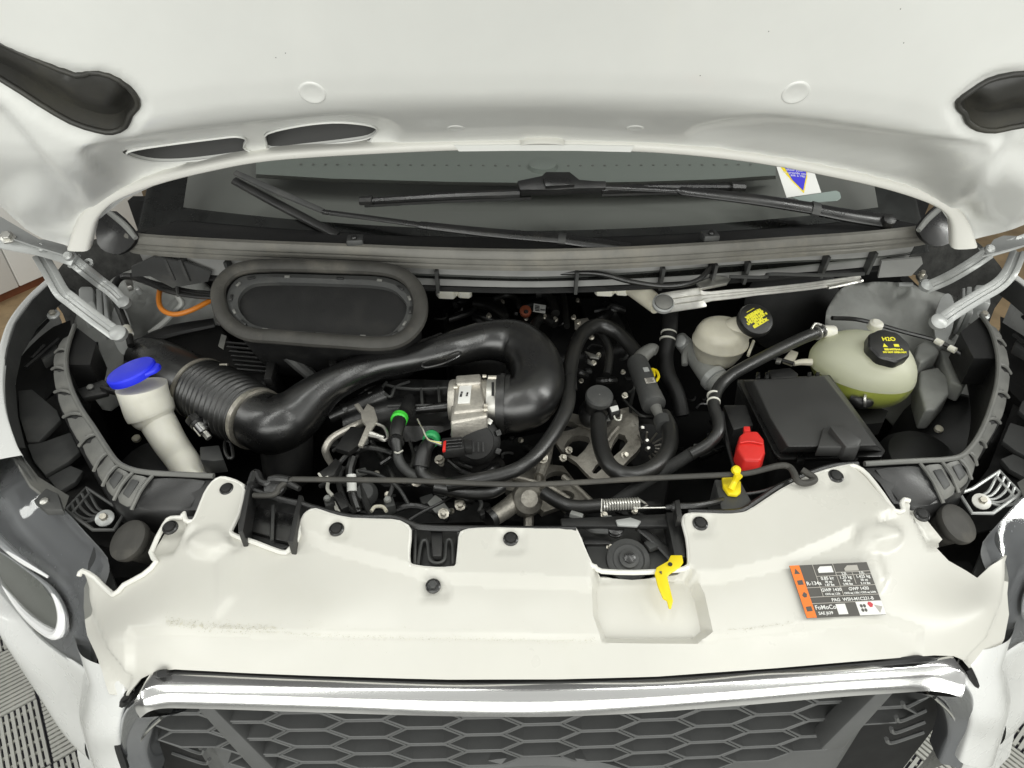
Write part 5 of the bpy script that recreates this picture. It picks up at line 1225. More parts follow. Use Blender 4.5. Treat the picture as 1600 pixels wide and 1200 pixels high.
sk = mk('sticker', prism([P(x, y, .9575) for x, y in st], (0, 0, -.002)), M['paper'], tb_, bevel=.0004)
def flat_text(s, px, py, z, size, ang=0, mat_='ink', par=None, nm='lettering', tilt=(0, 0, 1), depth=.0003):
    p = P(px, py, z); nn_ = Vector(tilt).normalized(); e1 = (RT - nn_ * RT.dot(nn_)).normalized(); e2 = nn_.cross(e1)
    a = R(ang); f1 = e1 * math.cos(a) + e2 * math.sin(a); f2 = nn_.cross(f1)
    m = Matrix((f1, f2, nn_)).transposed().to_4x4(); m.translation = p
    return mk(nm, text_vf(s, size, m, depth, 'CENTER', .0003), M[mat_], par)
flat_text('9S07 A4', 722, 616, .9582, .0042, 84, 'ink', sk); flat_text('L1 204', 731, 616, .9582, .0036, 84, 'ink', sk)
for a_, b_ in ((754, 588), (756, 634), (709, 605), (756, 640)):
    mk('screw', tube([P(a_, b_, .957), P(a_ + 6, b_, .957)], [.0035, .003], n=8), M['bolt'], tb_)
mc = P(744, 690, .905); axM = Vector((0.03, -.75, .66)).normalized()
mk('motor_cover', lathe([(.040, -.03), (.041, -.004), (.037, .002), (.030, .006), (.029, .012), (.012, .014)], mc, axM, 28), M['matte'], tb_)
M3 = frame(axM)
for a_ in (20, 55, 90, 125, 160, 205, 335):
    d_ = M3 @ Vector((math.cos(R(a_)), math.sin(R(a_)), 0)); t_ = axM.cross(d_)
    mk('cover_clip', box(mc + d_ * .040, (.009, .010, .014), Matrix((d_, t_, axM)).transposed()), M['zinc'] if a_ in (55, 125) else M['black'], tb_, bevel=.0015)
for i in range(4):
    mk('cover_rib', box(mc + axM * .0145 + Vector((-.012 + i * .008, -.006, -.006)), (.003, .016, .003), M3), M['black'], tb_)
pc = thing('wire_plug', 'black wire plug with red locking tab beside the throttle motor', 'plug')
mk('plug_body', prism([P(x, y, .945) for x, y in [(690, 684), (722, 681), (726, 700), (692, 704)]], (0, 0, -.018)), M['black'], pc, bevel=.002)
for i in range(3): mk('plug_rib', sweep([P(697, 689 + i * 5, .9465), P(722, 687 + i * 5, .9465)], [.0012] * 2, 6), M['satin'], pc)
mk('lock_tab', prism([P(x, y, .949) for x, y in [(693, 689), (697, 688), (696, 702), (691, 703)]], (0, 0, -.006)), M['red'], pc, bevel=.0008)
mk('socket', prism([P(x, y, .942) for x, y in [(722, 684), (738, 686), (738, 700), (724, 700)]], (0, 0, -.015)), M['matte'], pc, bevel=.002)
for i, mt in enumerate(('cable_white', 'yellow_print', 'cable_white', 'grey_plastic')):
    mk('wire', hose([(690, 691 + i * 2, .937), (680, 690 + i, .935), (668, 686 + i * .5, .93), (660, 670, .92), (652, 655, .91)], 1.3, n=5, sub=4), M[mt], pc)

# ================================================================== MANIFOLD
mf = thing('intake_manifold', 'black ribbed plastic intake manifold beside the throttle body', 'intake manifold')
mo = [(530, 640), (575, 605), (625, 592), (705, 594), (708, 668), (650, 690), (590, 690), (540, 680)]
mk('manifold_body', patch(mo, surf([(530, 640, 'z', .84), (625, 592, 'z', .89), (705, 594, 'z', .89), (708, 668, 'z', .86), (540, 680, 'z', .80), (620, 640, 'z', .885)]), (), 7, [([(610, 606), (655, 604), (655, 632), (618, 634)], -.010, 7), ([(662, 604), (682, 603), (684, 630), (662, 632)], -.010, 7), ([(688, 603), (703, 603), (704, 630), (689, 630)], -.010, 7), ([(620, 640), (700, 636), (702, 660), (625, 660)], -.012, 8), ([(565, 620), (600, 600), (608, 630), (575, 645)], -.010, 7)], .004), M['black'], mf, sharp=45)
for L in ([(600, 600), (625, 606), (660, 608), (700, 606)], [(606, 635), (640, 634), (680, 633), (702, 632)], [(575, 615), (590, 612), (604, 597)], [(596, 610), (610, 620), (618, 605), (640, 596)], [(658, 606), (660, 634)], [(685, 604), (687, 632)]):
    mk('manifold_rib', hose([(x, y, .898) for x, y in L], 2.4, n=6), M['grey_plastic'], mf)
mk('pipe_stub', hose([(514, 652, .87), (530, 645, .873), (548, 638, .876), (600, 618, .882)], [11, 12, 13, 20], n=18), M['satin'], mf)
mk('pipe_stub_ring', hose([(535, 643, .874), (541, 640, .875)], [14, 14], n=18), M['satin'], mf)
mk('runner', hose([(540, 662, .85), (590, 650, .86), (640, 640, .865)], [20, 24, 22], n=18), M['black'], mf)
mk('side_pipe', hose([(650, 640, .89), (690, 636, .893), (706, 634, .893)], [7, 8, 9], n=12), M['satin'], mf)
mk('fitting', hose([(640, 622, .90), (638, 634, .905), (632, 648, .91)], [8, 11, 12], n=14), M['matte'], mf)
# plain dark covers under the manifold
mk('lower_cover', pprism([(560, 690), (640, 680), (760, 690), (790, 720), (780, 760), (600, 760), (560, 740)], .80, .05), M['matte'], mf, bevel=.006)
mk('lower_bolt', lathe([(.009, 0), (.009, .003), (.0055, .004), (.0055, .010)], P(687, 719, .845), (0, -.4, 1), 10), M['bolt'], mf)

# ---- EGR bracket
eg = thing('heat_shield_bracket', 'tarnished silver bracket and bent pipe beside the manifold stub', 'bracket')
mk('bent_pipe', hose([(520, 728, .84), (511, 712, .86), (509, 700, .875), (520, 684, .885), (545, 670, .89), (566, 660, .89)], [5, 6, 6, 6, 6, 6], n=10), M['alu_clean'], eg)
mk('bent_plate', prism([P(x, y, .915) for x, y in [(553, 632), (560, 629), (568, 640), (574, 630), (584, 636), (590, 655), (582, 668), (566, 697), (559, 695), (572, 665), (565, 655), (564, 645)]], (0, 0, -.006)), M['alu_clean'], eg, bevel=.0012)
mk('loop', tube([P(x, y, .91) for x, y in [(588, 662), (600, 668), (606, 682), (600, 688), (588, 682)]], .0028, n=8), M['zinc'], eg)
mk('stud', tube([P(578, 678, .915), P(600, 684, .912)], [.006, .003], n=8), M['zinc'], eg)
mk('black_shield', pprism([(548, 666), (576, 668), (568, 690), (545, 706), (524, 700), (535, 682)], .90, .01), M['matte'], eg, bevel=.001)

# ---- green quick connectors and their hoses
for (ring_, path, grn, lab) in (((624, 655, .918), [(634, 640, .908), (625, 655, .918), (620, 672, .920), (619, 690, .915), (621, 706, .905)], 'green', 'bright green'), ((674, 686, .915), [(676, 678, .905), (672, 690, .912), (664, 703, .912), (660, 718, .905), (658, 730, .898)], 'green2', 'dark green')):
    q = thing('quick_connector', 'black hose connector with ' + lab + ' locking ring', 'connector')
    mk('connector_body', hose(path, [9, 11, 11, 9, 8] if grn == 'green' else [8, 10, 12, 13, 13], n=14), M['black'], q)
    a_ = P(*ring_); d_ = (P(*path[2]) - P(*path[0])).normalized(); s = mpp(a_)
    mk('locking_ring', lathe([(11 * s, -.007), (13.2 * s, -.006), (13.2 * s, .004), (11 * s, .007)], a_, d_, 20), M[grn], q)
    mk('body_collar', lathe([(9 * s, -.003), (12.5 * s, -.003), (12.5 * s, .003), (9 * s, .003)], P(*path[3]), d_, 20), M['satin'], q)
solo('vent_hose', hose([(621, 704, .905), (623, 718, .897), (632, 732, .888), (650, 744, .88), (675, 752, .875)], [7, 8, 8, 8, 8], n=12), M['grey_plastic'], 'short grey hose leading from the bright green connector', 'hose')
solo('elbow_hose', hose([(659, 722, .90), (660, 738, .89), (672, 750, .885), (700, 756, .88)], [11, 11, 11, 10], n=14), M['rubber'], 'black elbow hose leading from the dark green connector', 'hose')
solo('hose_clip_band', hose([(614, 704, .9065), (621, 708, .911), (629, 704, .9065)], 1.5, n=6), M['cable_white'], 'thin white band round the grey hose end', 'hose band')

# ================================================================== HOSES
H = [('coolant_hose', 'long black hose looping over the engine from the canister then down to the front', [(1000, 560, .90), (985, 540, .905), (962, 518, .915), (935, 508, .925), (912, 520, .925), (898, 545, .925), (891, 575, .925), (889, 605, .925), (886, 635, .925), (872, 665, .922), (848, 700, .915), (822, 725, .91), (790, 740, .905), (745, 750, .90), (700, 758, .89)], 11.5, 'rubber'),
     ('breather_hose', 'thick black hose curving in a U below the black valve cap', [(935, 655, .895), (936, 680, .898), (941, 705, .90), (953, 728, .90), (975, 741, .90), (1005, 739, .90), (1032, 722, .90), (1046, 697, .898), (1046, 670, .89), (1036, 650, .885)], 13, 'rubber'),
     ('small_hose', 'slim black hose dropping from the loop to the valve cap', [(930, 516, .90), (943, 527, .90), (952, 548, .895), (951, 572, .89), (948, 586, .885)], 6.5, 'rubber'),
     ('heater_hose', 'black hose with white marks standing beside the brake reservoir', [(1048, 478, .93), (1046, 520, .90), (1040, 555, .87), (1044, 585, .85), (1058, 615, .83), (1066, 650, .80)], 12, 'matte'),
     ('tank_hose', 'black hose from the coolant tank neck running over the fuse box corner', [(1282, 517, .965), (1250, 530, .965), (1205, 552, .965), (1165, 573, .965), (1140, 588, .965), (1122, 608, .96), (1115, 632, .955), (1122, 655, .95), (1122, 675, .945), (1108, 693, .935), (1080, 710, .92)], 9.5, 'rubber'),
     ('cable_conduit', 'black taped cable conduit running down to the bonnet catch', [(1085, 706, .92), (1050, 728, .90), (1010, 752, .88), (970, 780, .86), (940, 800, .84)], 10, 'tape'),
     ('lower_hose', 'black coolant hose disappearing behind the bonnet catch', [(850, 770, .86), (875, 785, .86), (900, 792, .86), (940, 790, .86)], 11, 'rubber'),
     ('lower_radiator_hose', 'black hose lying behind the prop rod above the aluminium housing', [(680, 762, .88), (730, 770, .88), (765, 770, .88), (785, 760, .88)], 10, 'rubber')]
for nm, lab, pth, r, mt in H: solo(nm, hose(pth, r, n=16, sub=8), M[mt], lab, 'hose')
for (x, y, z, nm) in ((889, 592, .925, 'hose_clip'),):
    hc = thing('hose_clip', 'small black clip holding the long looping hose', 'clip')
    c = P(x, y, z); mk('clip_ring', lathe([(.0118, -.004), (.0145, -.004), (.0145, .004), (.0118, .004)], c, P(886, 635, z) - P(891, 575, z), 20), M['black'], hc)
    mk('clip_tail', pprism([(897, 588), (901, 590), (902, 610), (899, 606)], .93, .003), M['satin'], hc)
def band(path_pt, dirpt, rpx, mt, lab, nm='hose_band', w=.0016):
    a_ = P(*path_pt); s = mpp(a_)
    solo(nm, lathe([(rpx * s * .9, -w), (rpx * s, -w), (rpx * s, w), (rpx * s * .9, w)], a_, P(*dirpt) - a_, 20), M[mt], lab, 'hose band')
band((1045, 521, .8995), (1044, 530, .893), 12.6, 'cable_white', 'upper white ring mark on the hose beside the brake reservoir'); band((1043, 531, .892), (1042, 540, .885), 12.6, 'cable_white', 'lower white ring mark on the hose beside the brake reservoir')
band((1115.2, 618, .9575), (1115, 625, .956), 10.4, 'cable_white', 'upper white ring mark on the hose by the fuse box'); band((1115, 628, .956), (1115, 635, .9545), 10.4, 'cable_white', 'lower white ring mark on the hose by the fuse box')
tcp = thing('tank_hose_clamp', 'spring wire clamp where the hose meets the coolant tank', 'clamp')
for d_ in (0, 7): 
    c = P(1283 - d_, 517 + d_ * .45, .965); s = mpp(c)
    mk('clamp_ring', lathe([(10 * s, -.001), (11.3 * s, -.001), (11.3 * s, .001), (10 * s, .001)], c, P(1250, 530, .965) - P(1282, 517, .965), 20), M['zinc'], tcp)
mk('clamp_ear', hose([(1268, 514, .98), (1274, 506, .985), (1284, 508, .985)], 2, n=6), M['zinc'], tcp)

# ================================================================== ENGINE CASTINGS
eb = thing('engine_block', 'dark grey engine top and rear covers in the middle of the bay', 'engine')
mk('rear_cover', pprism([(690, 478), (760, 462), (880, 458), (970, 470), (1000, 540), (880, 560), (700, 560)], .84, .25), M['matte'], eb, bevel=.015, seg=3)
mk('rail_cover', pprism([(735, 462), (780, 462), (792, 478), (800, 500), (740, 498)], .88, .05), M['black'], eb, bevel=.008, seg=3)
mk('rail_cover', pprism([(905, 466), (950, 464), (978, 510), (965, 520), (940, 500), (915, 500)], .875, .05), M['black'], eb, bevel=.004, seg=2)
for L, r in (([(770, 468), (790, 462), (806, 466), (812, 480)], 4), ([(836, 460), (850, 459), (862, 470), (868, 490)], 7), ([(880, 462), (884, 490), (886, 510)], 5), ([(740, 475), (765, 480), (790, 495)], 6), ([(868, 505), (850, 497), (838, 504), (832, 520)], 8), ([(700, 500), (730, 490), (742, 482)], 5)):
    mk('rear_pipe', hose([(x, y, .895) for x, y in L], r, n=10), M['rubber'], eb)
mk('lower_block', pprism([(760, 690), (1010, 640), (1060, 680), (1040, 790), (900, 830), (780, 810)], .74, .2), M['void'], eb, bevel=.01)
bits = [(852, 496, .9), (868, 500, .9), (896, 497, .905), (904, 504, .905), (764, 494, .9), (912, 511, .90), (905, 515, .9), (935, 556, .88), (928, 568, .88), (924, 528, .9)]
for x, y, z in bits:
    mk('small_fitting', lathe([(.006, 0), (.006, .003), (.0035, .004), (.0035, .009)], P(x, y, z), (random.uniform(-.4, .4), -.5, 1), 8), M['bolt'], eb)
mk('fitting_plate', pprism([(898, 500), (918, 496), (924, 505), (910, 514), (898, 512)], .905, .006), M['alu_clean'], eb, bevel=.001)
mk('fitting_plate', pprism([(913, 548), (928, 553), (938, 556), (936, 560), (922, 558)], .885, .004), M['zinc'], eb, bevel=.0008)
mk('fitting_plate', pprism([(918, 560), (928, 566), (926, 570), (918, 566)], .885, .004), M['zinc'], eb, bevel=.0008)
mk('front_cover_plate', pprism([(560, 770), (760, 770), (780, 815), (640, 818), (560, 800)], .76, .05), M['matte'], eb, bevel=.006)
pg = thing('oil_plug', 'rust red round plug behind the intake duct', 'plug')
mk('plug_disc', lathe([(.012, -.006), (.0135, 0), (.0125, .006), (.005, .008)], P(821, 487, .905), (0, -.5, .85), 20), M['rust'], pg)
mk('plug_recess', lathe([(.005, .006), (.0035, .0085)], P(822, 489, .905), (0, -.5, .85), 12), M['ink'], pg)
tg = thing('part_tag', 'small white printed tag beside the rust red plug', 'tag')
mk('tag_plate', prism([P(x, y, .915) for x, y in [(834, 474), (853, 477), (852, 489), (833, 486)]], (0, 0.001, -.002)), M['paper'], tg)
for i in range(4): mk('print_bar', prism([P(x, y, .9158) for x, y in [(836, 477 + i * 2.3), (843, 478 + i * 2.3), (843, 479.2 + i * 2.3), (836, 478.2 + i * 2.3)]], (0, 0, -.0005)), M['ink'], tg)
flat_text('K1X', 848, 485, .9158, .006, -8, 'ink', tg)

br = thing('alternator_bracket', 'grey cast aluminium bracket with large openings below the valve cap', 'bracket')
bro = smooth_outline([(864, 667), (876, 652), (895, 646), (925, 652), (955, 645), (982, 636), (996, 648), (998, 670), (1001, 697), (984, 716), (959, 742), (940, 750), (922, 745), (900, 722), (884, 711), (868, 690)], 2)
bh = [smooth_outline(h_, 2) for h_ in ([(873, 664), (882, 656), (905, 665), (893, 671), (877, 674)], [(882, 697), (894, 682), (914, 681), (922, 690), (902, 714), (888, 706)], [(954, 702), (967, 677), (981, 690), (958, 714)], [(925, 736), (938, 720), (945, 726), (932, 740)])]
mk('bracket_casting', patch(bro, surf([(864, 667, 'z', .845), (925, 650, 'z', .85), (990, 640, 'z', .86), (1000, 700, 'z', .85), (930, 745, 'z', .83), (930, 700, 'z', .85)]), bh, 5, [(ell(985, 655, 12, 10), .004, 8)], .014, 0), M['alu'], br, sharp=45)
for x, y in ((879, 716), (888, 704), (975, 712)): mk('bracket_stud', lathe([(.007, 0), (.007, .003), (.004, .004), (.004, .010)], P(x, y, .845), (0.3, -.5, .8), 8), M['bolt'], br)
mk('bracket_web', hose([(905, 662, .85), (930, 672, .856), (945, 690, .856), (955, 680, .856), (965, 668, .856)], 4, n=8), M['alu'], br)
wp_ = thing('thermostat_housing', 'stained cast aluminium thermostat housing near the front of the engine', 'housing')
mk('housing_bulb', lathe([(.016, -.03), (.024, -.018), (.028, 0), (.024, .018), (.014, .026)], P(822, 782, .835), (.2, -.6, .8), 24), M['alu'], wp_)
mk('housing_neck', hose([(812, 778, .835), (795, 792, .835), (772, 808, .835)], [15, 15, 14], n=18), M['alu'], wp_)
c = P(766, 810, .835); s = mpp(c)
mk('neck_clamp', lathe([(14 * s, -.005), (16.5 * s, -.005), (16.5 * s, .005), (14 * s, .005)], c, P(795, 792, .835) - P(772, 808, .835), 20), M['black'], wp_)
mk('clamp_ear', prism([P(x, y, .855) for x, y in [(748, 798), (756, 794), (758, 802), (751, 806)]], (0, 0, -.012)), M['black'], wp_, bevel=.001)
mk('housing_plate', patch([(790, 735), (830, 722), (880, 728), (905, 760), (930, 790), (905, 810), (880, 790), (850, 800), (820, 770), (790, 765)], surf([(790, 735, 'z', .82), (880, 728, 'z', .81), (905, 810, 'z', .80), (820, 770, 'z', .83)]), [ell(872, 748, 20, 12), ell(880, 775, 18, 9)], 6, [], .012), M['alu'], wp_, sharp=45)
for L in ([(800, 745), (830, 752), (860, 762), (890, 780)], [(835, 725), (842, 745), (838, 770)], [(880, 745), (905, 765), (925, 785)]):
    mk('casting_web', hose([(x, y, .835) for x, y in L], [5, 4, 5, 4][:len(L)], n=8), M['alu'], wp_)
mk('housing_leg', hose([(858, 690, .83), (852, 715, .835), (842, 745, .835)], [8, 10, 9], n=10), M['alu'], wp_)
mk('housing_bolt', lathe([(.009, 0), (.009, .004), (.006, .005), (.006, .013), (.005, .014)], P(848, 717, .85), (0.1, -.6, .8), 8), M['bolt'], wp_)
mk('down_pipe', hose([(825, 795, .82), (826, 815, .81), (825, 835, .80)], [8, 8, 8], n=10), M['alu'], wp_)
mk('black_boss', pprism([(832, 706), (862, 700), (866, 742), (830, 742)], .80, .03), M['black'], wp_, bevel=.003)
al = thing('alternator', 'dark alternator fins partly hidden behind the U shaped hose', 'alternator')
mk('alternator_body', lathe([(.05, -.05), (.055, -.02), (.055, .01), (.045, .02), (.02, .024)], P(1005, 700, .80), (.3, -.7, .6), 32), M['matte'], al)
for i in range(9):
    a_ = R(-60 + i * 22); c = P(1008, 700, .828); q = Vector((math.cos(a_), -.2, math.sin(a_)))
    mk('fin', sweep([c + q * .018, c + q * .046], [.002, .0016], 6), M['alu'], al)
for x, y in ((1003, 670), (1010, 690), (1012, 702)): mk('terminal', lathe([(.005, 0), (.005, .004), (.003, .009)], P(x, y, .85), (0, -.5, .8), 8), M['zinc'], al)

# ---- valve cap, canister
vc = thing('breather_valve', 'round black mushroom-shaped breather valve on the engine', 'breather valve')
b0 = P(932, 643, .875); axv = Vector((0.02, -.22, 1)).normalized()
mk('valve_body', lathe([(.030, -.02), (.033, -.004), (.031, .004), (.027, .008), (.024, .012), (.0225, .034)], b0, axv, 36), M['black'], vc)
mk('valve_cap', lathe([(.0225, .034), (.0248, .036), (.0248, .045), (.0225, .0485), (.003, .0487)], b0, axv, 40), M['grey_plastic'], vc)
mk('cap_nib', lathe([(.0016, .0485), (.0008, .0496)], b0, axv, 8), M['rim'], vc)
mk('valve_port', hose([(936, 648, .888), (936, 660, .89), (936, 672, .892)], [9, 10, 13], n=14), M['black'], vc)
mk('arrow_mark', prism([b0 + Vector((.014, -.031, .002)), b0 + Vector((.018, -.031, .010)), b0 + Vector((.022, -.029, .002))], (0, .002, 0)), M['hinge'], vc)
pl2 = thing('sensor_plug', 'small black sensor plug with white tape and wire loop beside the breather valve', 'plug')
mk('plug_body', prism([P(x, y, .905) for x, y in [(947, 628), (962, 624), (970, 642), (955, 648)]], (0, 0, -.014)), M['black'], pl2, bevel=.0015)
mk('tape_mark', prism([P(x, y, .9065) for x, y in [(953, 636), (965, 633), (967, 640), (956, 643)]], (0, 0, -.003)), M['paper'], pl2)
mk('wire_loop', hose([(958, 645, .90), (962, 655, .898), (969, 656, .897), (971, 648, .898)], 1.3, n=6), M['cable_white'], pl2)
bo1 = solo('bracket_bolt', lathe([(.006, 0), (.006, .003), (.004, .004), (.004, .008)], P(976, 619, .89), (0, -.4, 1), 10), M['bolt'], 'single steel bolt between the breather valve and the canister', 'bolt')
ca = thing('vapour_canister', 'black cylindrical canister with print panels behind the breather valve', 'canister')
p0, p1 = P(996, 568, .905), P(1022, 634, .895); axc = (p1 - p0).normalized(); L_ = (p1 - p0).length
mk('canister_body', lathe([(.010, -.012), (.018, -.008), (.0205, 0), (.0205, L_ * .75), (.0215, L_ * .76), (.0225, L_ * .97), (.021, L_), (.010, L_ + .006)], p0, axc, 32), M['grey_plastic'], ca)
mk('canister_head', hose([(998, 566, .905), (1004, 556, .91), (1018, 546, .915), (1026, 548, .915)], [13, 12, 10, 8], n=14), M['rim'], ca)
up_c = (Vector((0, -.5, .85)) - axc * Vector((0, -.5, .85)).dot(axc)).normalized(); sd = axc.cross(up_c)
for t_, s_, w_, l_, mt in ((.36, .004, .010, .012, 'hinge'), (.62, .003, .018, .014, 'label_pale')):
    c = p0 + axc * (L_ * t_) + up_c * .0208 - sd * s_
    pn = mk('print_panel', box(c, (w_, l_, .0008), Matrix((sd, axc, up_c)).transposed()), M[mt], ca)
for i in range(4): mk('print_mark', box(p0 + axc * (L_ * .58 + i * .0032) + up_c * .0214 - sd * .003, (.014 - (i % 2) * .004, .0014, .0006), Matrix((sd, axc, up_c)).transposed()), M['label_grey'], ca)
mk('outlet', hose([(1024, 636, .895), (1030, 648, .892), (1036, 656, .888)], [9, 8, 11], n=14), M['rim'], ca)
mk('outlet_ring', hose([(1034, 655, .89), (1039, 668, .89)], [13.5, 13.5], n=16), M['grey_plastic'], ca)
yr = solo('dipstick_ring', tube([P(x, y, .90) for x, y in [(1018, 577), (1026, 580), (1029, 589), (1024, 596), (1021, 590), (1022, 583)]], .0028, closed=True, n=8), M['yellow'], 'small yellow dipstick ring beside the canister', 'dipstick')

# ================================================================== BRAKE RESERVOIR AND WIPER LINKAGE
bv = thing('brake_reservoir', 'milky white brake fluid reservoir with yellow-printed black cap', 'reservoir')
c0 = P(1122, 545, .90)
def blob(c, axis, prof, sx=1, sy=1, n=36, up=(0, 0, 1)):
    M3 = frame(axis, up); V = []; Fc = []
    for r, h in prof:
        for k in range(n):
            a = 2 * math.pi * k / n; V.append(c + M3 @ Vector((math.cos(a) * r * sx, math.sin(a) * r * sy, h)))
    m = len(prof)
    for i in range(m - 1):
        for k in range(n): k2 = (k + 1) % n; Fc.append((i * n + k, i * n + k2, (i + 1) * n + k2, (i + 1) * n + k))
    Fc.append(tuple(range(n))); Fc.append(tuple((m - 1) * n + k for k in range(n))); return V, Fc
mk('reservoir_body', blob(c0, (0, -.12, 1), [(.012, -.045), (.026, -.040), (.040, -.022), (.0485, 0), (.0525, .018), (.0545, .020), (.0545, .023), (.053, .025), (.051, .040), (.046, .052), (.036, .058), (.012, .060)], 1.02, .9), M['milky_warm'], bv, sharp=60)
capc = P(1181, 499, .985); axk = Vector((.10, -.52, .85)).normalized(); s = mpp(capc)
mk('filler_neck', tube([capc - axk * .004, capc - axk * .03, capc - axk * .05 + Vector((-.02, 0, 0)), c0 + Vector((.012, .004, .02))], [.021, .022, .028, .034], n=24), M['milky_warm'], bv)
mk('cap', lathe([(25 * s, -.014), (27.5 * s, -.012), (28 * s, -.002), (26 * s, .003), (24 * s, .004)], capc, axk, 36), M['black'], bv, label='black screw cap with yellow warning print')
M3 = frame(axk)
m = M3.to_4x4(); 
rr = [('WARNING', .010), ('CLEAN CAP', .0045), ('USE ONLY DOT 4', -.001), ('FLUID', -.0065), ('SEE BOOK', -.012)]
ex_ = (RT - axk * RT.dot(axk)).normalized(); ey_ = axk.cross(ex_)
th_ = R(32); e1 = ex_ * math.cos(th_) + ey_ * math.sin(th_); e2 = axk.cross(e1)
vfs = []
for t_, o in rr:
    mm_ = Matrix((e1 * 1.0, e2, axk)).transposed().to_4x4(); mm_.translation = capc + axk * .0044 + e2 * (o - .002)
    vfs.append(text_vf(t_, .0078 if len(t_) < 10 else .0062, mm_, .0003, 'CENTER', .0006))
mk('cap_print', join(*vfs), M['yellow_print'], bv)
for i in range(7):
    w_ = .034 * math.sqrt(max(.1, 1 - ((i - 3) / 3.6) ** 2))
    mk('cap_print_bar', box(capc + axk * .0045 + e2 * ((i - 3) * .0056 + .0028), (w_, .0011, .0005), Matrix((e1, e2, axk)).transposed()), M['yellow_print'], bv)
mk('side_clip', prism([P(x, y, .92) for x, y in [(1176, 530), (1180, 532), (1172, 552), (1168, 550)]], (0, 0, -.01)), M['milky_warm'], bv, bevel=.001)
mk('green_mark', prism([P(x, y, .918) for x, y in [(1137, 546), (1141, 548), (1140, 551), (1136, 549)]], (0, 0.004, -.006)), M['green2'], bv)
ms = thing('master_cylinder', 'grey brake master cylinder below the milky reservoir', 'master cylinder')
mk('cylinder', hose([(1062, 530, .87), (1085, 555, .865), (1110, 585, .86), (1128, 602, .855)], [12, 15, 19, 20], n=20), M['primer'], ms)
mk('end_boss', lathe([(.013, -.01), (.016, 0), (.013, .010), (.008, .012)], P(1066, 535, .88), (-.6, -.4, .6), 18), M['hinge'], ms)
mk('union', hose([(1075, 545, .875), (1070, 555, .87), (1070, 570, .86)], [6, 5, 5], n=10), M['primer'], ms)
mk('cylinder_ring', hose([(1112, 588, .863), (1118, 594, .861)], [21.5, 21.5], n=20), M['hinge'], ms)
solo('brake_booster', lathe([(.10, -.05), (.115, -.01), (.112, .01), (.09, .02), (.05, .026), (.02, .03)], P(1235, 478, .86), (0.0, -.85, .4), 40), M['matte'], 'large round black brake booster behind the brake reservoir', 'brake booster')
lk = thing('wiper_linkage', 'galvanised wiper linkage rod crossing above the brake reservoir', 'linkage')
mk('rod', strap([Vector(v) for v in catmull([tuple(P(x, y, z)) for x, y, z in [(1036, 474, 1.0), (1060, 470, 1.0), (1095, 465, 1.0), (1100, 464, 1.0), (1150, 459, 1.0), (1250, 449, 1.0), (1310, 441, 1.0), (1345, 436, 1.0)]], 3)], [.020] * 3 + [.020] * 5 + [.017, .012] + [.010] * 3 + [.008] * 9, .005, .002), M['zinc'], lk)
mk('ball_cup', lathe([(.020, -.004), (.021, .004), (.0185, .008), (.0175, .004)], P(1036, 475, 1.003), (0, -.45, .9), 28), M['hinge'], lk)
mk('ball_stud', lathe([(.0165, .003), (.0165, .008), (.013, .010), (.005, .0105)], P(1036, 475, 1.003), (0, -.45, .9), 24), M['rim'], lk)
mk('rod_end', hose([(1292, 449, .995), (1320, 443, .995), (1345, 437, .995)], [5, 6, 6], flat=.5, n=8), M['zinc'], lk)
wm_ = thing('wiper_motor', 'grey wiper motor housing tube under the cowl', 'wiper motor')
mk('motor_tube', hose([(985, 448, .985), (1005, 460, .985), (1028, 478, .98)], [13, 15, 14], n=20), M['milky_warm'], wm_)
mk('motor_bracket', pprism([(1088, 442), (1120, 430), (1142, 434), (1136, 442), (1095, 450)], 1.02, .006), M['zinc'], wm_, bevel=.001)
mk('motor_rail', hose([(1140, 432, 1.03), (1195, 433, 1.03), (1205, 428, 1.03), (1290, 430, 1.03), (1350, 428, 1.03)], 3, n=6), M['grey_plastic'], wm_)

# ================================================================== COOLANT TANK
ctk = thing('coolant_tank', 'translucent egg-shaped coolant tank half full of yellow green coolant', 'coolant tank')
tc_ = P(1347, 576, .905)
def tank_pt(u, v, k=1.0):
    # u: round, v: -pi/2..pi/2
    x = math.cos(v) * math.cos(u); y = math.cos(v) * math.sin(u); z = math.sin(v)
    e = .82
    sx = lambda t: math.copysign(abs(t) ** e, t)
    X = sx(x) * .091; Y = sx(y) * .080; Z = (math.copysign(abs(z) ** .9, z)) * .066
    if X < 0: X *= 1.08; Y *= 1 - .30 * (abs(X) / .095) ** 1.5; Z = Z * (1 - .25 * (abs(X) / .095) ** 1.5) + .012 * (abs(X) / .095)
    seam = .0016 * math.exp(-((z - .05) / .05) ** 2)
    p = Vector((X, Y, Z)) * k
    p.x *= 1 + seam * 10; p.y *= 1 + seam * 10
    return tc_ + rot('Z', -14) @ p
nu, nv = 56, 30
def ball(k, vmin=-math.pi / 2, vmax=math.pi / 2):
    V = [tank_pt(2 * math.pi * i / nu, vmin + (vmax - vmin) * j / nv, k) for j in range(nv + 1) for i in range(nu)]
    return V, [(j * nu + i, j * nu + (i + 1) % nu, (j + 1) * nu + (i + 1) % nu, (j + 1) * nu + i) for j in range(nv) for i in range(nu)]
lev = tc_.z + .002
V, Fc = ball(.955)
V = [Vector((v.x, v.y, min(v.z, lev))) for v in V]
mk('coolant', (V, Fc), M['coolant'], ctk, sharp=50)
Vs, Fs = ball(1.0)
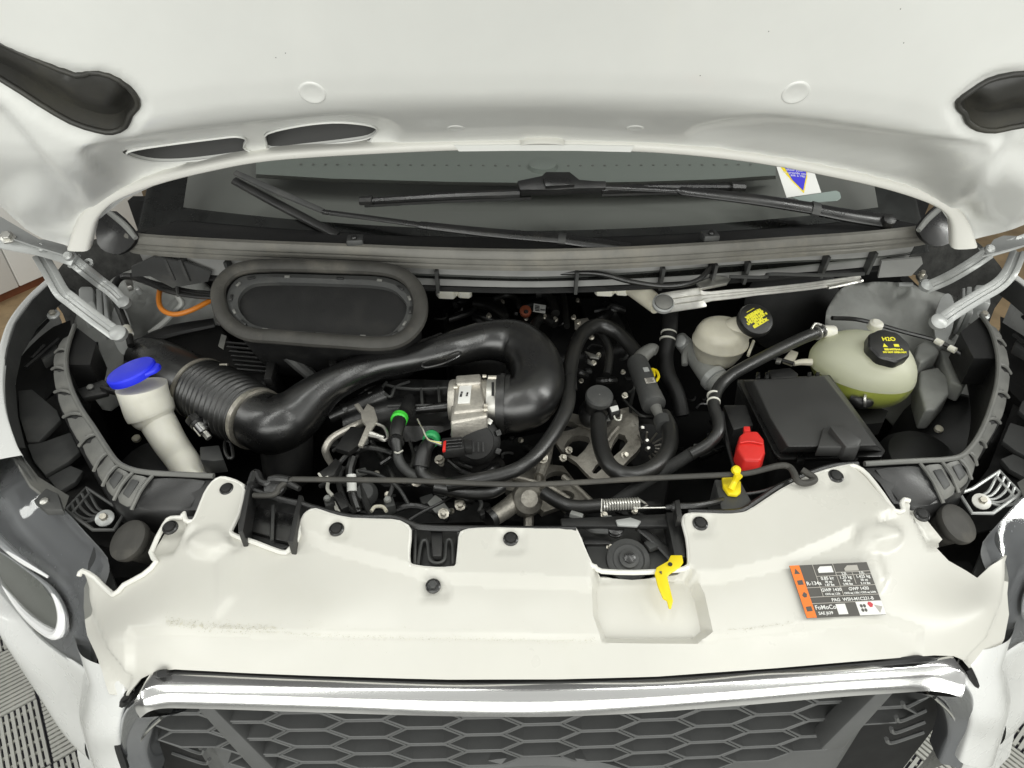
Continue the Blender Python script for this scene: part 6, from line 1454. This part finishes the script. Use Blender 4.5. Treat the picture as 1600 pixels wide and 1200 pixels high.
def cut(keep_up):
    out = []
    for f in Fs:
        zc = sum(Vs[i].z for i in f) / len(f)
        if (zc > lev) == keep_up: out.append(f)
    used = sorted({i for f in out for i in f}); ix = {a: b for b, a in enumerate(used)}
    vv = []
    for i in used:
        v = Vs[i].copy()
        if abs(v.z - lev) < .006: v.z = lev
        vv.append(v)
    return vv, [tuple(ix[i] for i in f) for f in out]
mk('tank_shell', cut(True), M['tank'], ctk, sharp=80)
mk('wetted_shell', cut(False), M['tank_wet'], ctk, sharp=80, label='lower tank wall showing the coolant level')
mk('filler_neck', lathe([(.042, -.016), (.038, -.004), (.036, .010)], P(1384, 548, .962), (0.02, -.30, 1), 36, cap=False), M['milky'], ctk)
cc = P(1384, 546, .975); axk2 = Vector((.02, -.32, 1)).normalized(); s = mpp(cc)
mk('cap', lathe([(.033, -.008), (.0365, -.006), (.0365, .010), (.034, .0135), (.030, .0145), (.004, .015)], cc, axk2, 40, wob=lambda a: 1 + .03 * math.cos(8 * a)), M['black'], ctk, label='black scalloped pressure cap with yellow symbols')
ex_ = (RT - axk2 * RT.dot(axk2)).normalized(); ey_ = axk2.cross(ex_)
def captext(t_, dx, dy, sz):
    m4 = Matrix((ex_, ey_, axk2)).transposed().to_4x4(); m4.translation = cc + axk2 * .0152 + ex_ * dx + ey_ * dy
    return text_vf(t_, sz, m4, .0003, 'CENTER', .0003)
mk('cap_print', join(captext('H2O', .002, .008, .012), captext('ESE-M97B44-A', .003, -.014, .0055), captext('DO NOT OPEN HOT', .003, -.020, .0045)), M['yellow_print'], ctk)
tri = lambda dx, dy, q: prism([cc + axk2 * .0156 + ex_ * (dx + a) + ey_ * (dy + b) for a, b in ((-q, -q * .8), (q, -q * .8), (0, q))], axk2 * -.0006)
mk('warning_mark', tri(-.010, -.003, .0045), M['yellow_print'], ctk); mk('book_mark', box(cc + axk2 * .0154 + ex_ * .011 + ey_ * -.003, (.009, .006, .0006), Matrix((ex_, ey_, axk2)).transposed()), M['yellow_print'], ctk)
mk('overflow_nipple', hose([(1300, 520, .955), (1284, 517, .962)], [12, 9], n=14), M['milky'], ctk)
mk('top_lug', lathe([(.014, -.012), (.013, 0), (.008, .004)], P(1370, 505, .97), (0, -.2, 1), 18), M['milky'], ctk)
mk('lower_outlet', hose([(1330, 622, .88), (1345, 628, .88), (1358, 626, .88)], [10, 11, 10], n=14), M['black'], ctk)
mk('lower_clamp', lathe([(.011, -.002), (.0135, -.002), (.0135, .002), (.011, .002)], P(1352, 625, .888), (1, -.5, .3), 18), M['zinc'], ctk)
mk('side_nipple', hose([(1268, 566, .92), (1252, 566, .92), (1240, 568, .92)], [6, 5, 4], n=10), M['milky_warm'], ctk)
solo('level_sensor_lead', hose([(1240, 568, .92), (1220, 562, .92), (1200, 560, .915), (1180, 565, .90)], [3, 2.5, 2.5, 2.5], n=8), M['rubber'], 'thin black lead plugged into the coolant tank side nipple', 'lead')
tf = thing('tank_fittings', 'bracket and pale clip fittings beside the coolant tank nipple', 'fitting')
mk('fitting', pprism([(1224, 560), (1236, 546), (1248, 550), (1240, 566)], .92, .012), M['milky_warm'], tf, bevel=.002)
mk('fitting', pprism([(1214, 558), (1222, 560), (1220, 566), (1212, 565)], .925, .006), M['zinc'], tf, bevel=.001)

# ================================================================== FUSE BOX
fb = thing('fuse_box', 'large black fuse box with hinged lid beside the coolant tank', 'fuse box')
Pt = lambda x, y, z: P(x, y, z)
b_ = [Pt(1177, 594, .955), Pt(1288, 588, .955), Pt(1337, 651, .968), Pt(1370, 696, .962), Pt(1231, 698, .962), Pt(1203, 652, .968)]
lo_ = [Pt(1160, 594, .925), Pt(1295, 586, .925), Pt(1345, 652, .925), Pt(1381, 705, .925), Pt(1219, 708, .925), Pt(1188, 652, .925)]
V = b_ + lo_
mk('lid', (V, [(0, 1, 2, 5), (5, 2, 3, 4), (6, 11, 8, 7), (11, 10, 9, 8)] + [(i, (i + 1) % 6, 6 + (i + 1) % 6, 6 + i) for i in range(6)]), M['lid'], fb, bevel=.003, seg=3)
fl_ = [(1152, 593), (1297, 585), (1384, 704), (1378, 713), (1219, 716), (1210, 708)]
mk('lid_flange', pprism(fl_, .926, .008), M['satin'], fb, bevel=.002)
mk('box_body', pprism(fl_, .917, .14, .93), M['matte'], fb, bevel=.004)
mk('lid_latch', prism([Pt(1296, 665, .985), Pt(1316, 661, .985), Pt(1347, 686, .982), Pt(1344, 698, .975), Pt(1322, 698, .975)], (0, 0, -.03)), M['lid'], fb, bevel=.003)
mk('lid_ramp', prism([Pt(1286, 668, .972), Pt(1300, 664, .975), Pt(1322, 698, .97), Pt(1278, 698, .966)], (0, 0, -.02)), M['lid'], fb, bevel=.002)
mk('lid_hinge', pprism([(1200, 578), (1235, 574), (1248, 584), (1245, 590), (1205, 592)], .94, .015), M['black'], fb, bevel=.002)
for x in (1182, 1196, 1262, 1275): mk('hinge_tooth', pprism([(x, 581), (x + 6, 581), (x + 6, 590), (x, 591)], .942, .012), M['satin'], fb, bevel=.001)
for x in (1245, 1328): mk('lid_clip', pprism([(x, 712), (x + 14, 711), (x + 13, 718), (x + 1, 719)], .928, .012), M['satin'], fb, bevel=.001)
mk('side_cover', pprism([(1130, 632), (1166, 632), (1178, 664), (1160, 668), (1146, 672)], .935, .05), M['black'], fb, bevel=.003)
mk('side_rail', hose([(1128, 645, .935), (1136, 690, .935), (1148, 735, .94)], 3, n=6), M['black'], fb)
rc = thing('terminal_cap', 'bright red plastic jump terminal cap beside the fuse box', 'terminal cap')
mk('cap_body', prism([P(x, y, .965) for x, y in [(1156, 680), (1164, 673), (1184, 673), (1194, 686), (1196, 706), (1189, 719), (1163, 718), (1152, 700)]], (0, 0, -.03), 1.06), M['red'], rc, bevel=.004, seg=3)
mk('cap_hinge', pprism([(1162, 666), (1172, 666), (1173, 674), (1163, 674)], .962, .008), M['red'], rc, bevel=.001)
mk('cap_tab', pprism([(1168, 720), (1188, 720), (1185, 728), (1172, 728)], .952, .01), M['red'], rc, bevel=.001)
mk('cap_ridge', hose([(1156, 692, .967), (1172, 690, .9675), (1192, 694, .967)], 1.5, n=6), M['red'], rc)

# ================================================================== WASHER FILLER
wf = thing('washer_filler', 'milky washer fluid filler neck with big blue cap', 'washer filler')
mk('neck', hose([(221, 603, .945), (226, 620, .925), (233, 640, .902), (236, 646, .895)], [37, 36, 36, 35], n=30), M['milky'], wf)
mk('neck_shoulder', hose([(233, 634, .905), (240, 650, .89), (246, 660, .88)], [36, 33, 26], n=30), M['milky'], wf)
mk('filler_tube', hose([(243, 652, .885), (256, 675, .87), (266, 692, .86), (280, 712, .84), (298, 738, .82), (312, 760, .80)], [27, 26, 25, 24, 24, 24], n=24), M['milky'], wf)
bc = P(205, 580, .978); axb = Vector((-.24, .06, .97)).normalized(); s = mpp(bc)
mk('cap', lathe([(.040, -.010), (.041, -.006), (.041, .001), (.039, .004), (.034, .005), (.012, .0046), (.003, .0046)], bc, axb, 40), M['blue'], wf, label='bright blue snap cap')
M3 = frame(axb)
tab_c = bc + Vector((.043, -.002, -.001)); e1 = (RT - axb * RT.dot(axb)).normalized(); e2 = axb.cross(e1)
mk('cap_tab', prism([bc + e1 * a + e2 * b + axb * -.001 for a, b in ((.030, -.024), (.050, -.012), (.053, -.002), (.050, .008), (.032, .020))], axb * -.008), M['blue'], wf, bevel=.002)
sb = thing('filler_strap', 'black plastic strap bracket holding the washer filler neck to the rim', 'bracket')
mk('strap_arm', pprism([(118, 608), (162, 592), (170, 600), (168, 612), (128, 622)], .928, .012), M['black'], sb, bevel=.003)
mk('strap_loop', hose([(160, 606, .93), (176, 612, .935), (196, 614, .938), (222, 608, .938), (238, 600, .935)], [4, 4, 4.5, 4.5, 3], n=8, flat=1.3), M['satin'], sb)
mk('strap_bolt', lathe([(.006, 0), (.006, .002), (.003, .004)], P(141, 605, .93), (0, -.3, 1), 10), M['rim'], sb)
sn = thing('service_valve', 'black hexagon cap on a bright collar beside the bellows', 'valve')
p0, p1 = P(300, 652, .90), P(338, 698, .87); axn = (p1 - p0).normalized()
mk('hex_cap', lathe([(.006, -.002), (.0125, 0), (.0135, .004), (.0135, .012), (.010, .016)], p0, axn, 6), M['satin'], sn)
mk('collar', lathe([(.0125, .014), (.0125, .02), (.010, .021)], p0, axn, 16), M['black'], sn)
mk('bright_sleeve', lathe([(.011, .020), (.011, .038), (.009, .040)], p0, axn, 18), M['chrome'], sn)
mk('lower_nut', lathe([(.006, .040), (.006, .052)], p0, axn, 6), M['zinc'], sn)
vb = thing('valve_bracket', 'black folded bracket under the hexagon service cap', 'bracket')
mk('bracket_face', pprism([(312, 698), (342, 695), (350, 718), (334, 720), (313, 718)], .862, .03), M['grey_plastic'], vb, bevel=.002)
mk('bracket_loop', tube([P(x, y, .868) for x, y in [(352, 690), (360, 692), (364, 712), (358, 716), (352, 705)]], .003, closed=True, n=6), M['black'], vb)

# ================================================================== CABLES AND SMALL THINGS
solo('orange_cable', hose([(250, 452, .965), (248, 468, .96), (252, 482, .955), (265, 490, .95), (282, 490, .95), (305, 482, .955), (335, 466, .96)], 4, n=10), M['orange'], 'short orange cable looping beside the oval air inlet', 'cable')
solo('hinge_cable', hose([(222, 437, .985), (205, 432, .985), (190, 433, .98), (181, 442, .975), (178, 456, .965), (182, 472, .955), (190, 492, .94), (199, 515, .925), (205, 540, .91)], 5.5, n=10), M['rubber'], 'black cable curving down past the washer filler side hinge', 'cable')
solo('cable_tape_band', hose([(197, 512, .9275), (202, 523, .9215)], 7, n=12), M['milky'], 'pale tape band round the black cable by the hinge', 'tape band')
wh = thing('cowl_harness', 'bundle of black cables running from the hinge to the oval inlet', 'harness')
for i, o in enumerate((0, 4, 8)):
    mk('cable', hose([(206, 430 + o * .3, .99), (235, 440 + o * .5, .985), (262, 447 + o, .98), (300, 455 + o, .975), (342, 458 + o, .975)], [4, 3.5, 3.5, 3, 3], n=8), M['rubber'], wh)
mk('tie', hose([(276, 444, .987), (278, 462, .985)], 2.5, n=6), M['grey_plastic'], wh)
solo('bay_drain_hose', hose([(278, 462, .97), (284, 475, .955), (272, 488, .94), (255, 505, .92), (235, 520, .90)], 4.5, n=8), M['primer'], 'slim grey pipe running down the inner wing below the orange cable', 'pipe')
solo('release_cable', hose([(1300, 497, .95), (1345, 500, .94), (1410, 518, .93), (1462, 532, .925), (1492, 547, .92), (1512, 562, .91), (1525, 580, .90)], 3.5, n=8), M['rubber'], 'thin black release cable behind the coolant tank', 'cable')
for x, y, l in ((1467, 534, 'pale clip on the release cable nearer the coolant tank'), (1488, 545, 'pale clip on the release cable nearer the rim')):
    solo('cable_clip', hose([(x - 5, y - 2, .927), (x + 5, y + 3, .927)], 5, n=10), M['milky'], l, 'clip')
solo('coolant_pipe_bracket', pprism([(1330, 640), (1372, 636), (1388, 642), (1380, 660), (1345, 664)], .84, .03), M['matte'], 'dark bracket under the coolant tank outlet', 'bracket')
for k in (0, 1):
    g = (lambda x, y: (x, y)) if k == 0 else (lambda x, y: (1680 - x, y - 15))
    w_ = 'washer filler' if k == 0 else 'fuse box'
    solo('rubber_dome', lathe([(.075, -.05), (.072, -.02), (.060, 0), (.040, .010), (.01, .013)], P(*g(238, 728), .80), (0, -.2, 1), 32), M['matte'], 'dark rubber dome low in the bay beside the ' + w_, 'dome', 'rubber domes')
    solo('drain_plug', lathe([(.008, -.004), (.008, .002), (.005, .004)], P(*g(213, 685), .80), (0, -.3, 1), 14), M['milky_warm'], 'small pale plug low in the bay beside the ' + w_, 'plug', 'drain plugs')
solo('wheel_arch_hump', lathe([(.12, -.1), (.10, -.03), (.07, 0), (.035, .012), (.008, .014)], P(1492, 662, .80), (-.4, -.2, 1), 36), M['matte'], 'dark rounded liner hump behind the coolant tank side rim', 'liner')
# front harness left of centre
fh = thing('sensor_harness', 'tangle of black sensor leads with white tape near the prop bracket', 'harness')
for L, r, mt in (([(556, 708, .88), (575, 700, .895), (600, 704, .89), (612, 708, .885)], 4, 'rubber'), ([(520, 742, .86), (532, 722, .88), (550, 706, .888), (575, 699, .89), (600, 703, .885), (612, 712, .87), (595, 725, .86)], 4, 'rubber'), ([(552, 715, .88), (546, 740, .87), (550, 770, .85), (560, 800, .83)], 7, 'rubber'), ([(535, 730, .87), (530, 755, .86), (540, 785, .84), (555, 800, .83)], 5, 'tape'),
                 ([(513, 752, .86), (512, 765, .855), (520, 775, .85)], 3, 'cable_white'), ([(522, 785, .845), (528, 798, .84), (540, 803, .835)], 3, 'cable_white'), ([(560, 745, .86), (570, 780, .84), (580, 805, .83)], 6, 'tape'), ([(640, 812, .84), (660, 800, .85), (690, 785, .86), (715, 770, .86)], 2.5, 'rubber')):
    mk('lead', hose([q for q in L], r, n=8), M[mt], fh)
mk('tape_band', hose([(549, 742, .885), (550, 768, .87)], 7.5, n=12), M['paper'], fh)
mk('plug', prism([P(x, y, .895) for x, y in [(512, 728), (524, 715), (533, 722), (522, 742), (512, 745), (497, 744), (497, 738)]], (0, 0, -.014)), M['black'], fh, bevel=.002)
mk('plug_clip', hose([(498, 740, .90), (504, 747, .90), (513, 745, .90)], 2, n=6), M['cable_white'], fh)
mk('plug', prism([P(x, y, .87) for x, y in [(520, 772), (532, 766), (545, 790), (533, 796)]], (0, 0, -.014)), M['black'], fh, bevel=.002)
kn = thing('ribbed_knob', 'black ribbed round knob beside the sensor harness', 'knob')
for i in range(6): mk('knob_ring', lathe([(.021 - i * .0015, i * .004), (.022 - i * .0015, i * .004 + .001), (.022 - i * .0015, i * .004 + .003), (.0205 - i * .0015, i * .004 + .004)], P(570, 772, .83), (.2, -.5, .8), 24), M['grey_plastic'], kn)
for x, y, l in ((606, 785, 'grey clip block beside the ribbed knob'), (512, 783, 'grey sensor block behind the prop bracket')):
    bq = thing('sensor_block', l, 'sensor')
    mk('block', pprism([(x - 8, y - 8), (x + 8, y - 10), (x + 12, y + 4), (x - 4, y + 8)], .85, .02), M['grey_plastic'], bq, bevel=.003)
    mk('block_bolt', lathe([(.006, 0), (.006, .004), (.004, .007)], P(x, y - 3, .852), (0, -.3, 1), 10), M['primer'], bq)
solo('brass_ring', tube([P(x, y, .85) for x, y in [(580, 799), (586, 792), (598, 792), (604, 799)]], .003, n=8), M['milky_warm'], 'half visible pale ring below the ribbed knob', 'ring')
for x, y, z, l in ((693, 803, .85, 'steel bolt on the dark plate left of the clamp pipe'), (719, 790, .85, 'steel bolt on the dark plate beside the clamp pipe'), (651, 753, .87, 'steel bolt just under the prop rod')):
    solo('plate_bolt', lathe([(.009, 0), (.009, .003), (.0055, .004), (.0055, .010), (.004, .011)], P(x, y, z), (0.1, -.5, .9), 8), M['bolt'], l, 'bolt')

# ================================================================== SMALL CLUTTER OF THE ENGINE
rg2 = random.Random(21)
def clutter(par, x0, y0, x1, y1, z0, z1, n, names=('wire', 'bracket', 'screw', 'pipe')):
    for i in range(n):
        x, y, z = rg2.uniform(x0, x1), rg2.uniform(y0, y1), rg2.uniform(z0, z1); t = rg2.choice(names)
        if t == 'wire':
            a = rg2.uniform(0, 6.28); L = rg2.uniform(14, 40)
            mk('wire', hose([(x, y, z), (x + L * .4 * math.cos(a), y + L * .3 * math.sin(a), z + .008), (x + L * .8 * math.cos(a + .6), y + L * .5 * math.sin(a + .6), z), (x + L * math.cos(a + .9), y + L * .6 * math.sin(a + .9), z - .01)], rg2.uniform(1.4, 2.6), n=6, sub=4), M[rg2.choice(['rubber', 'tape', 'grey_plastic'])], par)
        elif t == 'pipe':
            a = rg2.uniform(-.5, .5); L = rg2.uniform(18, 36)
            mk('pipe', hose([(x, y, z), (x + L * .5, y + L * .5 * a, z + .004), (x + L, y + L * a, z - .006)], rg2.uniform(4, 7), n=10, sub=4), M[rg2.choice(['rubber', 'satin', 'black'])], par)
        elif t == 'bracket':
            a, w, h = rg2.uniform(-25, 25), rg2.uniform(.010, .024), rg2.uniform(.008, .018)
            mk('bracket', box(P(x, y, z), (w, h, .008), rot('Z', a) @ rot('X', rg2.uniform(-25, 10))), M[rg2.choice(['black', 'grey_plastic', 'primer', 'black'])], par, bevel=.0015)
        else:
            mk('screw', lathe([(.0055, 0), (.0055, .003), (.0036, .004), (.0036, .008)], P(x, y, z), (rg2.uniform(-.4, .4), -.5, 1), 8), M['bolt'], par)
clutter(eb, 695, 468, 960, 500, .865, .885, 22)
clutter(eb, 880, 520, 985, 600, .80, .86, 20)
clutter(eb, 560, 700, 760, 800, .80, .835, 26, ('wire', 'bracket', 'pipe', 'screw', 'wire'))
clutter(eb, 770, 670, 860, 740, .78, .82, 10)
clutter(lt, 900, 800, 1050, 860, .905, .925, 16, ('bracket', 'screw', 'wire', 'bracket'))
clutter(eb, 860, 780, 1040, 830, .78, .84, 14)
clutter(eb, 1040, 600, 1120, 740, .62, .75, 12, ('wire', 'pipe', 'bracket'))
clutter(mf, 500, 600, 600, 700, .78, .82, 8, ('wire', 'bracket', 'pipe'))
mk('tab_plate', prism([P(x, y, .84) for x, y in [(668, 785), (680, 773), (690, 780), (704, 798), (692, 802), (680, 800)]], (0, 0, -.003)), M['primer'], eb, bevel=.0008)

for i, (L, r, mt) in enumerate((([(520, 705, .87), (545, 690, .885), (560, 705, .88), (548, 725, .875), (530, 738, .868)], 3, 'tape'), ([(580, 690, .86), (600, 720, .85), (615, 750, .845), (605, 785, .83)], 4, 'rubber'), ([(560, 735, .855), (590, 742, .85), (620, 760, .845), (640, 790, .83)], 3, 'grey_plastic'), ([(500, 760, .85), (520, 752, .86), (545, 758, .858)], 4, 'tape'),
        ([(640, 690, .87), (646, 712, .865), (640, 735, .86)], 3, 'rubber'), ([(700, 720, .85), (720, 735, .845), (740, 742, .84)], 4, 'rubber'), ([(610, 800, .82), (640, 790, .83), (670, 795, .825), (700, 812, .82)], 5, 'rubber'), ([(740, 770, .83), (752, 785, .83), (748, 800, .825)], 3, 'grey_plastic'), ([(990, 610, .86), (985, 640, .86), (992, 665, .855)], 2.5, 'tape'), ([(975, 625, .872), (990, 640, .87), (1005, 650, .87), (1030, 648, .868)], 2.5, 'rubber'))):
    mk('lead', hose(L, r, n=8), M[mt], fh if L[0][0] < 800 else eb)
finalize()
